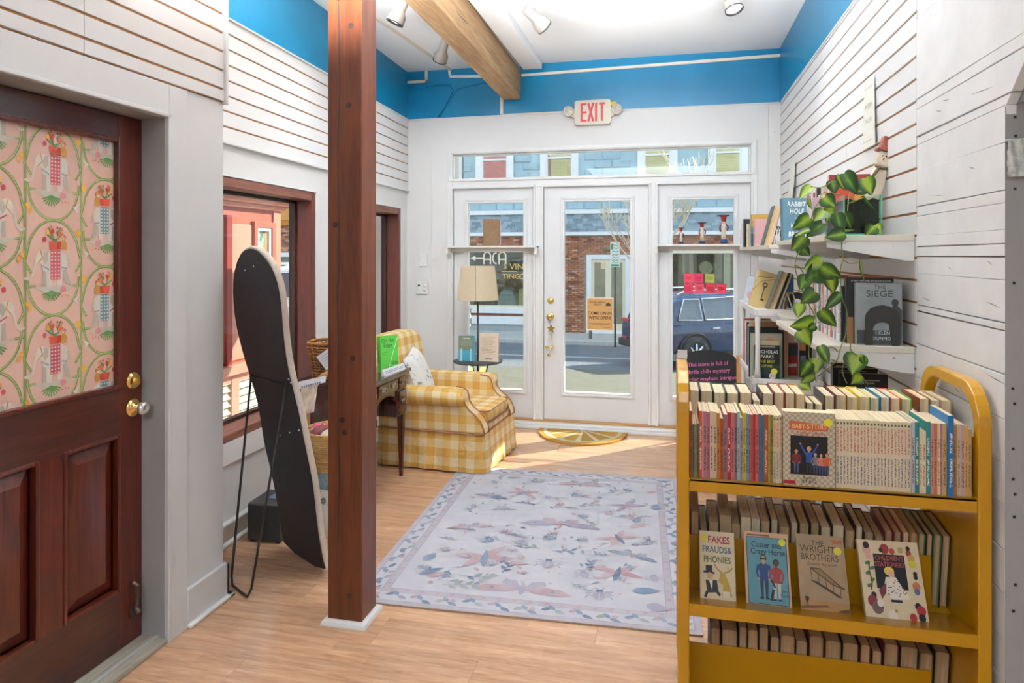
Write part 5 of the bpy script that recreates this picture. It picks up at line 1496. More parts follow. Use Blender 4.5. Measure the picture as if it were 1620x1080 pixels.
wall_shelf('wall_shelf', 'near middle wall shelf carrying the grey novel held by a black bookend', 2.752, 3.74, 1.160, 0.533, (0.004, 0.5, 0.96))
wall_shelf('wall_shelf', 'low wall shelf behind the cart with black paperbacks', 2.80, 3.74, 0.82, 0.55, (0.004, 0.9))
wall_shelf('wall_shelf', 'far middle wall shelf just visible behind the white plastic shelving', 3.78, 4.15, 1.168, 0.60, (0.004,))

def bookend(label, loc, w, h, rotz=0):
    t = thing('bookend', label, 'bookend', loc, rotz)
    o = [(-w / 2, 0)]
    for i in range(9):
        a = PI - i * PI / 8
        o.append((w / 2 * math.cos(a), h - w * 0.42 + w * 0.42 * math.sin(a)))
    o.append((w / 2, 0))
    inn = [(w * 0.27, 0)]
    for i in range(9):
        a = i * PI / 8
        inn.append((w * 0.27 * math.cos(a), h * 0.56 - w * 0.2 + w * 0.22 * math.sin(a)))
    inn.append((-w * 0.27, 0))
    MB().prism(o + inn, -0.0025, 0, 'y').build('plate', BLACKM, t)
    MB().box(-w * 0.26, w * 0.26, 0, 0.07, 0.0002, 0.002).build('foot', BLACKM, t)
    return t

# ---- upper near shelf: spines beyond the plant, novel facing out, books behind the planter
rb = random.Random(4)
SG = 'books on the right wall shelves'
def spine_row(y0, y1, zb, xs, cols, where, hmin, hmax, tmin=0.016, tmax=0.034, depth=0.16):
    y = y0; i = 0
    while y < y1 - 0.01:
        th = min(rb.uniform(tmin, tmax), y1 - y)
        c, nm = cols[i % len(cols)]
        book('hardback', nm + ' book, ' + ORD[i] + ' from the near end of the spines on ' + where, SG, (xs, y + th / 2, zb), -PI / 2, th * 0.96, rb.uniform(hmin, hmax), depth, spine_mat(c, '#2a2a30' if sum(lin(c)) > 0.9 else '#e8e0d0'), False, spine_front=True)
        y += th; i += 1
spine_row(3.13, 3.55, 1.5715, 0.645, [('#6a4a3a', 'brown'), ('#e4dcd4', 'white'), ('#d9b0a4', 'pale pink'), ('#c8c0b8', 'light grey'), ('#3a2a2c', 'dark brown'), ('#e8e0d8', 'off-white'), ('#a8605a', 'dusky red'), ('#241c22', 'black'), ('#d8a8b0', 'pink'), ('#3a2430', 'dark plum')], 'the upper near shelf', 0.175, 0.235)
spine_row(2.86, 3.60, 1.1605, 0.645, [('#20262e', 'black'), ('#e4e2de', 'white'), ('#dcdad6', 'pale grey'), ('#2c3c5a', 'navy'), ('#e8e6e2', 'off-white'), ('#20202a', 'black'), ('#c8482c', 'orange red'), ('#e2dedc', 'white'), ('#c9ccd4', 'light blue-grey'), ('#27303f', 'dark blue'), ('#e6dede', 'white'), ('#d8d4d0', 'grey'), ('#b84a4a', 'red'), ('#e4e0da', 'ivory'), ('#3a4a6a', 'blue')], 'the middle near shelf', 0.205, 0.245)
t, art = coverbook('hardback', 'slate blue novel with white lettering standing at far end of upper near shelf', (0.635, 3.72, 1.5715), 0.145, 0.218, 0.030, -0.10, 0.25, ink('#4f7484'), group=None, hard=True)
for i, s_ in enumerate((('RABBIT', 0.185, 0.036), ('HOLE', 0.148, 0.036), ('a novel', 0.115, 0.010), ('KATE', 0.075, 0.036), ('BRODY', 0.030, 0.036))):
    art.text('#eef0ea', s_[0], 0.0, s_[1], s_[2], 0.82, shear=0.15)
art.done('cover_print', t)
t, art = coverbook('hardback', 'tall book with maroon and cream cover standing behind the plant', (0.742, 3.13, 1.5715), 0.16, 0.268, 0.03, -0.06, 0.0, ink('#c9b49a'), hard=True)
art.rect('#8a2c38', -0.08, 0.20, 0.08, 0.268); art.line('#e8d8c0', [(-0.05, 0.225), (0.06, 0.225)], 0.008); art.done('cover_print', t)
t, art = coverbook('paperback', 'red and orange paperback leaning behind the right side of the glass planter', (0.735, 3.115, 1.5715), 0.14, 0.21, 0.012, -0.05, 0.0, ink('#b8402c'))
art.rect('#d88a34', 0.02, 0.0, 0.07, 0.21); art.done('cover_print', t)
t, art = coverbook('paperback', 'pale lilac book standing beside the glass planter under the leaves', (0.606, 3.10, 1.5715), 0.066, 0.168, 0.02, -0.02, -0.1, ink('#c9a8be'))
art.rect('#e4dce2', -0.033, 0.0, -0.02, 0.168); art.done('cover_print', t)

# ---- middle near shelf: covers facing out
t, art = coverbook('hardback', 'black book with white top line standing behind the grey novel', (0.738, 2.825, 1.1605), 0.165, 0.252, 0.03, -0.02, 0, ink('#17171a'), hard=True)
art.text('#e0dcd4', '#1 NEW YORK TIMES BESTSELLING AUTHOR', 0.004, 0.238, 0.0075, 0.92); art.rect('#9a6a44', -0.080, 0.0, -0.058, 0.10); art.done('cover_print', t)
t, art = coverbook('hardback', 'taller rust coloured book behind the black book on middle near shelf', (0.752, 2.862, 1.1605), 0.15, 0.256, 0.03, 0, 0, ink('#b5623c'), hard=True)
art.rect('#c9733c', -0.07, 0.2, 0.07, 0.25); art.done('cover_print', t)
SIEGEM = paint('misty_grey_cover', '#8c9498', 0.35, 0.22, 9)
t, art = coverbook('hardback', 'grey novel titled The Siege facing out on the middle near shelf', (0.761, 2.792, 1.1605), 0.158, 0.232, 0.024, -0.03, 0, SIEGEM, hard=True)
art.rect('#3b4046', -0.076, 0.004, 0.076, 0.055); art.disc('#33383e', 0.055, 0.158, 0.012, 0.015); art.poly('#33383e', [(0.035, 0.02), (0.076, 0.02), (0.078, 0.13), (0.062, 0.15), (0.048, 0.148), (0.034, 0.12)])
art.text('#2a3038', 'THE', 0.004, 0.216, 0.022, 1.05); art.text('#2a3038', 'SIEGE', 0.002, 0.191, 0.034, 1.12)
art.text('#d8dcd8', 'HELEN', 0.012, 0.045, 0.016, 1.05); art.text('#d8dcd8', 'DUNMORE', 0.018, 0.025, 0.016, 1.05)
art.done('cover_print', t)
bookend('black metal arch bookend holding the grey novel on the middle near shelf', (0.770, 2.788, 1.1605), 0.118, 0.150)

# ---- low shelf: black paperbacks stepping back
for k_, (y, x, w, h) in enumerate(((2.93, 0.742, 0.175, 0.21), (2.965, 0.720, 0.165, 0.225), (2.995, 0.715, 0.15, 0.238))):
    t, art = coverbook('paperback', ('front', 'middle', 'rear')[k_] + ' one of three black paperbacks on the low shelf behind the cart', (x, y, 0.8205), w, h, 0.022, 0, 0, ink('#15151a'), group='black paperbacks on the low shelf')
    if k_ == 0:
        art.line('#c8c4bc', [(-0.03, 0.182), (0.06, 0.184)], 0.003); art.text('#e8e4dc', 'NEXT BOOK', 0.012, 0.172, 0.010); art.line('#c8a478', [(-0.07, 0.150), (0.05, 0.152), (0.062, 0.146), (0.062, 0.12)], 0.004)
    else:
        art.line('#b8b4ac', [(-0.06, h - 0.012), (0.04, h - 0.012)], 0.003)
    art.done('cover_print', t)

# ---- trailing plant in a glass tank
LEAFM = None
def leaf_mat():
    m, t, n, b = nodes('pothos_leaf')
    at_ = N(t, 'Attribute'); at_.attribute_name = 'rib'
    oi = N(t, 'ObjectInfo'); co = N(t, 'TexCoord')
    nz = N(t, 'TexNoise'); nz.inputs['Scale'].default_value = 40; nz.inputs['Detail'].default_value = 3
    t.links.new(co.outputs['Object'], nz.inputs['Vector'])
    ad = N(t, 'Math', operation='MULTIPLY_ADD'); t.links.new(nz.outputs[0], ad.inputs[0]); ad.inputs[1].default_value = 0.5; t.links.new(at_.outputs['Fac'], ad.inputs[2])
    sb = N(t, 'Math', operation='MULTIPLY_ADD'); t.links.new(oi.outputs['Random'], sb.inputs[0]); sb.inputs[1].default_value = -0.55; t.links.new(ad.outputs[0], sb.inputs[2])
    c = ramp(t, sb.outputs[0], [(0.0, lin('#98ad38')), (0.20, lin('#67882a')), (0.40, lin('#3a5e22')), (0.75, lin('#23401c'))])
    t.links.new(c, b.inputs['Base Color'])
    b.inputs['Roughness'].default_value = 0.32
    # light shines through the thin blade
    tr = N(t, 'BsdfTranslucent'); t.links.new(c, tr.inputs[0])
    mx = N(t, 'MixShader'); mx.inputs[0].default_value = 0.32
    t.links.new(b.outputs[0], mx.inputs[1]); t.links.new(tr.outputs[0], mx.inputs[2])
    t.links.new(mx.outputs[0], n['Material Output'].inputs[0])
    return m
LEAFM = leaf_mat()
VINE = paint('vine_stem', '#6f7d34', 0.5, 0.15, 40)
PL = Vector((0.70, 2.94, 1.5712))
plant = thing('potted_pothos', 'trailing heart-leaved pothos in a glass tank on the near upper shelf', 'plant', PL)
g = MB(); X0, X1, Y0, Y1 = -0.062, 0.066, -0.155, 0.15
for bx_ in ((X0, X1, Y0, Y0 + 0.004, 0, 0.152), (X0, X1, Y1 - 0.004, Y1, 0, 0.152), (X0, X0 + 0.004, Y0, Y1, 0, 0.152), (X1 - 0.004, X1, Y0, Y1, 0, 0.152), (X0, X1, Y0, Y1, 0.0002, 0.004)):
    g.box(*bx_)
g.build('glass_tank', glass_mat('green_tank_glass', (0.86, 0.96, 0.92), 0.6), plant)
GEDGE = paint('green_glass_edge', '#5fb79c', 0.15, 0.1, 20)
for (x, y) in ((X0, Y0), (X1, Y0), (X1, Y1), (X0, Y1)):
    MB().box(x - 0.0022, x + 0.0022, y - 0.0022, y + 0.0022, 0.0005, 0.152).build('tank_edge', GEDGE, plant)
MB().box(X0, X1, Y0 - 0.002, Y0 + 0.002, 0.0005, 0.006).build('tank_edge', GEDGE, plant)
MB().box(X0 + 0.006, X1 - 0.006, Y0 + 0.006, Y1 - 0.006, 0.006, 0.132).build('soil', paint('dark_soil', '#221b12', 0.95, 0.5, 60, bump=0.6, bscale=150), plant)
MB().grid(lambda u, v: (X0 + 0.006 + u * (X1 - X0 - 0.012), Y0 + 0.006 + v * (Y1 - Y0 - 0.012), 0.134 + 0.006 * math.sin(u * 17 + v * 9) * math.cos(v * 23)), 14, 24).build('moss_top', paint('pebbly_soil_top', '#8a7a62', 0.9, 0.5, 90, bump=0.6, bscale=120), plant, smooth=True)
rl = random.Random(77)
def PA(x, y): return (1230 + x / 5.684, 260 + y / 5.684)
def PB(x, y): return (1230 + x / 5.684, 430 + y / 5.684)
def leaf(p0, p1, wide, Y=None, flip=0.0):
    (u0, v0), (u1, v1) = p0, p1
    Y = 2.735 + rl.uniform(-0.02, 0.02) if Y is None else Y
    A = at_px(u0, v0, Y) - PL
    B = at_px(u1, v1, Y - 0.012 + rl.uniform(-0.015, 0.015)) - PL
    ax = B - A; L = ax.length; ax.normalize()
    view = (Vector((0, 0, 1.5)) - PL - A).normalized()
    nn = (view - ax * view.dot(ax)).normalized()
    side = ax.cross(nn)
    rot = flip + rl.uniform(-0.35, 0.35)
    nn2 = nn * math.cos(rot) + side * math.sin(rot); sd = side * math.cos(rot) - nn * math.sin(rot)
    prof = [(-0.02, 0.0), (-0.10, 0.20), (-0.04, 0.36), (0.12, 0.47), (0.30, 0.50), (0.50, 0.43), (0.70, 0.29), (0.86, 0.13), (1.0, 0.0)]
    vs, fs, rib = [], [], []
    for (s_, w_) in prof:
        droop = -0.10 * L * (s_ ** 2)
        mid = A + ax * (max(s_, 0.0) * L) + nn2 * droop
        edge = A + ax * (s_ * L) + nn2 * droop
        for q in (-1.0, -0.5, 0.0, 0.5, 1.0):
            lift = (abs(q) ** 1.3) * w_ * wide * 0.22
            base = mid.lerp(edge, abs(q))
            vs.append(base + sd * (q * w_ * wide) + nn2 * lift); rib.append(abs(q) * (0.6 + 0.4 * s_))
    for i in range(len(prof) - 1):
        for j in range(4):
            fs.append((i * 5 + j, i * 5 + j + 1, (i + 1) * 5 + j + 1, (i + 1) * 5 + j))
    m = MB(); m.add(vs, fs)
    o = m.build('leaf', LEAFM, plant, smooth=True, recalc=False)
    a_ = o.data.attributes.new('rib', 'FLOAT', 'POINT')
    a_.data.foreach_set('value', rib)
    b_ = o.modifiers.new('sub', 'SUBSURF'); b_.levels = 1; b_.render_levels = 1
S1 = 0.058
for args in ((PA(300, 200), PA(195, 305), S1 * .8, None, .7), (PA(285, 305), PA(300, 405), .03, None, 1.0), (PA(285, 480), PA(138, 588), S1 * 1.15), (PA(405, 530), PA(262, 652), S1 * 1.1), (PA(420, 420), PA(325, 505), S1, 2.76), (PA(285, 590), PA(150, 640), .035, None, .8),
             (PA(240, 650), PA(128, 775), S1 * 1.2), (PA(205, 740), PA(290, 825), S1 * .9, 2.76), (PA(490, 150), PA(520, 265), S1 * .9, 2.80), (PA(540, 100), PA(600, 245), .03, 2.79, 1.1), (PA(600, 85), PA(715, 262), S1 * 1.2, 2.79), (PA(790, 125), PA(845, 280), S1 * 1.15, 2.79), (PA(790, 215), PA(690, 262), S1 * .8, 2.80), (PA(550, 105), PA(610, 190), S1 * .8, 2.82),
             (PA(775, 290), PA(893, 450), .032, 2.765, .9), (PA(420, 300), PA(520, 385), S1 * 1.1, 2.775), (PA(480, 390), PA(440, 520), S1 * .8, 2.78), (PA(535, 450), PA(580, 628), S1 * .95), (PA(600, 440), PA(665, 580), S1 * .85, 2.75), (PA(600, 620), PA(425, 655), S1 * 1.0, None, .5), (PA(560, 590), PA(700, 600), .030, None, .9),
             (PA(870, 560), PA(790, 645), S1 * .95, 2.76), (PA(885, 545), PA(930, 625), S1 * .7, 2.765), (PA(390, 860), PA(235, 940), S1 * 1.0), (PA(395, 960), PA(250, 1040), S1 * 1.5), (PA(400, 925), PA(580, 1030), S1 * 1.2), (PA(752, 865), PA(765, 1065), .030, None, .9), (PA(260, 1010), PA(200, 1130), S1 * 1.0),
             (PB(335, 180), PB(212, 282), S1 * 1.15), (PB(480, 50), PB(500, 195), S1 * .95), (PB(560, 200), PB(425, 340), S1 * .75), (PB(205, 290), PB(180, 415), S1 * .85), (PB(320, 455), PB(118, 495), S1 * 1.25), (PB(340, 480), PB(265, 525), S1 * .6), (PB(395, 350), PB(532, 500), S1 * 1.0), (PB(215, 530), PB(295, 668), S1 * 1.2),
             (PB(385, 672), PB(468, 828), S1 * .8), (PB(352, 780), PB(345, 915), S1 * .95), (PB(290, 815), PB(198, 945), S1 * .95), (PB(320, 930), PB(203, 1003), S1 * .65), (PB(715, 745), PB(668, 925), S1 * 1.5), (PB(760, 760), PB(775, 830), .03, None, .8), (PB(745, 932), PB(662, 1010), S1 * .8), (PB(215, 1000), PB(300, 1060), S1 * .9, 2.76)):
    leaf(*args)
def vine(pts, Y=2.745, r=0.0019):
    P = [at_px(u, v, Y if not isinstance(Y, (list, tuple)) else Y[min(i, len(Y) - 1)]) - PL for i, (u, v) in enumerate(pts)]
    # smooth the run
    for _ in range(2):
        Q = [P[0]]
        for a, b in zip(P[:-1], P[1:]):
            Q += [a.lerp(b, 0.25), a.lerp(b, 0.75)]
        P = Q + [P[-1]]
    MB().tube(P, r, 6).build('vine', VINE, plant, smooth=True)
vine([PA(700, 265), PA(650, 240), PA(635, 330), PA(630, 440), PA(590, 640), PA(572, 720), PA(598, 860), PA(560, 930), PB(575, 240), PB(630, 340), PB(625, 550), PB(555, 700), PB(545, 800), PB(360, 940)], [2.85, 2.785, 2.76, 2.75, 2.74])
vine([PA(560, 270), PA(480, 262), PA(390, 250), PA(380, 330), PA(310, 430), PA(290, 640), PA(190, 780), PA(148, 905), PA(190, 1045), PB(240, 215), PB(330, 380), PB(355, 450), PB(270, 650), PB(300, 880), PB(350, 990)], [2.84, 2.80, 2.75, 2.74])
vine([PA(598, 860), PA(640, 892), PA(745, 880)])
vine([PA(150, 905), PA(200, 920), PA(250, 1010)])
vine([PA(620, 210), PA(520, 130), PA(400, 215), PA(300, 200)], [2.84, 2.79, 2.76, 2.74])
vine([PA(320, 860), PB(330, 110), PB(325, 250), PB(345, 400)])
vine([PB(625, 550), PB(660, 640), PB(650, 700), PB(720, 760)])
vine([PB(690, 850), PB(740, 900), PB(770, 960), PB(815, 1015)])
vine([PB(640, 790), PB(580, 840), PB(590, 930), PB(625, 1000)])
vine([PA(790, 290), PA(700, 330), PA(640, 350)], 2.765)
vine([PB(545, 720), PB(500, 670), PB(420, 690)])
vine([PB(355, 360), PB(420, 380), PB(410, 450), PB(360, 455)], r=0.0013)

# ---- wooden snowman leaning behind the planter
sn = thing('wooden_snowman', 'carved wooden snowman with red-brown hat leaning behind the glass planter', 'figurine', (0.765, 3.00 - 0.0, 1.5715))
sn.rotation_euler = (0, 0.27, 0)
sn.location = (0.772, 3.10, 1.5745)
sn.scale = (1.12, 1.0, 1.18)
SNOWP = paint('weathered_cream_paint', '#dccfba', 0.7, 0.08, 20, bump=0.1)
MB().prism([(-0.026, 0), (0.026, 0), (0.030, 0.06), (0.027, 0.12), (0.022, 0.135), (-0.022, 0.135), (-0.028, 0.12), (-0.031, 0.06)], -0.02, 0.02, 'y').build('lower_body', SNOWP, sn, bevel=0.006)
MB().prism([(-0.022, 0.135), (0.022, 0.135), (0.026, 0.19), (0.023, 0.235), (0.016, 0.25), (-0.016, 0.25), (-0.024, 0.235), (-0.027, 0.19)], -0.02, 0.02, 'y').build('upper_body', SNOWP, sn, bevel=0.006)
hd = MB().prism([(-0.019, 0.252), (0.019, 0.252), (0.025, 0.275), (0.022, 0.305), (-0.022, 0.305), (-0.025, 0.275)], -0.019, 0.019, 'y').build('head', SNOWP, sn, bevel=0.006)
art = Art((0, -0.019, 0), (1, 0, 0), (0, 0, 1), 0.0006); art.disc('#22201e', -0.009, 0.288, 0.0025); art.disc('#22201e', 0.004, 0.288, 0.0025); art.disc('#c8683a', -0.003, 0.278, 0.003, 0.006); art.done('face', hd)
HATM = paint('red_brown_hat_paint', '#8a4638', 0.55, 0.1, 25)
MB().box(-0.034, 0.036, -0.026, 0.026, 0.305, 0.314).build('hat_brim', HATM, sn, bevel=0.003)
MB().box(-0.024, 0.024, -0.021, 0.021, 0.313, 0.358).build('hat_crown', HATM, sn, bevel=0.004)
sc = MB(); sc.tube([(-0.025, -0.022, 0.25), (0.0, -0.026, 0.244), (0.025, -0.022, 0.25), (0.026, 0.0, 0.252)], 0.005, 6); sc.tube([(-0.01, -0.026, 0.246), (-0.022, -0.026, 0.215), (-0.02, -0.026, 0.19)], 0.005, 6)
sc.build('twine_scarf', paint('dark_twine', '#5a4a34', 0.9, 0.3, 60), sn, smooth=True)

# ---- white plastic shelving unit in the corner
pu = thing('plastic_shelving', 'white plastic shelving unit in the far right corner beside the door', 'shelving', (0.478, 4.2, 0))
PW, PD = 0.375, 0.85
for z in (0.36, 0.775, 1.18):
    s_ = MB()
    s_.box(0, PW, 0, PD, z - 0.022, z - 0.016)
    s_.frame('z', z - 0.04, z, 0, PW, 0, PD, 0.014)
    s_.build('shelf_tray', PLASTIC, pu, bevel=0.003)
for (x, y) in ((0.022, 0.022), (PW - 0.022, 0.022), (0.022, PD - 0.022), (PW - 0.022, PD - 0.022)):
    l_ = MB(); l_.lathe([(0.020, 0.0), (0.015, 0.05), (0.013, 0.18), (0.015, 0.33), (0.020, 0.338)], 14, (x, y, 0)); l_.lathe([(0.020, 0.362), (0.015, 0.41), (0.013, 0.55), (0.015, 0.70), (0.020, 0.752)], 14, (x, y, 0)); l_.lathe([(0.020, 0.777), (0.015, 0.83), (0.013, 0.96), (0.015, 1.10), (0.020, 1.158)], 14, (x, y, 0))
    l_.build('leg', PLASTIC, pu, smooth=True)
# things on its top tray
zt = 1.1645
t, art = coverbook('paperback', 'tan book with a black key on the cover leaning on the plastic shelving top', (0.535, 4.52, zt), 0.12, 0.235, 0.016, -0.08, 0.12, ink('#cbb078'))
t.rotation_euler = (-0.08, 0.30, 0.12)
art.line('#3a2f24', [(0.005, 0.05), (0.005, 0.135)], 0.006); art.disc('#3a2f24', 0.005, 0.150, 0.016); art.disc('#cbb078', 0.005, 0.150, 0.009); art.rect('#3a2f24', 0.005, 0.05, 0.022, 0.062); art.line('#6a5a3a', [(-0.05, 0.19), (0.04, 0.21)], 0.004); art.line('#6a5a3a', [(-0.06, 0.1), (-0.02, 0.17), (0.05, 0.2)], 0.003)
art.done('cover_print', t)
book('hardback', 'thick grey-green hardback leaning with page edges out on plastic shelving top', 'books on the plastic shelving', (0.585, 4.30, zt), 0, 0.034, 0.245, 0.15, hb('#4a5a58'), True, PAGESO, lean=0.34, spine_front=False)
book('hardback', 'slim dark green hardback leaning against the wire bookend', 'books on the plastic shelving', (0.622, 4.30, zt), 0, 0.016, 0.235, 0.15, hb('#23463e'), True, PAGES, lean=0.34, spine_front=False)
t, art = coverbook('paperback', 'pale blue and pink booklet leaning at the left of the plastic shelving top', (0.50, 4.70, zt), 0.07, 0.19, 0.01, -0.1, 0.2, ink('#c6d0de'))
t.rotation_euler = (-0.1, 0.22, 0.2); art.disc('#d8a4b4', 0.0, 0.07, 0.025); art.done('cover_print', t)
we = thing('wire_bookend', 'white looped wire bookend on the plastic shelving top', 'bookend', (0.672, 4.32, zt))
w_ = MB()
for k_ in (-0.016, 0.016):
    w_.tube([(-0.035 + k_, 0, 0.0035), (-0.02 + k_ * .6, 0, 0.06), (0.0 + k_ * .3, 0, 0.105), (0.02 + k_, 0, 0.105), (0.045 + k_, 0, 0.03), (0.055 + k_, 0, 0.0035)], 0.0035, 8)
w_.build('wire_loop', PLASTIC, we, smooth=True)
book('paperback', 'small orange-brown paperback inside the wire bookend', 'books on the plastic shelving', (0.668, 4.36, zt), 0, 0.022, 0.115, 0.10, hb('#b07a52'), False, PAGESO, lean=0.12)
t, art = coverbook('paperback', 'blue and yellow landscape book standing at the back of plastic shelving top', (0.735, 4.74, zt), 0.10, 0.20, 0.014, -0.04, 0.0, ink('#3f74b0'))
art.rect('#c2a43c', -0.05, 0.0, 0.05, 0.09); art.rect('#7a8a4a', -0.05, 0.0, 0.05, 0.03); art.done('cover_print', t)
book('paperback', 'ochre paperback standing in front of the blue landscape book', 'books on the plastic shelving', (0.70, 4.62, zt), 0, 0.045, 0.155, 0.10, hb('#b0883c'), False, PAGES, spine_front=True)
bookend('black bookend at the back right of the plastic shelving top', (0.772, 4.55, zt), 0.10, 0.10)

# ---- middle tray of the plastic unit
zt = 0.7595
t, art = coverbook('paperback', 'dark paperback by Nicholas Sparks facing out on the plastic shelving', (0.556, 4.252, zt), 0.142, 0.228, 0.028, -0.02, 0, paint('dusk_green_cover', '#263a34', 0.35, 0.3, 9))
art.rect('#b5a684', -0.071, 0.205, 0.071, 0.228); art.rect('#10161a', -0.071, 0.09, 0.071, 0.204); art.line('#c8ccc8', [(-0.04, 0.195), (0.045, 0.195)], 0.003)
art.text('#e8ebe6', 'NICHOLAS', 0.002, 0.165, 0.026, 0.95); art.text('#e8ebe6', 'SPARKS', -0.004, 0.138, 0.026, 0.95); art.text('#d6dc3a', 'THE BEST', 0.0, 0.108, 0.023, 0.92); art.text('#d6dc3a', 'OF ME', 0.0, 0.082, 0.023, 0.92)
art.disc('#e2da3a', 0.040, 0.052, 0.018); art.disc('#e4d8cc', 0.030, 0.026, 0.019); art.text('#4a3a34', '15', 0.030, 0.026, 0.018); art.done('cover_print', t)
t, art = coverbook('hardback', 'sage green hardback with portrait cover behind the dark paperback on plastic shelving', (0.560, 4.30, zt), 0.178, 0.268, 0.026, -0.02, 0, ink('#8d9884'), hard=True)
art.rect('#a8a08a', -0.08, 0.19, 0.085, 0.26); art.disc('#b5866a', 0.02, 0.225, 0.03, 0.018); art.done('cover_print', t)
t, art = coverbook('hardback', 'large black hardback standing behind the sage green book', (0.565, 4.34, zt), 0.20, 0.302, 0.03, -0.01, 0, ink('#15171c'), hard=True); art.line('#2a2c32', [(-.08, .28), (.08, .28)], 0.004); art.done('cover_print', t)
t, art = coverbook('hardback', 'tallest tan-topped atlas at the back of the plastic shelving middle tray', (0.585, 4.385, zt), 0.22, 0.328, 0.034, 0, 0, ink('#b58a62'), hard=True); art.line('#8a6444', [(-.09, .31), (.09, .31)], 0.004); art.done('cover_print', t)
t, art = coverbook('paperback', 'red magazine with a smiling face print beside the black hardback', (0.725, 4.45, zt), 0.075, 0.30, 0.012, 0, 0, ink('#b8413c'))
art.rect('#e6c4bc', -0.037, 0.2, 0.037, 0.30); art.disc('#2c2222', 0.012, 0.265, 0.022); art.disc('#d8a488', 0.014, 0.248, 0.017, 0.020); art.rect('#4a5560', -0.037, 0.12, 0.037, 0.19); art.line('#f0dcd4', [(-0.02, 0.06), (0.03, 0.065)], 0.018); art.done('cover_print', t)
t, art = coverbook('paperback', 'orange and black booklet at the right of the plastic shelving middle tray', (0.795, 4.40, zt), 0.07, 0.245, 0.02, 0, 0.0, ink('#2a1c1a')); art.rect('#d08a4a', -0.035, 0.16, 0.0, 0.24); art.rect('#6a7a9a', -0.03, 0.06, 0.0, 0.13); art.done('cover_print', t)
cols = [('#b83a44', 'crimson'), ('#e4e0da', 'white'), ('#20242a', 'black'), ('#d6d2c4', 'pale grey'), ('#b9b04a', 'mustard'), ('#8a9cb8', 'pale blue'), ('#2a3a36', 'dark green')]
for i, (c, nm) in enumerate(cols):
    book('paperback', nm + ' thin book, ' + ORD[i] + ' from back at left of plastic shelving middle tray', 'thin books on the plastic shelving', (0.497, 4.95 - i * 0.085, zt), -PI / 2 - 0.0, 0.05, 0.30 - i * 0.006, 0.17, spine_mat(c, '#3a3a3a'))

# ---- far upper shelf
zt = 1.5525
t, art = coverbook('hardback', 'mustard and black book standing at the back of far upper shelf', (0.625, 5.02, zt), 0.145, 0.225, 0.02, -0.04, 0, ink('#2a3a40'), hard=True)
art.rect('#b08a34', -0.072, 0.135, 0.072, 0.225); art.rect('#4a7078', -0.072, 0.09, 0.072, 0.135); art.text('#4a3a1c', 'GA', -0.035, 0.172, 0.04); art.done('cover_print', t)
book('hardback', 'thick dark green hardback leaning with page edges out on far upper shelf', SG, (0.605, 4.62, zt), 0, 0.046, 0.262, 0.16, hb('#2c4844'), True, PAGESO, lean=0.26, spine_front=False)
bookend('black arch bookend at the right of the far upper shelf', (0.675, 4.70, zt), 0.085, 0.13)
we = thing('wire_bookend', 'thin white wire bookend holding the leaning green hardback on far shelf', 'bookend', (0.648, 4.60, zt))
w_ = MB()
for k_ in (0, 0.014, 0.028):
    w_.tube([(-0.02 + k_, 0.02, 0.003), (0.0 + k_, 0, 0.09), (0.008 + k_, 0, 0.118), (0.014 + k_, 0, 0.09), (0.014 + k_, 0, 0.003)], 0.0028, 8)
w_.build('wire_loop', PLASTIC, we, smooth=True)
for i, (c, nm, th, h) in enumerate((('#e4e6e8', 'white', 0.022, 0.175), ('#2a2a2c', 'black', 0.02, 0.205), ('#d8c8a0', 'cream', 0.018, 0.165), ('#8ab0c4', 'light blue', 0.03, 0.20), ('#d8a8a8', 'pink', 0.026, 0.19))):
    book('paperback', nm + ' book standing ' + ORD[i] + ' from left on the far upper shelf', SG, (0.545 - 0.008 * (4 - i) + i * 0.005, 5.35 - i * 0.10, zt), -PI / 2 + 0.35, th, h, 0.15, spine_mat(c, '#3a3a40'), lean=0)

# ---- cards hung on the slat wall
cd = thing('hanging_card', 'tall white card lettered Mystery Thriller hooked on the right slat wall', 'sign', (XR, 3.30, 1.972))
MB().hexa([(-0.012, -0.095, 0), (-0.012, 0.095, 0.0), (-0.014, 0.095, 0.0), (-0.014, -0.095, 0), (-0.005, -0.055, 0.305), (-0.005, 0.095, 0.305), (-0.007, 0.095, 0.305), (-0.007, -0.055, 0.305)]).build('card', ink('#e6e6da'), cd)
art = Art((-0.0115, 0.09, 0.0), (0, -1, 0), (0.02, 0, 1), 0.004); art.text('#8f8f84', 'MYSTERY', 0.075, 0.185, 0.030, 0.9); art.text('#8f8f84', 'THRILLERS', 0.08, 0.12, 0.028, 0.8); art.line('#b0b0a4', [(0.01, 0.03), (0.15, 0.03)], 0.003); art.line('#b0b0a4', [(0.01, 0.27), (0.13, 0.27)], 0.003); art.done('card_print', cd)
cd = thing('hanging_card', 'blank curling white card hooked on the far end of right slat wall', 'sign', (XR, 5.25, 1.84))
MB().grid(lambda u, v: (-0.008 - 0.03 * (1 - v) * (1 - v), -0.10 + 0.21 * u, 0.33 * v), 2, 8).build('card', ink('#e8eadc'), cd, smooth=True)
pg = thing('slat_hook', 'small white peg hook on the far right slat wall', 'hook', (XR, 5.72, 2.46))
MB().tube([(0, 0, 0), (-0.05, 0, 0.0), (-0.07, 0, 0.012)], 0.005, 8).build('peg', TRIM, pg, smooth=True)
hs = thing('hanging_sheet', 'crinkled translucent plastic sheet pinned across the passage edge at right', 'sheet', (0.862, 2.045, 1.70))
MB().grid(lambda u, v: (0.004 + u * 0.12, 0.004 * math.sin(u * 30 + v * 4) + 0.003 * math.sin(v * 21), 0.004 + 0.095 * v + 0.02 * u * v), 24, 10).build('film', paint('crinkled_film', '#c9cec8', 0.2, 0.25, 50, bump=0.5, bscale=60), hs, smooth=True)
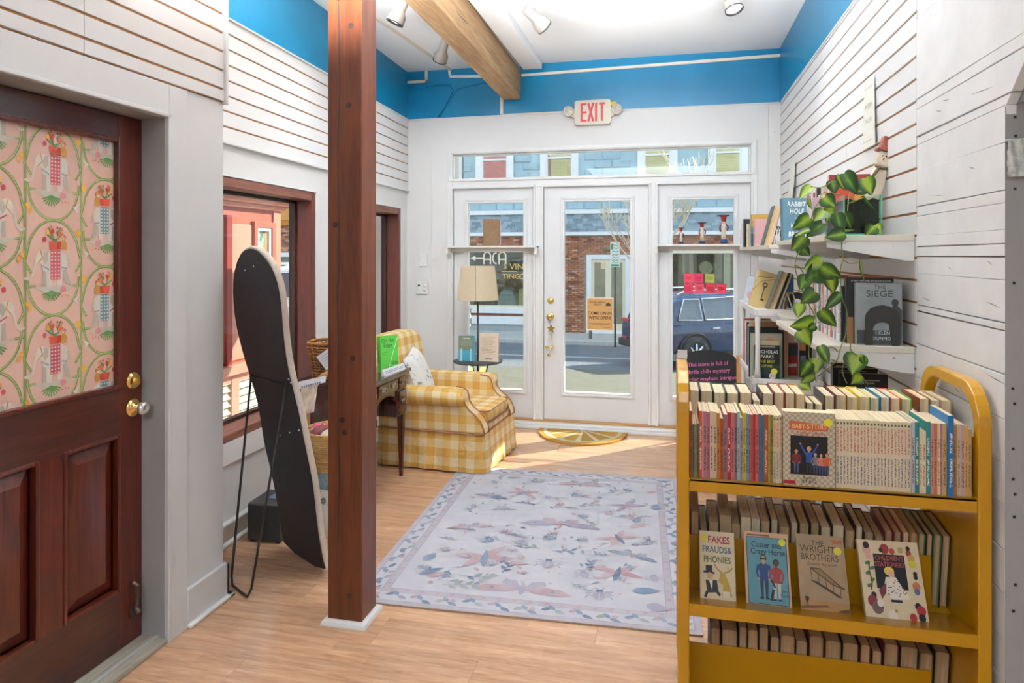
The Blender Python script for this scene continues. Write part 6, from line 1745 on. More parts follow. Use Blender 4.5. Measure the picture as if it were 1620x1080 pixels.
MB().box(0.0, 0.13, 0.006, 0.020, 0.098, 0.104).build('pin_rail', TRIM, hs)
# ================================================================== ARMCHAIR, DESK, LAMP, MIRROR, BASKETS
def gingham(name, base, tint, per=0.104, quilt=0.0):
    m, t, n, b = nodes(name)
    co = N(t, 'TexCoord')
    sp = N(t, 'SeparateXYZ'); t.links.new(co.outputs['Object'], sp.inputs[0])
    ns = N(t, 'SeparateXYZ'); t.links.new(co.outputs['Normal'], ns.inputs[0])
    def M(op, a, bb=None, cc=None):
        q = N(t, 'Math', operation=op)
        for i, v in enumerate((a, bb, cc)):
            if v is None: continue
            if isinstance(v, (int, float)): q.inputs[i].default_value = v
            else: t.links.new(v, q.inputs[i])
        return q.outputs[0]
    tot = None
    for i, off in ((0, 0.02), (1, 0.035), (2, 0.015)):
        s_ = M('FRACT', M('MULTIPLY', M('ADD', sp.outputs[i], 10 * per + off), 1.0 / per))
        s_ = M('LESS_THAN', s_, 0.5)
        w = M('LESS_THAN', M('ABSOLUTE', ns.outputs[i]), 0.72)
        v = M('MULTIPLY', s_, w)
        tot = v if tot is None else M('ADD', tot, v)
    tot = M('MULTIPLY', tot, 0.5)
    nz = N(t, 'TexNoise'); nz.inputs['Scale'].default_value = 220; nz.inputs['Detail'].default_value = 2
    t.links.new(co.outputs['Object'], nz.inputs['Vector'])
    tot = M('MULTIPLY_ADD', nz.outputs[0], 0.18, M('SUBTRACT', tot, 0.09))
    c = ramp(t, tot, [(0.0, lin(base)), (0.5, lin('#d8b470')), (1.0, lin(tint))])
    t.links.new(c, b.inputs['Base Color'])
    b.inputs['Roughness'].default_value = 0.8
    b.inputs['Sheen Weight'].default_value = 0.15
    bp = N(t, 'Bump'); bp.inputs['Strength'].default_value = 0.25 + quilt; bp.inputs['Distance'].default_value = 0.004 + quilt * 0.01
    n2 = N(t, 'TexNoise'); n2.inputs['Scale'].default_value = 26 if quilt else 180; n2.inputs['Detail'].default_value = 3
    t.links.new(co.outputs['Object'], n2.inputs['Vector'])
    t.links.new(n2.outputs[0], bp.inputs['Height']); t.links.new(bp.outputs[0], b.inputs['Normal'])
    return m
GING = gingham('yellow_gingham', '#e3d2aa', '#c8983c', 0.118)
GINGS = gingham('yellow_gingham_skirt', '#e3d2aa', '#c8983c', 0.118, quilt=0.5)
WELT = paint('brown_welt_cord', '#a06a50', 0.8, 0.15, 120)
ch = thing('armchair', 'yellow and white gingham armchair with rolled arms and pleated skirt', 'armchair', (-1.605, 4.845, 0), math.radians(-4))
# skirt with kick pleats
def skirt(u, v):
    per = [(-0.40, -0.345), (0.40, -0.345), (0.40, 0.345), (-0.40, 0.345)]
    L = [0.80, 0.69, 0.80, 0.69]
    s_ = u * sum(L); k = 0
    while k < 3 and s_ > L[k]:
        s_ -= L[k]; k += 1
    f = s_ / L[k]
    (x0, y0), (x1, y1) = per[k], per[(k + 1) % 4]
    x, y = x0 + (x1 - x0) * f, y0 + (y1 - y0) * f
    nx, ny = ((0, -1), (1, 0), (0, 1), (-1, 0))[k]
    z = 0.012 + 0.262 * (1 - v)
    fl = 0.018 * v + 0.006 * v * math.sin(s_ * 38) - 0.02 * v * math.exp(-((f - 0.0) / 0.03) ** 2)
    return (x + nx * fl, y + ny * fl, z)
MB().grid(skirt, 120, 6, True).build('skirt', GINGS, ch, smooth=False)
MB().box(-0.385, 0.385, -0.335, 0.335, 0.10, 0.29).build('base', GING, ch)
for (x, y) in ((-0.34, -0.29), (0.34, -0.29), (-0.34, 0.29), (0.34, 0.29)):
    MB().lathe([(0.018, 0.0), (0.024, 0.11)], 10, (x, y, 0)).build('foot', DESKZ, ch)
prof = [(-0.40, 0.27), (0.405, 0.27), (0.40, 0.31), (0.375, 0.365), (0.335, 0.405), (0.29, 0.44), (0.262, 0.478), (0.255, 0.515), (0.245, 0.545), (0.215, 0.566), (0.16, 0.572), (-0.40, 0.572)]
for sd in (-1, 1):
    y0, y1 = (-0.352, -0.245) if sd < 0 else (0.245, 0.352)
    a_ = MB().prism(prof, y0, y1, 'y').build('arm', GING, ch, bevel=0.02, seg=3)
    yo = sd * 0.335
    MB().lathe([(0.001, -0.36), (0.060, -0.36), (0.066, -0.2), (0.066, 0.15), (0.064, 0.23), (0.056, 0.256), (0.001, 0.262)], 20, (0, yo, 0.512), 'x', cap=False).build('arm_roll', GING, a_, smooth=True)
    for yy in (sd * 0.352, sd * 0.250):
        MB().tube([(x, yy, z) for x, z in prof[1:11]], 0.005, 6).build('welt', WELT, a_, smooth=True)
    MB().tube([(-0.40, sd * 0.354, 0.272), (0.40, sd * 0.354, 0.272)], 0.005, 6).build('welt', WELT, a_, smooth=True)
MB().tube([(0.396, -0.345, 0.272), (0.396, 0.345, 0.272)], 0.005, 6).build('welt', WELT, ch, smooth=True)
MB().box(0.30, 0.392, -0.245, 0.245, 0.27, 0.318).build('seat_rail', GING, ch, bevel=0.012)
sc_ = MB()
def cush(u, v, x0=-0.26, x1=0.402, y0=-0.242, y1=0.242, zc=0.368, hz=0.052):
    a, b = 2 * PI * u, -PI / 2 + PI * v
    def se(c, p): return math.copysign(abs(c) ** p, c)
    X = (x0 + x1) / 2 + (x1 - x0) / 2 * se(math.cos(b), 0.22) * se(math.cos(a), 0.25)
    Y = (y0 + y1) / 2 + (y1 - y0) / 2 * se(math.cos(b), 0.22) * se(math.sin(a), 0.25)
    return (X, Y, zc + hz * se(math.sin(b), 0.5) + 0.012 * math.cos(b) ** 2 * (1 if b > 0 else 0))
sc_.grid(cush, 56, 18, True)
sc = sc_.build('seat_cushion', GING, ch, smooth=True)
for zz, dx in ((0.408, -0.004), (0.328, 0.0)):
    MB().tube([(-0.1, -0.242, zz), (0.36, -0.242, zz), (0.395 + dx, -0.225, zz), (0.402 + dx, -0.19, zz), (0.402 + dx, 0.19, zz), (0.395 + dx, 0.225, zz), (0.36, 0.242, zz), (-0.1, 0.242, zz)], 0.005, 6).build('welt', WELT, sc, smooth=True)
def backf(u, v):
    # rounded slab, tilted back
    a = 2 * PI * u
    def se(c, p): return math.copysign(abs(c) ** p, c)
    w = 0.315
    y = w * se(math.cos(a), 0.42)
    z = 0.60 + 0.315 * se(math.sin(a), 0.42)
    th = (v - 0.5) * 2
    k = 1 - 0.10 * abs(th) ** 4
    x = -0.345 + 0.075 * se(th, 0.6)
    z2 = 0.60 + (z - 0.60) * k
    return (x - 0.16 * (z2 - 0.35), y * k, z2)
bk_ = MB(); bk_.grid(backf, 48, 10, True)
n0 = len(bk_.v)
bk_.f.append(tuple(range(48))[::-1]); bk_.m.append(0); bk_.f.append(tuple(range(10 * 48, 11 * 48))); bk_.m.append(0)
bk_.build('backrest', GING, ch, smooth=True)

# cushion on the chair
def toile():
    m, t, n, b = nodes('toile_pillow')
    co = N(t, 'TexCoord'); nz = N(t, 'TexNoise'); nz.inputs['Scale'].default_value = 26; nz.inputs['Detail'].default_value = 8; nz.inputs['Roughness'].default_value = 0.7
    n2 = N(t, 'TexNoise'); n2.inputs['Scale'].default_value = 6.5
    t.links.new(co.outputs['Object'], nz.inputs['Vector']); t.links.new(co.outputs['Object'], n2.inputs['Vector'])
    mu = N(t, 'Math', operation='MULTIPLY'); 
    r1 = N(t, 'MapRange'); r1.inputs['From Min'].default_value = 0.50; r1.inputs['From Max'].default_value = 0.56; t.links.new(nz.outputs[0], r1.inputs[0])
    r2 = N(t, 'MapRange'); r2.inputs['From Min'].default_value = 0.50; r2.inputs['From Max'].default_value = 0.60; t.links.new(n2.outputs[0], r2.inputs[0])
    t.links.new(r1.outputs[0], mu.inputs[0]); t.links.new(r2.outputs[0], mu.inputs[1])
    c = ramp(t, mu.outputs[0], [(0.0, lin('#e8e8e6')), (1.0, lin('#46566e'))])
    t.links.new(c, b.inputs['Base Color']); b.inputs['Roughness'].default_value = 0.85
    return m
pw = thing('throw_pillow', 'white throw pillow with blue printed sprigs on the armchair', 'pillow', (-1.735, 4.76, 0.43))
pw.rotation_euler = (0.12, -0.38, 0.15)
def pil(u, v):
    a, b = 2 * u - 1, 2 * v - 1
    return a, b
pm_ = MB()
for sgn in (-1, 1):
    pm_.grid(lambda u, v, sgn=sgn: (sgn * 0.075 * (max(0, (1 - (2 * u - 1) ** 4) * (1 - (2 * v - 1) ** 4))) ** 0.5, (2 * u - 1) * 0.19 * (1 - 0.07 * (1 - (2 * v - 1) ** 2)), 0.19 + (2 * v - 1) * 0.19 * (1 - 0.07 * (1 - (2 * u - 1) ** 2))), 14, 14)
pm_.build('pillow_cover', toile(), pw, smooth=True)

# ---- tray floor lamp and its two books
lp = thing('floor_lamp', 'black floor lamp with linen drum shade and a round tray table', 'lamp', (-1.552, 5.45, 0))
MB().lathe([(0.001, 0.0), (0.135, 0.0), (0.135, 0.012), (0.03, 0.022), (0.012, 0.03)], 28).build('base', BLACKM, lp, smooth=True)
MB().lathe([(0.008, 0.02), (0.008, 1.20)], 12).build('pole', BLACKM, lp, smooth=True)
tr_ = MB(); tr_.lathe([(0.012, 0.600), (0.198, 0.606), (0.20, 0.612), (0.196, 0.616), (0.012, 0.612)], 40)
tp_ = tr_.build('tray', paint('dark_pierced_metal', '#3a3f40', 0.5, 0.3, 60), lp, smooth=True)
rp = MB()
for i in range(36):
    a, b = 2 * PI * i / 36, 2 * PI * (i + 0.5) / 36
    rp.tube([(0.200 * math.cos(a), 0.200 * math.sin(a), 0.612), (0.206 * math.cos(b), 0.206 * math.sin(b), 0.618), (0.200 * math.cos(a + 2 * PI / 36), 0.200 * math.sin(a + 2 * PI / 36), 0.612)], 0.0025, 4)
rp.build('tray_rim', BLACKM, tp_)
for k_ in range(3):
    a = 2 * PI * k_ / 3 + 0.3
    MB().tube([(0.09 * math.cos(a), 0.09 * math.sin(a), 0.606), (0.012 * math.cos(a), 0.012 * math.sin(a), 0.30)], 0.005, 8).build('tray_strut', BLACKM, lp, smooth=True)
def linen():
    m, t, n, b = nodes('linen_shade')
    co = N(t, 'TexCoord'); mp = N(t, 'Mapping'); mp.inputs['Scale'].default_value = (120, 120, 260); t.links.new(co.outputs['Object'], mp.inputs[0])
    nz = N(t, 'TexNoise'); nz.inputs['Scale'].default_value = 1.0; nz.inputs['Detail'].default_value = 2; t.links.new(mp.outputs[0], nz.inputs['Vector'])
    c = ramp(t, nz.outputs[0], [(0.3, lin('#f0e0c4')), (0.7, lin('#faf0de'))])
    t.links.new(c, b.inputs['Base Color']); b.inputs['Roughness'].default_value = 0.9
    tr = N(t, 'BsdfTranslucent'); t.links.new(c, tr.inputs[0]); mx = N(t, 'MixShader'); mx.inputs[0].default_value = 0.7
    t.links.new(b.outputs[0], mx.inputs[1]); t.links.new(tr.outputs[0], mx.inputs[2]); t.links.new(mx.outputs[0], n['Material Output'].inputs[0])
    return m
sh_ = MB(); sh_.lathe([(0.172, 1.122), (0.140, 1.402)], 40, cap=False); shd = sh_.build('shade', linen(), lp, smooth=True)
MB().tube([(0.030, -0.171, 1.122), (0.020, -0.1395, 1.402)], 0.003, 6).build('shade_seam', paint('shade_seam', '#b49a84', 0.9), shd)
MB().tube([(-0.008, 0, 1.2), (-0.14, 0, 1.385), (0, 0, 1.19), (0.14, 0, 1.385)], 0.002, 6).build('shade_spider', BLACKM, lp)
MB().ball((0, 0, 1.26), 0.03).build('bulb', paint('frosted_bulb', '#efe8dc', 0.3), lp, smooth=True)
t, art = coverbook('hardback', 'teal and olive book standing on the lamp tray left of the pole', (-1.640, 5.41, 0.618), 0.135, 0.208, 0.022, -0.10, 0.12, ink('#3f9ab4'), hard=True)
art.rect('#6c7460', -0.067, 0.09, 0.055, 0.205); art.line('#d8d8c8', [(-0.03, 0.185), (0.03, 0.186)], 0.008); art.rect('#b8d8dc', -0.05, 0.0, -0.035, 0.10); art.rect('#b8d8dc', 0.03, 0.0, 0.042, 0.10)
for z in (0.16, 0.145, 0.13): art.line('#a8ac98', [(-0.05, z), (0.04, z)], 0.003)
art.done('cover_print', t)
t, art = coverbook('hardback', 'cream book showing its printed back cover on the lamp tray right of the pole', (-1.455, 5.42, 0.618), 0.165, 0.232, 0.024, -0.08, -0.06, ink('#dcc9b4'), hard=True)
for i in range(12):
    art.line('#a89480', [(-0.06, 0.20 - i * 0.0125), (0.06 - (i % 3) * 0.012, 0.20 - i * 0.0125)], 0.0035)
art.line('#4a4038', [(-0.025, 0.022), (0.03, 0.022)], 0.008); art.done('cover_print', t)

# ---- small kneehole desk
dk = thing('writing_desk', 'dark cherry kneehole writing desk with drawers under the left window', 'desk', (-1.98, 4.045, 0))
MB().box(-0.25, 0.262, -0.335, 0.335, 0.706, 0.730).build('top', DESKW, dk, bevel=0.006)
MB().box(-0.24, 0.252, -0.325, 0.325, 0.694, 0.706).build('top_moulding', DESKW, dk, bevel=0.004)
for ya_, yb_ in ((-0.318, -0.158), (0.168, 0.318)):
    MB().box(-0.23, 0.228, ya_, yb_, 0.425, 0.694).build('pedestal', DESKZ, dk, bevel=0.003)
ap = [(-0.158, 0.694), (-0.158, 0.53)]
for i in range(9):
    a = PI - i * PI / 8
    ap.append((0.005 + 0.150 * math.cos(a), 0.535 + 0.055 * math.sin(a)))
ap += [(0.168, 0.53), (0.168, 0.694)]
MB().prism(ap, 0.195, 0.222, 'x').build('apron', DESKW, dk, bevel=0.002)
MB().box(-0.23, 0.20, -0.158, 0.168, 0.60, 0.694).build('centre_case', DESKW, dk)
def drawer(y0, y1, z0, z1, pulls):
    d_ = MB().box(0.222, 0.240, y0, y1, z0, z1).build('drawer', DESKW, dk, bevel=0.004)
    for py in pulls:
        zc = (z0 + z1) / 2
        p = MB()
        for s_ in (-0.018, 0.018):
            p.lathe([(0.009, 0), (0.009, 0.004), (0.004, 0.006), (0.004, 0.016)], 10, (0.240, py + s_, zc + 0.008), 'x')
        p.tube([(0.254, py - 0.018, zc + 0.008), (0.258, py - 0.016, zc - 0.008), (0.258, py, zc - 0.014), (0.258, py + 0.016, zc - 0.008), (0.254, py + 0.018, zc + 0.008)], 0.003, 6)
        p.box(0.240, 0.242, py - 0.026, py + 0.026, zc - 0.010, zc + 0.018)
        p.build('pull', paint('aged_nickel', (0.45, 0.42, 0.36), 0.3, 0.1, 30, metal=1.0) if 'nick' not in _m else _m['nick'], d_)
_m['nick'] = paint('aged_nickel', (0.45, 0.42, 0.36), 0.3, 0.1, 30, metal=1.0)
drawer(0.180, 0.308, 0.605, 0.685, (0.244,)); drawer(0.180, 0.308, 0.440, 0.592, (0.244,))
drawer(-0.308, -0.168, 0.605, 0.685, (-0.238,)); drawer(-0.308, -0.168, 0.440, 0.592, (-0.238,))
drawer(-0.145, 0.156, 0.612, 0.685, (-0.075, 0.085))
MB().box(0.24, 0.242, -0.002, 0.012, 0.66, 0.672).build('keyhole', _m['nick'], dk)
for (x, y) in ((-0.205, -0.292), (-0.205, 0.292), (0.205, -0.292), (0.205, 0.292)):
    MB().hexa([(x - 0.011, y - 0.011, 0), (x + 0.011, y - 0.011, 0), (x + 0.011, y + 0.011, 0), (x - 0.011, y + 0.011, 0), (x - 0.022, y - 0.022, 0.43), (x + 0.022, y - 0.022, 0.43), (x + 0.022, y + 0.022, 0.43), (x - 0.022, y + 0.022, 0.43)]).build('leg', DESKZ, dk, bevel=0.002)
# on the desk
t, art = coverbook('hardback', 'bright green book titled On the Edge standing on the desk', (-1.795, 4.20, 0.7312), 0.15, 0.232, 0.034, -0.06, 1.12, ink('#5cc24a'), hard=True)
art.text('#10301a', 'On the\nEdge', -0.012, 0.185, 0.040, 0.95, line=0.8); art.text('#10301a', 'Nate', 0.034, 0.052, 0.038, 0.95); art.text('#10301a', 'Silver', 0.020, 0.018, 0.038, 0.95); art.line('#d8f0cc', [(-0.02, 0.0), (0.072, 0.215)], 0.004)
for z in (0.125, 0.115, 0.105): art.line('#3f8f3c', [(-0.06, z), (-0.02, z)], 0.003)
art.done('cover_print', t)
art = Art((-0.0776, 0.017, 0.12), (0, 0, 1), (0, 1, 0), 0.0004)
# title down the spine
art.n = Vector((-1, 0, 0)); art.ux = Vector((0, 0, -1)); art.uy = Vector((0, -1, 0)); art.text('#10301a', 'On the Edge', 0.0, 0.0, 0.026); art.done('spine_print', t)
ns = thing('shelf_talker', 'clear-fronted white sign strip with small print at the desk edge', 'sign', (-1.742, 4.14, 0.7305), math.radians(86))
MB().hexa([(-0.14, -0.005, 0), (0.16, -0.005, 0), (0.16, 0.022, 0), (-0.14, 0.022, 0), (-0.14, 0.012, 0.040), (0.16, 0.012, 0.040), (0.16, 0.016, 0.040), (-0.14, 0.016, 0.040)]).build('strip', ink('#ececf0'), ns)
art = Art((0, -0.005, 0.002), (1, 0, 0), (0, 0.4, 1), 0.0006); art.line('#a9a9bc', [(-0.12, 0.025), (0.14, 0.025)], 0.004)
for i in range(11): art.rect('#8c8ca4', -0.11 + i * 0.022, 0.012, -0.098 + i * 0.022, 0.019)
art.done('strip_print', ns)
for i, (c, nm, x, y, r_) in enumerate((('#5a2c1e', 'dark brown', -2.005, 4.045, 0.5), ('#8a5a34', 'chestnut', -1.972, 4.063, 0.5), ('#d8cfc0', 'cream', -1.939, 4.081, 0.5))):
    book('hardback', nm + ' book standing upright behind the green book on the desk', 'books on the desk', (x, y, 0.7305), r_, 0.030, 0.25 - 0.012 * i, 0.16, spine_mat(c, '#d8c8a0'), True)

def wicker(name, c1, c2):
    return island(name, [(0.0, lin(c1)), (1.0, lin(c2))], rough=0.6, bump=0.2, bscale=120)
WICKD = wicker('brown_wicker', '#7a4a1c', '#b87a34')
WICKL = wicker('honey_wicker', '#b98a4a', '#dcb070')
def basket(t, rx0, ry0, rx1, ry1, h, mat, rows, stakes, r=0.006, sq=1.0, name='weave'):
    m = MB()
    def P(a, k, wob):
        def se(c): return math.copysign(abs(c) ** sq, c)
        rx, ry = rx0 + (rx1 - rx0) * k, ry0 + (ry1 - ry0) * k
        return Vector(((rx + wob) * se(math.cos(a)), (ry + wob) * se(math.sin(a)), h * k))
    for j in range(rows):
        k = (j + 0.5) / rows
        pts = []
        for i in range(stakes * 2):
            a = 2 * PI * i / (stakes * 2)
            pts.append(P(a, k, 0.0045 * (1 if (i // 1 + j) % 2 else -1)) + Vector((0, 0, 0)))
        m.tube(pts, r, 5, closed=True)
    o = m.build(name, mat, t, smooth=True)
    o['kind'] = 'stuff'
    s_ = MB()
    for i in range(stakes):
        a = 2 * PI * (i + 0.25) / stakes
        s_.tube([P(a, 0, 0), P(a, 1, 0)], r * 0.8, 5)
    so_ = s_.build('stakes', mat, t, smooth=True); so_['kind'] = 'stuff'
    rim = MB()
    for k2 in range(3):
        rim.tube([P(2 * PI * i / 40, 1.0, 0.003 * math.sin(i * 1.7 + k2 * 2.1)) + Vector((0, 0, 0.003 * math.cos(i * 1.7 + k2 * 2.1))) for i in range(40)], r * 0.9, 5, closed=True)
    rim.build('rim', mat, t, smooth=True)
    MB().lathe([(0.001, 0.004), (1.0, 0.004), (1.0, 0.008), (0.001, 0.008)], 24).build('floor', mat, t).scale = (rx0, ry0, 1)
wb_ = thing('wicker_basket', 'dark brown wicker basket standing on the desk by the window', 'basket', (-2.04, 3.90, 0.7315), 0.1)
basket(wb_, 0.115, 0.10, 0.15, 0.13, 0.225, WICKD, 13, 24, 0.0060, 0.6)
MB().lathe([(0.100, 0.01), (0.118, 0.21)], 24, cap=False).build('weave_gap_shade', BRONZE, wb_, smooth=True)  # dark sleeve added as shade behind the weave gaps
pc = thing('price_card', 'white paper card tucked into the dark wicker basket', 'card', (-1.972, 3.742, 0.83))
pc.rotation_euler = (0.15, -0.6, 0.1)
MB().box(-0.045, 0.045, -0.0008, 0.0008, 0, 0.10).build('card', ink('#e4e4ea'), pc)
art = Art((0, -0.0008, 0), (1, 0, 0), (0, 0, 1)); [art.line('#9a9aa8', [(-0.035, 0.02 + 0.015 * i), (0.03, 0.02 + 0.015 * i)], 0.003) for i in range(5)]; art.done('card_print', pc)
# floral bin on the floor with the light handled basket on it
fb = thing('floral_bin', 'white fabric bin printed with roses standing on the floor behind the mirror', 'bin', (-1.772, 3.40, 0))
def floral():
    m, t, n, b = nodes('rose_print_fabric')
    co = N(t, 'TexCoord'); vo = N(t, 'TexVoronoi'); vo.inputs['Scale'].default_value = 14; t.links.new(co.outputs['Object'], vo.inputs['Vector'])
    nz = N(t, 'TexNoise'); nz.inputs['Scale'].default_value = 30; nz.inputs['Detail'].default_value = 6; t.links.new(co.outputs['Object'], nz.inputs['Vector'])
    mx = N(t, 'Mix', data_type='FLOAT'); mx.inputs[0].default_value = 0.5; t.links.new(vo.outputs['Distance'], mx.inputs[2]); t.links.new(nz.outputs[0], mx.inputs[3])
    c = ramp(t, mx.outputs[0], [(0.26, lin('#b7868c')), (0.33, lin('#3f6a66')), (0.38, lin('#8fa6a8')), (0.42, lin('#dcdcd4'))])
    t.links.new(c, b.inputs['Base Color']); b.inputs['Roughness'].default_value = 0.85
    return m
FLOR = floral()
MB().lathe([(0.001, 0.0005), (0.098, 0.0005), (0.105, 0.01), (0.108, 0.30), (0.106, 0.302), (0.001, 0.302)], 28).build('body', FLOR, fb, smooth=True)
MB().lathe([(0.110, 0.255), (0.112, 0.26), (0.112, 0.345), (0.109, 0.348), (0.001, 0.348)], 28).build('blue_band', paint('blue_grey_lace', '#8ba0ac', 0.8, 0.25, 60), fb, smooth=True)
hb_ = thing('handled_basket', 'honey coloured wicker basket with tall hoop handle full of packets', 'basket', (-1.772, 3.40, 0.3485))
basket(hb_, 0.130, 0.130, 0.165, 0.165, 0.205, WICKL, 18, 22, 0.0053)
hp = []
for i in range(25):
    a = PI * i / 24
    hp.append((0.172 * math.cos(a), 0.0, 0.17 + 0.345 * math.sin(a) ** 0.8))
hd_ = MB()
for k2 in range(3):
    hd_.tube([(x, 0.012 * math.sin(i * 0.9 + k2 * 2.09), z + 0.008 * math.cos(i * 0.9 + k2 * 2.09)) for i, (x, y, z) in enumerate(hp)], 0.0095, 6)
hd_.build('hoop_handle', WICKL, hb_, smooth=True)
MB().lathe([(0.001, 0.12), (0.13, 0.12)], 20, cap=False).build('liner', ink('#8a6a40'), hb_)
rb = random.Random(12)
for i, (c, nm) in enumerate((('#c8582a', 'orange'), ('#e04a9a', 'hot pink'), ('#6a2a2c', 'maroon'), ('#d8d2c8', 'white'), ('#7a3f8a', 'purple'), ('#b59a3a', 'ochre'), ('#3a2c40', 'dark'), ('#e8b8c8', 'pale pink'))):
    a = 2 * PI * i / 8 + 2.5
    pk = thing('packet', nm + ' packet lying in the handled wicker basket', 'packet', (-1.772 + 0.085 * math.cos(a), 3.40 + 0.085 * math.sin(a), 0.505 + 0.008 * (i % 3)))
    pk.rotation_euler = (rb.uniform(-0.3, 0.3), rb.uniform(-0.5, 0.5), rb.uniform(0, 6))
    MB().ball((0, 0, 0.038), (0.05, 0.035, 0.028), 12, 8).build('wrapper', ink(c), pk, smooth=True)
    MB().box(-0.03, 0.03, -0.036, -0.030, 0.025, 0.05).build('label', ink('#e8e0d8'), pk)
tgc = thing('hanging_tag', 'folded paper sign and rose printed card hung on the basket handle', 'card', (-1.822, 3.215, 0.76))
tgc.rotation_euler = (0, 0.10, 0.30)
tgc.scale = (0.62, 1, 1)
sp_ = MB(); sp_.hexa([(-0.10, -0.012, 0.035), (0.12, -0.012, 0.085), (0.12, -0.010, 0.085), (-0.10, -0.010, 0.035), (-0.10, -0.012, 0.075), (0.12, -0.012, 0.120), (0.12, -0.010, 0.120), (-0.10, -0.010, 0.075)])
sp_.build('paper_strip', ink('#e6e6ec'), tgc)
art = Art((0, -0.012, 0.0), (1, 0, 0.22), (-0.22, 0, 1), 0.0008)
for i in range(9): art.rect('#6a6a78', -0.06 + i * 0.018, 0.056, -0.048 + i * 0.018, 0.068)
art.done('strip_print', tgc)
MB().prism([(-0.075, 0.05), (0.06, 0.075), (0.05, -0.075), (0.0, -0.085), (-0.045, -0.135), (-0.075, -0.10)], -0.009, -0.0075, 'y').build('rose_card', paint('rose_print_card', '#d2c0ac', 0.6, 0.35, 28), tgc)
wd = thing('folded_paper', 'pale lavender folded paper on the window sill beside the mirror edge', 'paper', (-2.20, 3.72, 0.572))
MB().hexa([(-0.03, -0.06, 0.0), (0.05, -0.06, 0.0), (0.05, 0.06, 0.0), (-0.03, 0.06, 0.0), (-0.02, -0.06, 0.05), (0.0, -0.06, 0.05), (0.0, 0.06, 0.05), (-0.02, 0.06, 0.05)]).build('sheet', ink('#d6cfe0'), wd)

# ---- wavy standing mirror seen from behind
mo = [(0.0, 0.0), (-0.017, 0.095), (0.010, 0.26), (0.011, 0.428), (-0.003, 0.576), (0.014, 0.695), (0.018, 0.811), (-0.014, 0.936), (-0.043, 1.062), (-0.049, 1.19), (-0.017, 1.319), (0.045, 1.43), (0.147, 1.522), (0.255, 1.560), (0.350, 1.556), (0.433, 1.514), (0.483, 1.459), (0.505, 1.385), (0.494, 1.286), (0.462, 1.17), (0.441, 1.024), (0.452, 0.894), (0.464, 0.792), (0.460, 0.702), (0.464, 0.598), (0.464, 0.477), (0.446, 0.365), (0.422, 0.23), (0.415, 0.104), (0.420, 0.0)]
def smooth2(P, it=2):
    for _ in range(it):
        Q = []
        for i in range(len(P)):
            a, b = P[i], P[(i + 1) % len(P)]
            Q += [(a[0] * .75 + b[0] * .25, a[1] * .75 + b[1] * .25), (a[0] * .25 + b[0] * .75, a[1] * .25 + b[1] * .75)]
        P = Q
    return P
mo = smooth2(mo, 1)
mcx, mcz = 0.22, 0.78
def inset(P, k):
    out = []
    n_ = len(P)
    for i in range(n_):
        ax_, az_ = P[i - 1]; bx_, bz_ = P[(i + 1) % n_]
        tx, tz = bx_ - ax_, bz_ - az_
        L_ = math.hypot(tx, tz) or 1
        out.append((P[i][0] + tz / L_ * k, P[i][1] - tx / L_ * k))
    return out
mi = inset(mo, 0.010)
mirror = thing('standing_mirror', 'wavy-edged full length mirror on a black wire stand, black back turned this way', 'mirror', (-1.906, 3.12, 0.0))
e_ = Vector((0.843, -0.537, 0)).normalized(); n_ = Vector((-0.537, -0.843, 0)).normalized()
ph = math.radians(11.5)
upv = Vector((0, 0, math.cos(ph))) + n_ * math.sin(ph)
bk_n = e_.cross(upv); 
if bk_n.dot(n_) < 0: bk_n = -bk_n
def MP(p, k): return e_ * p[0] + upv * p[1] + bk_n * k + Vector((0, 0, 0.006))
def slab(P, k0, k1):
    m = MB(); n2 = len(P)
    vs = [MP(p, k0) for p in P] + [MP(p, k1) for p in P]
    m.add(vs, [tuple(range(n2)), tuple(range(n2, 2 * n2))[::-1]] + [(i, (i + 1) % n2, n2 + (i + 1) % n2, n2 + i) for i in range(n2)])
    return m
CREAMV = paint('cream_boucle_frame', '#d8cdc0', 0.85, 0.06, 60, bump=0.3, bscale=200)
slab(mo, -0.032, -0.004).build('wavy_frame', CREAMV, mirror, bevel=0.008, seg=3)
slab(mi, -0.0045, 0.0).build('backing', FELT, mirror)
slab(inset(mo, 0.03), -0.0335, -0.032).build('mirror_glass', paint('silvered_mirror', (0.9, 0.9, 0.9), 0.02, 0.01, 2, metal=1.0), mirror)
for p in ((0.221, 0.654), (0.33, 0.689), (0.434, 0.721), (0.43, 0.96), (0.445, 0.945), (0.20, 1.45), (0.30, 1.47)):
    MB().ball(MP(p, 0.001), 0.005, 8, 6).build('screw', CHROME, mirror, smooth=True)
st_ = MB()
F1, F2 = Vector((-1.942, 2.73, 0.006)) - Vector((-1.906, 3.12, 0)), Vector((-1.777, 2.629, 0.006)) - Vector((-1.906, 3.12, 0))
P1, P2 = MP((0.03, 0.92), 0.006), MP((0.403, 0.931), 0.006)
st_.tube([P1, P1.lerp(F1, 0.5), P1.lerp(F1, 0.965), F1.lerp(F2, 0.10) + Vector((0, 0, 0.0)), F1.lerp(F2, 0.5), F1.lerp(F2, 0.88), P2.lerp(F2, 0.955), P2.lerp(F2, 0.5), P2], 0.0055, 10)
st_.build('wire_stand', BLACKM, mirror, smooth=True)
hg = MB()
for P_ in (P1, P2):
    hg.ball(P_, 0.009, 8, 6)
hg.tube([P1, P2], 0.003, 6)
hg.build('hinge_bar', BLACKM, mirror, smooth=True)

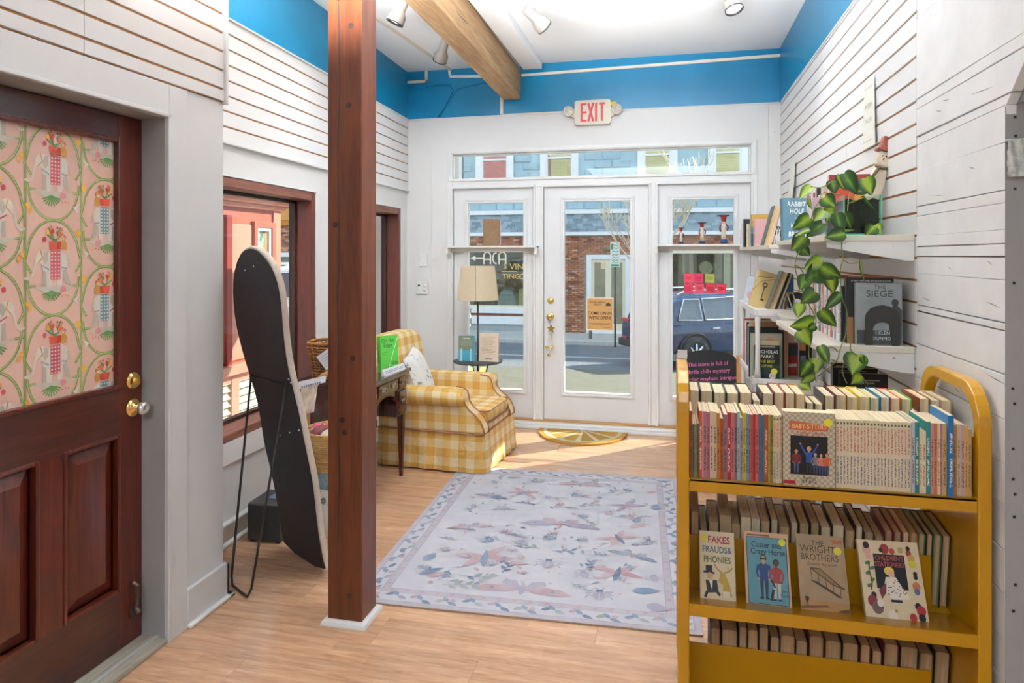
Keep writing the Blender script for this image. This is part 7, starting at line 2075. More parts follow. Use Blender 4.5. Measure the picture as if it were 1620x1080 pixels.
# ---- black speaker on the floor
spk = thing('black_speaker', 'small black box speaker on the floor against the left wall', 'speaker', (-2.06, 3.27, 0), 0.05)
MB().box(-0.095, 0.095, -0.11, 0.11, 0.008, 0.205).build('cabinet', BLACKP, spk, bevel=0.012, seg=3)
MB().box(0.095, 0.099, -0.095, 0.095, 0.02, 0.19).build('grille', paint('speaker_grille', '#3a3e44', 0.7, 0.3, 200), spk, bevel=0.001)
MB().box(-0.02, 0.07, -0.03, 0.05, 0.205, 0.208).build('control_panel', paint('speaker_controls', '#6a7c94', 0.4, 0.4, 60), spk)
for (x, y) in ((-0.07, -0.085), (0.07, -0.085), (-0.07, 0.085), (0.07, 0.085)):
    MB().box(x - 0.012, x + 0.012, y - 0.012, y + 0.012, 0, 0.009).build('foot', BLACKP, spk)
# ================================================================== RUG, MAT, WALL AND DOOR PIECES
rug = thing('area_rug', 'pale faded rug printed with insects and leaves in front of the door', 'rug', (-1.351, 2.713, 0.0), math.radians(2.48))
RW, RL = 1.48, 1.90
def rugmat(name, col, other=None, lo=0.35, hi=0.75):
    m, t, n, b = nodes(name)
    co = N(t, 'TexCoord'); nz = N(t, 'TexNoise'); nz.inputs['Scale'].default_value = 9; nz.inputs['Detail'].default_value = 6
    t.links.new(co.outputs['Object'], nz.inputs['Vector'])
    base = lin('#bdbcc4') if other is None else lin(other)
    c = ramp(t, nz.outputs[0], [(lo, lin(col)), (hi, tuple(0.5 * (x + y) for x, y in zip(lin(col), base)))])
    t.links.new(c, b.inputs['Base Color']); b.inputs['Roughness'].default_value = 0.95
    n2 = N(t, 'TexNoise'); n2.inputs['Scale'].default_value = 420; t.links.new(co.outputs['Object'], n2.inputs['Vector'])
    bp = N(t, 'Bump'); bp.inputs['Strength'].default_value = 0.35; bp.inputs['Distance'].default_value = 0.003
    t.links.new(n2.outputs[0], bp.inputs['Height']); t.links.new(bp.outputs[0], b.inputs['Normal'])
    return m
RB = rugmat('rug_ground', '#c3c2c8', '#a9aab6', 0.3, 0.7)
RBL, RPK, RSL, RGR, RPU = rugmat('rug_blue_grey', '#667a92'), rugmat('rug_dusty_pink', '#a98a8e'), rugmat('rug_slate', '#516178'), rugmat('rug_sage_grey', '#858f8c'), rugmat('rug_mauve', '#8f899e')
RBD = rugmat('rug_mauve_band', '#aba2ac')
MB().box(0, RW, 0, RL, 0.0005, 0.008).build('pile', RB, rug, bevel=0.003)
MB().box(0.002, RW - 0.002, -0.002, 0.004, 0.0008, 0.007).build('bound_edge', paint('rug_edge', '#a58f78', 0.9, 0.2, 60), rug)
art = Art((0, 0, 0.008), (1, 0, 0), (0, 1, 0), 0.0004)
art.eps = 0.00025; art.step = 2.5e-6
for a_, b_, m_ in ((0.0, 0.028, RBD), (0.105, 0.135, RBD)):
    art.rect(m_, a_, a_, RW - a_, b_); art.rect(m_, a_, RL - b_, RW - a_, RL - a_); art.rect(m_, a_, b_, b_, RL - b_); art.rect(m_, RW - b_, b_, RW - a_, RL - b_)
for a_ in (0.029, 0.103, 0.136):
    for q in ([(a_, a_), (RW - a_, a_)], [(RW - a_, a_), (RW - a_, RL - a_)], [(RW - a_, RL - a_), (a_, RL - a_)], [(a_, RL - a_), (a_, a_)]):
        art.line(RPU, q, 0.004)
rr_ = random.Random(31)
def leafp(x, y, l, w, rot, m):
    c, s_ = math.cos(rot), math.sin(rot)
    pts = []
    for t_ in (0, .15, .35, .6, .85, 1.0): pts.append((t_ * l, w * math.sin(PI * t_ ** 0.8)))
    for t_ in (.85, .6, .35, .15): pts.append((t_ * l, -w * math.sin(PI * t_ ** 0.8)))
    art.poly(m, [(x + a * c - b * s_, y + a * s_ + b * c) for a, b in pts])
def sprig(x, y, l, rot, m, n=5):
    c, s_ = math.cos(rot), math.sin(rot)
    art.line(m, [(x, y), (x + l * c, y + l * s_)], 0.004)
    for i in range(n):
        k = (i + 1) / n
        leafp(x + l * k * c, y + l * k * s_, l * 0.42, l * 0.10, rot + (0.75 if i % 2 else -0.75), m)
def flower(x, y, r, m, n=5):
    for i in range(n):
        a = 2 * PI * i / n
        art.disc(m, x + r * 0.6 * math.cos(a), y + r * 0.6 * math.sin(a), r * 0.45, None, 8)
def seg(x, y, rot, pts):
    c, s_ = math.cos(rot), math.sin(rot)
    return [(x + a * c - b * s_, y + a * s_ + b * c) for a, b in pts]
def beetle(x, y, s_, rot, m, m2):
    for sd in (-1, 1):
        for k, (a, b_) in enumerate(((0.9, 0.55), (0.2, 0.0), (-0.6, -0.7))):
            art.line(m2, seg(x, y, rot, [(sd * 0.4 * s_, a * 0.5 * s_), (sd * 0.85 * s_, (a * 0.5 + 0.15) * s_), (sd * 1.1 * s_, b_ * s_)]), s_ * 0.07)
    art.poly(m, seg(x, y, rot, [(0.5 * s_ * math.cos(a), 0.75 * s_ * math.sin(a) - 0.15 * s_) for a in [2 * PI * i / 14 for i in range(14)]]))
    art.poly(m2, seg(x, y, rot, [(0.33 * s_ * math.cos(a), 0.6 * s_ + 0.25 * s_ * math.sin(a)) for a in [2 * PI * i / 10 for i in range(10)]]))
    art.line(RB, seg(x, y, rot, [(0, 0.4 * s_), (0, -0.85 * s_)]), s_ * 0.06)
    art.line(m2, seg(x, y, rot, [(-0.1 * s_, 0.8 * s_), (-0.4 * s_, 1.2 * s_)]), s_ * 0.05); art.line(m2, seg(x, y, rot, [(0.1 * s_, 0.8 * s_), (0.4 * s_, 1.2 * s_)]), s_ * 0.05)
def moth(x, y, s_, rot, m, m2):
    for sd in (-1, 1):
        art.poly(m, seg(x, y, rot, [(0, 0.1 * s_), (sd * 0.5 * s_, 0.28 * s_), (sd * 1.15 * s_, 0.18 * s_), (sd * 1.55 * s_, -0.12 * s_), (sd * 1.2 * s_, -0.22 * s_), (sd * 0.4 * s_, -0.15 * s_)]))
        art.poly(m2, seg(x, y, rot, [(sd * 0.05 * s_, 0.12 * s_), (sd * 0.25 * s_, 0.55 * s_), (sd * 0.62 * s_, 0.62 * s_), (sd * 0.72 * s_, 0.35 * s_), (sd * 0.35 * s_, 0.2 * s_)]))
        art.disc(RSL, *seg(x, y, rot, [(sd * 0.95 * s_, 0.02 * s_)])[0], s_ * 0.06)
        for k in range(4):
            art.line(RPU, seg(x, y, rot, [(sd * 0.1 * s_, 0.0), (sd * (0.7 + 0.22 * k) * s_, (0.2 - 0.11 * k) * s_)]), s_ * 0.025)
    art.poly(m2, seg(x, y, rot, [(0.10 * s_ * math.cos(a), 0.05 * s_ + 0.34 * s_ * math.sin(a)) for a in [2 * PI * i / 10 for i in range(10)]]))
def fly(x, y, s_, rot, m, m2):
    for a in (0.5, -0.5, 2.64, -2.64 + 0.0):
        leafp(x, y, s_ * 1.3, s_ * 0.22, rot + a, m2)
    leafp(*seg(x, y, rot, [(-0.3 * s_, -0.9 * s_)])[0], s_ * 1.6, s_ * 0.16, rot + 1.2, m)
# border vines
def along(n, fx):
    for i in range(n): fx((i + 0.5) / n, i)
def bl(x, y, rot, i):
    m = (RBL, RSL, RGR)[i % 3]
    leafp(x, y, 0.055, 0.013, rot + 0.5 * (1 if i % 2 else -1), m)
    if i % 3 == 0: flower(x + 0.02, y + 0.012, 0.014, RPK)
    if i % 2 == 0: leafp(x, y, 0.045, 0.012, rot + 2.2, RBL)
along(24, lambda f, i: bl(0.05 + f * (RW - 0.1), 0.065 + 0.012 * math.sin(i), 0.0, i)); along(24, lambda f, i: bl(0.05 + f * (RW - 0.1), RL - 0.065 + 0.012 * math.sin(i), 0.0, i))
along(32, lambda f, i: bl(0.065 + 0.012 * math.sin(i), 0.08 + f * (RL - 0.16), PI / 2, i)); along(32, lambda f, i: bl(RW - 0.065 + 0.012 * math.sin(i), 0.08 + f * (RL - 0.16), PI / 2, i))
along(18, lambda f, i: flower(0.12 + f * (RW - 0.24), 0.12, 0.010, RPK)); along(22, lambda f, i: flower(0.12, 0.14 + f * (RL - 0.28), 0.010, RPK)); along(22, lambda f, i: flower(RW - 0.12, 0.14 + f * (RL - 0.28), 0.010, RPK))
# insects, in the places they have on the rug
moth(0.72, 0.22, 0.145, 0.0, RPK, RPU); beetle(1.06, 0.24, 0.055, 0, RPU, RSL); leafp(1.2, 0.30, 0.13, 0.03, 0.2, RBL); leafp(1.26, 0.19, 0.10, 0.035, -0.3, RPU); beetle(0.80, 0.50, 0.055, 0, RPU, RSL); beetle(0.98, 0.42, 0.042, 0.3, RPU, RSL)
fly(1.13, 0.47, 0.10, 0.2, RSL, RPK); moth(1.20, 0.66, 0.085, -0.35, RBL, RGR); leafp(0.22, 0.28, 0.13, 0.024, 0.7, RSL); leafp(0.26, 0.27, 0.10, 0.02, 0.4, RPK); leafp(0.20, 0.42, 0.10, 0.03, 1.2, RBL); sprig(0.36, 0.20, 0.13, 0.2, RGR); sprig(0.42, 0.30, 0.12, 0.1, RBL, 4)
fly(0.48, 0.52, 0.12, 0.5, RBL, RPK); flower(0.66, 0.54, 0.022, RPK); sprig(0.60, 0.36, 0.11, 1.4, RSL, 5); leafp(0.62, 0.47, 0.09, 0.02, 0.1, RPK); sprig(0.50, 0.24, 0.10, 1.0, RGR)
beetle(0.46, 0.72, 0.045, 0.5, RBL, RSL); moth(0.32, 0.86, 0.085, 0.3, RPK, RPU); beetle(0.63, 0.72, 0.04, -0.4, RBL, RPK); sprig(0.74, 0.66, 0.12, 2.9, RGR, 5); sprig(0.80, 0.64, 0.10, 0.2, RBL, 4); fly(1.12, 0.86, 0.09, 0.8, RSL, RPK); leafp(1.24, 0.80, 0.10, 0.022, 0.6, RGR); beetle(1.30, 0.44, 0.04, 0.1, RPU, RBL)
moth(0.80, 0.98, 0.145, 0.0, RPU, RPK); beetle(0.77, 0.80, 0.04, 1.4, RBL, RSL); beetle(0.94, 0.80, 0.035, 1.8, RGR, RSL); leafp(1.18, 1.02, 0.13, 0.024, 0.5, RPK); beetle(1.28, 0.84, 0.042, 0, RPU, RSL); moth(0.46, 1.14, 0.05, 0.2, RPU, RBL); beetle(0.27, 1.16, 0.036, 0.2, RPU, RPU); sprig(0.38, 1.12, 0.10, 0.8, RGR, 4)
moth(0.34, 1.34, 0.075, -0.2, RSL, RGR); fly(0.52, 1.45, 0.085, -0.3, RBL, RPK); beetle(0.92, 1.12, 0.038, 1.2, RBL, RSL); beetle(1.06, 1.20, 0.036, -0.5, RPK, RSL); sprig(0.86, 1.28, 0.12, 0.4, RGR, 5); flower(0.98, 1.38, 0.02, RPK); beetle(0.84, 1.46, 0.045, 0, RBL, RSL); fly(1.16, 1.34, 0.09, 0.6, RPK, RPU)
beetle(0.30, 1.60, 0.036, 0.6, RSL, RSL); beetle(0.56, 1.68, 0.05, 0.1, RPU, RSL); moth(0.86, 1.66, 0.10, 0.0, RPK, RPU); leafp(0.36, 1.70, 0.12, 0.022, 0.2, RGR); sprig(1.04, 1.52, 0.10, 1.1, RBL, 4); beetle(1.16, 1.60, 0.036, 1.0, RBL, RSL); leafp(1.28, 1.56, 0.09, 0.02, 0.8, RPK); leafp(1.32, 1.30, 0.09, 0.03, 1.4, RBL); beetle(1.22, 1.12, 0.045, -0.3, RBL, RSL); moth(1.26, 1.18, 0.03, 0.3, RPK, RPU)
for i in range(46):
    x, y = rr_.uniform(0.20, RW - 0.20), rr_.uniform(0.18, RL - 0.2)
    k_ = i % 5
    if k_ == 0: beetle(x, y, rr_.uniform(0.022, 0.034), rr_.uniform(0, 6.3), (RBL, RPU)[i % 2], RSL)
    elif k_ == 1: sprig(x, y, rr_.uniform(0.06, 0.10), rr_.uniform(0, 6.3), (RGR, RBL)[i % 2], 5)
    elif k_ == 2: moth(x, y, rr_.uniform(0.025, 0.045), rr_.uniform(-0.6, 0.6), (RPU, RPK)[i % 2], RBL)
    elif k_ == 3: fly(x, y, rr_.uniform(0.025, 0.04), rr_.uniform(0, 6.3), RSL, RPK)
    else: flower(x, y, 0.014, RPK)
for i in range(120):
    x, y = rr_.uniform(0.17, RW - 0.17), rr_.uniform(0.17, RL - 0.17)
    if i % 3: leafp(x, y, rr_.uniform(0.02, 0.05), 0.007, rr_.uniform(0, 6.3), (RGR, RBL, RPK)[i % 3])
    else: art.disc(RPK, x, y, 0.006, None, 7)
art.done('woven_print', rug)

mat = thing('door_mat', 'half-round coir doormat shaped like a lemon slice at the entrance', 'doormat', (-0.715, 5.748, 0))
COIR = paint('golden_coir', '#c1913a', 0.95, 0.2, 160, bump=1.0, bscale=260)
PITH = paint('pale_coir', '#d6c8ad', 0.95, 0.15, 160, bump=0.8, bscale=260)
def half(r, ry, n=28): return [(r * math.cos(PI + PI * i / n), ry * math.sin(PI + PI * i / n)) for i in range(n + 1)]
MB().prism(half(0.372, 0.425), 0.0005, 0.015, 'z').build('rind', COIR, mat, bevel=0.003)
art = Art((0, 0, 0.015), (1, 0, 0), (0, 1, 0), 0.0006)
art.poly(PITH, half(0.330, 0.375)); art.poly(COIR, half(0.300, 0.342))
for i in range(1, 6):
    a = PI + PI * i / 6
    art.line(PITH, [(0.03 * math.cos(a), 0.03 * math.sin(a)), (0.302 * math.cos(a), 0.344 * math.sin(a))], [0.012, 0.040])
art.disc(PITH, 0.0, -0.02, 0.05, 0.02); art.rect('#3a4250', -0.055, -0.02, -0.02, -0.004); art.rect('#3a4250', 0.02, -0.02, 0.06, -0.004)
art.done('slice_print', mat)

# ---- exit sign with twin emergency lamps
ex = thing('exit_sign', 'ivory emergency exit sign with red letters and two round lamps above the door', 'exit sign', (-0.643, 5.864, 2.709))
def rrect(w, h, r, n=5):
    pts = []
    for cx, cz, a0 in ((w - r, h - r, 0), (-w + r, h - r, PI / 2), (-w + r, -h + r, PI), (w - r, -h + r, 1.5 * PI)):
        for i in range(n + 1):
            a = a0 + PI / 2 * i / n
            pts.append((cx + r * math.cos(a), cz + r * math.sin(a)))
    return pts
MB().prism(rrect(0.155, 0.105, 0.025), -0.05, 0.0, 'y').build('housing', IVORY, ex, bevel=0.004)
art = Art((0, -0.05, 0), (1, 0, 0), (0, 0, 1), 0.0008); REDX = paint('exit_red', '#d22a34', 0.4, 0.03, 10)
def bar(x0, z0, x1, z1, w=0.018):
    art.line(REDX, [(x0, z0), (x1, z1)], w)
H_ = 0.078
bar(-0.092, -H_, -0.092, H_); bar(-0.10, H_ - .008, -0.050, H_ - .008, 0.017); bar(-0.10, 0.0, -0.050, 0.0, 0.017); bar(-0.10, -H_ + .008, -0.050, -H_ + .008, 0.017)
bar(-0.036, -H_, 0.006, H_, 0.019); bar(-0.036, H_, 0.006, -H_, 0.019); bar(0.030, -H_, 0.030, H_); bar(0.080, -H_, 0.080, H_); bar(0.056, H_ - .008, 0.106, H_ - .008, 0.017)
art.done('exit_lettering', ex)
for sd in (-1, 1):
    MB().prism([(sd * 0.14, -0.06), (sd * 0.20, -0.015), (sd * 0.20, 0.03), (sd * 0.14, 0.045)], -0.035, -0.01, 'y').build('lamp_arm', IVORY, ex, bevel=0.004)
    l_ = MB().lathe([(0.001, -0.02), (0.040, -0.02), (0.044, -0.05), (0.044, -0.065), (0.036, -0.068), (0.034, -0.060)], 20, (sd * 0.205, 0, 0.015), 'y', cap=False).build('emergency_lamp', IVORY, ex, smooth=True)
    MB().lathe([(0.001, -0.064), (0.034, -0.060)], 20, (sd * 0.205, 0, 0.015), 'y', cap=False).build('lamp_lens', paint('faceted_lens', '#c4c2b8', 0.15, 0.4, 90), l_)
MB().box(0.15, 0.20, -0.03, -0.01, 0.05, 0.085).build('yellow_tag', ink('#e0c02a'), ex)

# ---- track lights
TRK = paint('putty_track_metal', '#8f8983', 0.45, 0.04, 10)
for (x, lab) in ((-1.60, 'pale ceiling track left of the timber beam'), (-0.83, 'pale ceiling track right of the timber beam'), (0.345, 'pale ceiling track near the right wall')):
    tag(MB().box(x - 0.017, x + 0.017, 2.2, 5.3 if x < -1 else 4.45, CZ - 0.018, CZ - 0.0005).build('lighting_track', CEIL, bevel=0.002), lab, 'track')
def track_head(loc, aim, label, e):
    t = thing('track_light', label, 'spotlight', loc, 0, 'ceiling track spotlights')
    d = (Vector(aim) - Vector(loc)).normalized()
    q = d.to_track_quat('-Z', 'Y').to_matrix().to_4x4()
    top = CZ - 0.0185 - loc[2]
    MB().box(-0.015, 0.015, -0.035, 0.035, top - 0.05, top).build('track_adapter', TRK, t, bevel=0.003)
    MB().tube([(0, 0, top - 0.04), (0, 0, 0.035)], 0.007, 8).build('stem', TRK, t, smooth=True)
    m = MB(q); m.lathe([(0.001, 0.075), (0.026, 0.075), (0.030, 0.068), (0.031, -0.005), (0.034, -0.018), (0.050, -0.045), (0.053, -0.062), (0.053, -0.095)], 24, cap=False)
    hd = m.build('head', TRK, t, smooth=True)
    m = MB(q); m.lathe([(0.0535, -0.090), (0.0545, -0.097), (0.050, -0.097), (0.048, -0.080)], 24, cap=False); m.build('bezel', BLACKM, hd, smooth=True)
    lm_, lt, ln, lb = nodes('lit_lamp_face'); lb.inputs['Emission Color'].default_value = (1, 0.95, 0.88, 1); lb.inputs['Emission Strength'].default_value = 1.6; lb.inputs['Base Color'].default_value = (0.9, 0.9, 0.9, 1)
    m = MB(q); m.lathe([(0.001, -0.082), (0.050, -0.084)], 24, cap=False); m.build('lamp_face', lm_, hd)
    P = Vector(loc) + d * 0.10
    lamp('room_spot', 'SPOT', P, e, (0.97, 0.98, 1.0), spot_size=math.radians(125), spot_blend=1.0, shadow_soft_size=0.05, aim=Vector(loc) + d * 2)
track_head((-1.585, 3.87, 2.985), (-1.95, 3.85, 2.2), 'nearest track spotlight left of the beam, half hidden by the beam edge', 9)
track_head((-1.60, 4.70, 2.985), (-2.1, 5.3, 2.2), 'second track spotlight left of the beam, nearer the door', 9)
track_head((-0.825, 4.17, 2.975), (-0.35, 4.65, 2.55), 'track spotlight right of the beam, tipped to the right', 9)
track_head((0.345, 4.22, 3.02), (0.6, 3.9, 2.0), 'track spotlight near the right wall cut off by the photo top', 9)

# ---- switch and thermostat plates
sw = thing('light_switch', 'white rocker light switch plate on the wall left of the doors', 'switch', (-2.182, 5.8585, 1.448))
MB().box(-0.038, 0.038, -0.006, 0, -0.058, 0.058).build('plate', TRIM, sw, bevel=0.004)
MB().box(-0.016, 0.016, -0.010, -0.005, -0.033, 0.033).build('rocker', PLASTIC, sw, bevel=0.003)
ou = thing('timer_outlet', 'white double wall plate with timer and outlet below the light switch', 'outlet', (-2.195, 5.8585, 1.197))
MB().box(-0.058, 0.058, -0.006, 0, -0.058, 0.058).build('plate', TRIM, ou, bevel=0.004)
MB().box(-0.040, -0.012, -0.010, -0.005, -0.035, 0.035).build('timer', PLASTIC, ou, bevel=0.002)
MB().box(-0.036, -0.016, -0.012, -0.009, 0.012, 0.028).build('timer_display', BLACKM, ou)
for z in (0.02, -0.02):
    MB().lathe([(0.001, -0.009), (0.016, -0.009), (0.017, -0.005)], 16, (0.026, 0, z), 'y', cap=False).build('socket', PLASTIC, ou, smooth=True)

# ---- ledges across the side glass doors and what stands on them
def ledge(label, x0, x1, z):
    t = thing('glass_door_ledge', label, 'shelf', ((x0 + x1) / 2, 5.80, z))
    w = (x1 - x0) / 2
    MB().box(-w, w, -0.055, 0.055, -0.016, 0).build('board', PLASTIC, t, bevel=0.002)
    MB().box(-w + 0.02, w - 0.02, 0.035, 0.041, -0.05, -0.016).build('back_strip', PLASTIC, t)
    for s_ in (-1, 1):
        MB().box(s_ * w - 0.010 * (1 + s_), s_ * w + 0.010 * (1 - s_), -0.05, 0.044, -0.075, 0.0).build('end_bracket', PLASTIC, t, bevel=0.002)
    return t
ledge('narrow white ledge across the left glass door', -1.935, -1.115, 1.573)
ledge('narrow white ledge across the right glass door', -0.118, 0.66, 1.582)
pq = thing('wooden_plaque', 'rounded brown plaque seen from behind on the left door ledge', 'plaque', (-1.527, 5.80, 1.574))
MB().prism([(x, z + 0.118) for x, z in rrect(0.073, 0.117, 0.016)], -0.012, 0.010, 'y').build('board', paint('brown_hardboard', '#8a6f52', 0.85, 0.1, 50), pq)
MB().prism([(x + 0.004, z + 0.119) for x, z in rrect(0.077, 0.118, 0.018)], 0.010, 0.018, 'y').build('face', ink('#c8c0d0'), pq)
for i, (x, h, s_) in enumerate(((0.088, 0.135, 0.72), (0.256, 0.178, 0.95), (0.425, 0.235, 1.2))):
    f = thing('candlestick_figure', ('smallest', 'middle-sized', 'tallest')[i] + ' of three carved red white and blue candlestick figures on right door ledge', 'figurine', (x, 5.795, 1.5825), 0, 'candlestick figures on the door ledge')
    r_ = 0.022 * s_
    MB().box(-r_ * 1.7, r_ * 1.7, -r_ * 1.2, r_ * 1.2, 0.0003, 0.006).build('base', ink('#7a4a3a'), f, bevel=0.001)
    MB().ball((0, 0, h * 0.10), (r_ * 1.35, r_ * 1.05, h * 0.085), 14, 8).build('boots', ink('#2f4a72'), f, smooth=True)
    MB().lathe([(r_ * 0.75, h * 0.14), (r_ * 0.70, h * 0.35), (r_ * 0.62, h * 0.52), (r_ * 0.7, h * 0.56)], 14).build('trousers', ink('#d6c8b0'), f, smooth=True)
    MB().lathe([(r_ * 0.72, h * 0.55), (r_ * 0.78, h * 0.60), (r_ * 0.66, h * 0.70)], 14).build('belt_and_chest', ink('#e4dccf'), f, smooth=True)
    MB().tube([(r_ * 0.6, 0, h * 0.68), (r_ * 1.3, -0.004, h * 0.60), (r_ * 1.05, -0.006, h * 0.46)], r_ * 0.26, 8).build('arm', ink('#7a2a2c'), f, smooth=True)
    MB().tube([(-r_ * 0.6, 0, h * 0.68), (-r_ * 1.15, -0.004, h * 0.58), (-r_ * 0.95, -0.006, h * 0.42)], r_ * 0.24, 8).build('arm', ink('#7a2a2c'), f, smooth=True)
    MB().lathe([(r_ * 0.55, h * 0.69), (r_ * 0.62, h * 0.74), (r_ * 0.5, h * 0.79)], 14).build('head', ink('#d8b094'), f, smooth=True)
    MB().lathe([(r_ * 0.62, h * 0.78), (r_ * 0.95, h * 0.95), (r_ * 1.0, h * 0.965)], 14).build('hat', ink('#a63440'), f, smooth=True)
    MB().lathe([(0.001, h * 0.965), (r_ * 1.75, h * 0.965), (r_ * 1.75, h), (0.001, h)], 18).build('hat_plate', ink('#5a2024'), f)
nt_ = [(0.113, 1.338, '#e8405e', 'top left coral'), (0.194, 1.338, '#e02860', 'top middle magenta'), (0.284, 1.338, '#a6ac4a', 'olive green'), (0.113, 1.254, '#dc2c56', 'bottom left crimson'), (0.200, 1.254, '#ea4a66', 'second bottom coral'), (0.290, 1.254, '#e0304c', 'third bottom red'), (0.378, 1.254, '#e4384e', 'bottom right red')]
for i, (x, z, c, nm) in enumerate(nt_):
    nn = thing('sticky_note', nm + ' sticky note on the right glass door', 'note', (x, 5.9065, z), 0, 'sticky notes on the glass door')
    MB().grid(lambda u, v: (u * 0.076, -0.006 * (v ** 2), -v * 0.077), 2, 5).build('sheet', ink(c), nn, smooth=True)
    art = Art((0, -0.008, 0), (1, 0, 0), (0, 0, 1), 0.0004)
    for k_ in range(2 + i % 2): art.line('#7a1030' if c != '#a6ac4a' else '#7a8038', [(0.014, -0.030 - 0.014 * k_), (0.03, -0.027 - 0.014 * k_), (0.045, -0.031 - 0.014 * k_), (0.06, -0.028 - 0.014 * k_)], 0.003)
    art.done('handwriting', nn)
os_ = thing('open_sign', 'brown paper sign reading Come on in were open taped to the door glass', 'sign', (-0.590, 5.903, 0.985))
MB().box(-0.117, 0.117, 0.0, 0.001, -0.143, 0.143).build('backing_sheet', ink('#e6ddd0'), os_)
MB().box(-0.108, 0.108, -0.0008, 0.0, -0.134, 0.134).build('kraft_sheet', ink('#c89a5e'), os_)
art = Art((0, -0.0008, 0), (1, 0, 0), (0, 0, 1), 0.0005)
art.text('#241a14', 'COME ON IN', 0.0, 0.006, 0.037, 0.92, off=0.02); art.text('#241a14', "WE'RE OPEN!", 0.0, -0.034, 0.037, 0.86, off=0.02)
art.text('#3a2a1e', 'BOOKS AMONG', -0.018, 0.100, 0.019, 0.95, off=0.015); art.text('#3a2a1e', 'FRIENDS', -0.018, 0.079, 0.019, 0.95, off=0.015); art.poly('#4a382a', [(0.05, 0.07), (0.092, 0.07), (0.092, 0.088), (0.075, 0.10), (0.055, 0.09)])
art.line('#5a4028', [(-0.10, -0.082), (0.10, -0.082)], 0.003); art.line('#5a4028', [(-0.07, -0.092), (0.08, -0.092)], 0.003); art.line('#5a4028', [(0.03, -0.115), (0.085, -0.115)], 0.004); art.disc('#a8804c', -0.082, -0.114, 0.008)
art.done('sign_print', os_)
dc = thing('door_chime', 'brass star and hanging bells looped over the entrance door knob', 'chime', (-1.005, 5.835, 0.855))
st = []
for i in range(10):
    a = PI / 2 + 2 * PI * i / 10; r_ = 0.042 if i % 2 == 0 else 0.019
    st.append((r_ * math.cos(a), r_ * math.sin(a)))
MB().prism(st, -0.004, 0.004, 'y').build('star', BRASS, dc)
MB().tube([(-0.012, 0.02, 0.098), (0, 0.005, 0.06), (0, 0, 0.03)], 0.0018, 6).build('loop_cord', ink('#d6cfc0'), dc)
for (x, z) in ((-0.034, -0.160), (0.012, -0.158), (-0.016, -0.226)):
    MB().tube([(0, -0.002, -0.03), (x * 0.7, -0.002, -0.09), (x, -0.002, z + 0.015)], 0.0014, 6).build('cord', ink('#c9b98a'), dc)
    MB().ball((x, -0.004, z), 0.0165, 14, 10).build('bell', BRASS, dc, smooth=True)

# ---- chalkboard sandwich sign
cb = thing('chalkboard_sign', 'arched black chalkboard easel with pink handwriting beside the right glass door', 'sign', (0.295, 5.50, 0))
cb.rotation_euler = (0, 0, 0.0)
BOARD = paint('black_chalkboard', '#17171a', 0.7, 0.25, 9)
ao = [(-0.205, 0.16), (0.205, 0.16), (0.205, 0.685)]
for i in range(1, 14):
    a = i * PI / 14
    ao.append((0.205 * math.cos(a), 0.685 + 0.068 * math.sin(a)))
ao.append((-0.205, 0.685))
Mt = Matrix.Translation((0, -0.02, 0)) @ Matrix.Rotation(-0.10, 4, 'X')
MB(Mt).prism(ao, -0.006, 0.006, 'y').build('board', BOARD, cb)
for sd in (-1, 1):
    MB(Mt).box(sd * 0.226 - 0.021, sd * 0.226 + 0.021, -0.012, 0.012, 0.002, 0.722).build('front_leg', PINE, cb, bevel=0.003)
    M2 = Matrix.Translation((0, 0.06, 0.0)) @ Matrix.Rotation(0.16, 4, 'X')
    MB(M2 @ Matrix.Translation((0, 0.09, 0))).box(sd * 0.226 - 0.018, sd * 0.226 + 0.018, -0.010, 0.010, 0.004, 0.70).build('rear_leg', PINE, cb, bevel=0.003)
MB(Mt).box(-0.205, 0.205, -0.010, 0.010, 0.13, 0.16).build('rail', PINE, cb, bevel=0.002)
art = Art(Mt @ Vector((0, -0.006, 0)), (1, 0, 0), (0, Mt.to_3x3()[1][2], Mt.to_3x3()[2][2]), 0.0006)
for i, s_ in enumerate(('This store is full of', 'thrills chills mystery', 'murder mayhem intrigue', 'tales and adventure')):
    art.text('#e06aa8', s_, -0.01 + 0.006 * i, 0.645 - 0.056 * i, 0.043, 0.94, rot=0.09, shear=0.12)
art.line('#d8d8d8', [(-0.195, 0.70), (-0.175, 0.705), (-0.18, 0.695), (-0.16, 0.71)], 0.004)
art.done('chalk_writing', cb)
tgs = thing('handle_glint', 'pale sliver imitating the reflection on the left handle top of the cart', 'card', (0.041, 2.42, 1.144))
MB().box(-0.016, 0.016, -0.02, -0.018, 0.0005, 0.03).build('card', ink('#cfd6e4'), tgs)  # pale piece added for the reflection on the handle top
MB().box(-0.016, 0.016, -0.018, 0.02, 0.0005, 0.002).build('glint_flat', ink('#cfd6e4'), tgs)

# ================================================================== WALLPAPER ON THE NEAR DOOR
wpx = dx1 - 0.018
art = Art((wpx, 0, 0), (0, 1, 0), (0, 0, 1), 0.0004)
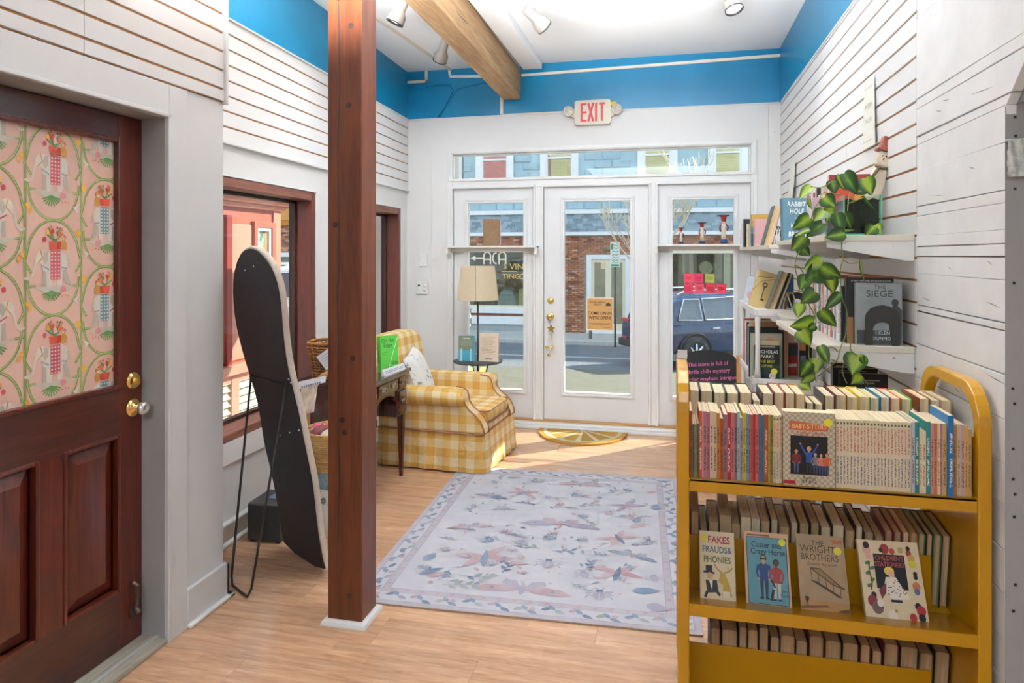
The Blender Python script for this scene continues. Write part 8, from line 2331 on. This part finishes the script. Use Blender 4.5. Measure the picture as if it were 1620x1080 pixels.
# cell pitch: columns 0.215 m, rows 0.32 m, every other column dropped by half
GRN, GRL, ELE, ELS = '#6a8040', '#a3b26e', '#d8d0c4', '#b4aca0'
ymin, ymax, zmin, zmax = G0 + 0.008, G1 - 0.008, 1.008, 1.922
def clip(pts):
    """clip a polygon to the panel"""
    def cut(P, ins, inter):
        out = []
        for i in range(len(P)):
            a, b = P[i - 1], P[i]
            if ins(b):
                if not ins(a): out.append(inter(a, b))
                out.append(b)
            elif ins(a): out.append(inter(a, b))
        return out
    def ix(k, c):
        def f(a, b):
            t = (c - a[k]) / (b[k] - a[k]); return (a[0] + (b[0] - a[0]) * t, a[1] + (b[1] - a[1]) * t)
        return f
    for k, c, sg in ((0, ymin, 1), (0, ymax, -1), (1, zmin, 1), (1, zmax, -1)):
        if not pts: return pts
        pts = cut(pts, lambda p: sg * (p[k] - c) >= 0, ix(k, c))
    return pts
def cp(m, pts):
    pts = clip(pts)
    if len(pts) >= 3: art.poly(m, pts)
def cl2(m, pts, w):
    for a, b in zip(pts[:-1], pts[1:]):
        dx, dy = b[0] - a[0], b[1] - a[1]
        L_ = math.hypot(dx, dy)
        if L_ < 1e-6: continue
        nx, ny = -dy / L_ * w / 2, dx / L_ * w / 2
        ex_, ey_ = dx / L_ * w * 0.2, dy / L_ * w * 0.2
        cp(m, [(a[0] + nx - ex_, a[1] + ny - ey_), (a[0] - nx - ex_, a[1] - ny - ey_), (b[0] - nx + ex_, b[1] - ny + ey_), (b[0] + nx + ex_, b[1] + ny + ey_)])
def cd2(m, cx, cz, rx, rz, n=10, rot=0.0):
    c, s_ = math.cos(rot), math.sin(rot)
    cp(m, [(cx + rx * math.cos(2 * PI * i / n) * c - rz * math.sin(2 * PI * i / n) * s_, cz + rx * math.cos(2 * PI * i / n) * s_ + rz * math.sin(2 * PI * i / n) * c) for i in range(n)])
def bamboo(pts, w=0.0085):
    cl2(GRN, pts, w); cl2(GRL, [(x - 0.001, z + 0.001) for x, z in pts], w * 0.45)
CWp, RHp = 0.215, 0.318
def cell(cx, cz, d, blanket):
    f = lambda pts: [(cx + d * x, cz + z) for x, z in pts]
    # ogee frame of bamboo
    bamboo([(cx + 0.098 * math.cos(a), cz - 0.035 - 0.0 + 0.125 * math.sin(a)) for a in [PI + PI * i / 12 for i in range(13)]])
    bamboo([(cx + 0.098 * math.cos(a) * (1 - 0.12 * math.sin(a)), cz + 0.055 + 0.105 * math.sin(a)) for a in [PI * i / 10 for i in range(11)]])
    bamboo(f([(-0.098, 0.055), (-0.108, 0.02), (-0.085, -0.015)])); bamboo(f([(0.098, 0.055), (0.108, 0.02), (0.085, -0.015)]))
    # ground and foliage
    cp('#c8c2b2', f([(-0.085, -0.062), (0.085, -0.066), (0.05, -0.082), (-0.03, -0.084)]))
    for i in range(9):
        a = -PI / 2 + (i - 4) * 0.30
        cl2('#5d8a4c', [(cx + d * -0.01, cz - 0.078), (cx + d * -0.01 + 0.038 * math.cos(a), cz - 0.078 + 0.034 * math.sin(a))], 0.0045)
    cd2('#d98a90', cx + d * 0.035, cz - 0.074, 0.012, 0.011)
    for i in range(4): cd2('#c06a5a', cx + d * (0.02 + 0.012 * i), cz - 0.094 - 0.003 * (i % 2), 0.003, 0.003, 6)
    # elephant
    cp(ELS, f([(-0.045, -0.06), (-0.030, -0.06), (-0.022, 0.0), (-0.042, 0.0)])); cp(ELS, f([(0.045, -0.055), (0.068, -0.062), (0.062, -0.05), (0.045, 0.0), (0.025, 0.0)]))
    cp(ELE, f([(-0.028, -0.064), (-0.010, -0.064), (-0.005, 0.0), (-0.030, 0.0)])); cp(ELE, f([(0.012, -0.062), (0.030, -0.062), (0.036, 0.0), (0.010, 0.0)]))
    cp(ELE, f([(-0.042, -0.008), (-0.02, -0.018), (0.02, -0.016), (0.045, -0.006), (0.056, 0.02), (0.052, 0.045), (0.030, 0.056), (-0.01, 0.054), (-0.035, 0.045), (-0.046, 0.02)]))
    cp(ELE, f([(-0.030, 0.055), (-0.048, 0.062), (-0.062, 0.054), (-0.072, 0.036), (-0.070, 0.018), (-0.055, 0.012), (-0.036, 0.018)]))
    cl2(ELE, f([(-0.068, 0.026), (-0.074, 0.0), (-0.080, -0.025), (-0.094, -0.036), (-0.108, -0.032)]), 0.008)
    cp(ELS, f([(-0.036, 0.052), (-0.024, 0.050), (-0.022, 0.024), (-0.034, 0.010), (-0.044, 0.028)]))
    cl2(ELS, f([(0.054, 0.03), (0.062, 0.0)]), 0.004)
    cl2('#c8963c', f([(-0.052, 0.060), (-0.044, 0.034), (-0.060, 0.016)]), 0.004); cl2('#86a0b4' if blanket == '#b8525c' else '#b8525c', f([(-0.046, 0.008), (-0.02, -0.006)]), 0.005); cl2('#86a0b4', f([(0.03, 0.0), (0.05, -0.004)]), 0.005)
    # patterned blanket
    cp(blanket, f([(-0.014, 0.058), (0.024, 0.058), (0.024, -0.040), (-0.014, -0.040)]))
    for i in range(3):
        for j in range(8):
            cd2('#e6ded2', cx + d * (-0.008 + 0.013 * i), cz + 0.050 - 0.0122 * j, 0.0042, 0.0038, 4)
    # urn of flowers
    cp('#c8503a', f([(-0.014, 0.062), (0.024, 0.062), (0.030, 0.088), (-0.020, 0.088)])); cp('#a83c2c', f([(0.008, 0.062), (0.024, 0.062), (0.030, 0.088), (0.012, 0.088)]))
    for (x, z, c) in ((-0.028, 0.102, '#4f7d45'), (-0.01, 0.112, '#5d8a4c'), (0.012, 0.116, '#4f7d45'), (0.034, 0.106, '#5d8a4c'), (0.024, 0.128, '#4f7d45'), (-0.022, 0.126, '#5d8a4c')):
        cl2(c, [(cx + d * 0.004, cz + 0.088), (cx + d * x, cz + z + 0.008)], 0.0045)
    for (x, z, r_, c) in ((-0.036, 0.094, .009, '#c0404a'), (-0.024, 0.118, .009, '#e0a03a'), (-0.006, 0.122, .009, '#c23a34'), (0.004, 0.106, .010, '#e0a8a4'), (0.022, 0.112, .010, '#d8663a'), (0.040, 0.102, .008, '#c8485a'), (0.030, 0.130, .006, '#d87a5a'), (-0.012, 0.136, .006, '#d8703a'), (0.012, 0.134, .005, '#b83a44')):
        cd2(c, cx + d * x, cz + z, r_ * 0.8, r_, 8)
    # golden monkey behind the urn
    cp('#c08a3c', f([(0.028, 0.062), (0.048, 0.060), (0.050, 0.080), (0.038, 0.096), (0.026, 0.086)])); cd2('#c89a4c', cx + d * 0.036, cz + 0.098, 0.008, 0.008, 8); cd2('#e8dcc4', cx + d * 0.034, cz + 0.097, 0.004, 0.004, 6)
    # birds and lemons outside the frame
    cd2('#e2ae3c', cx + d * 0.096, cz + 0.118, 0.010, 0.013); cd2('#e2ae3c', cx - d * 0.098, cz - 0.115, 0.007, 0.010, 8, 0.4); cd2('#d8a03a', cx - d * 0.088, cz - 0.130, 0.007, 0.010, 8)
    cp('#e4ded4', f([(0.088, -0.105), (0.075, -0.112), (0.062, -0.100), (0.080, -0.118), (0.094, -0.132), (0.090, -0.114), (0.104, -0.094)]))
yc0 = 1.888
for ci in range(-2, 3):
    cy = yc0 + ci * CWp
    if cy < ymin - 0.11 or cy > ymax + 0.11: continue
    d = 1 if ci % 2 == 0 else -1
    for yy in (cy - CWp / 2 + 0.002,):
        bamboo([(yy, zmin), (yy, zmax)], 0.0075)
    for rz in range(-3, 4):
        cz = 1.455 + rz * RHp + (0 if ci % 2 == 0 else RHp / 2)
        if cz < zmin - 0.17 or cz > zmax + 0.17: continue
        art.k = 10
        bamboo([(cy - CWp / 2, cz - 0.062), (cy - 0.07, cz - 0.060)]); bamboo([(cy + 0.075, cz - 0.064), (cy + CWp / 2, cz - 0.062)])
        art.k = 40
        cell(cy, cz, d, '#b8525c' if ci % 2 == 0 else '#6a8a92')
art.done('printed_pattern', wp)
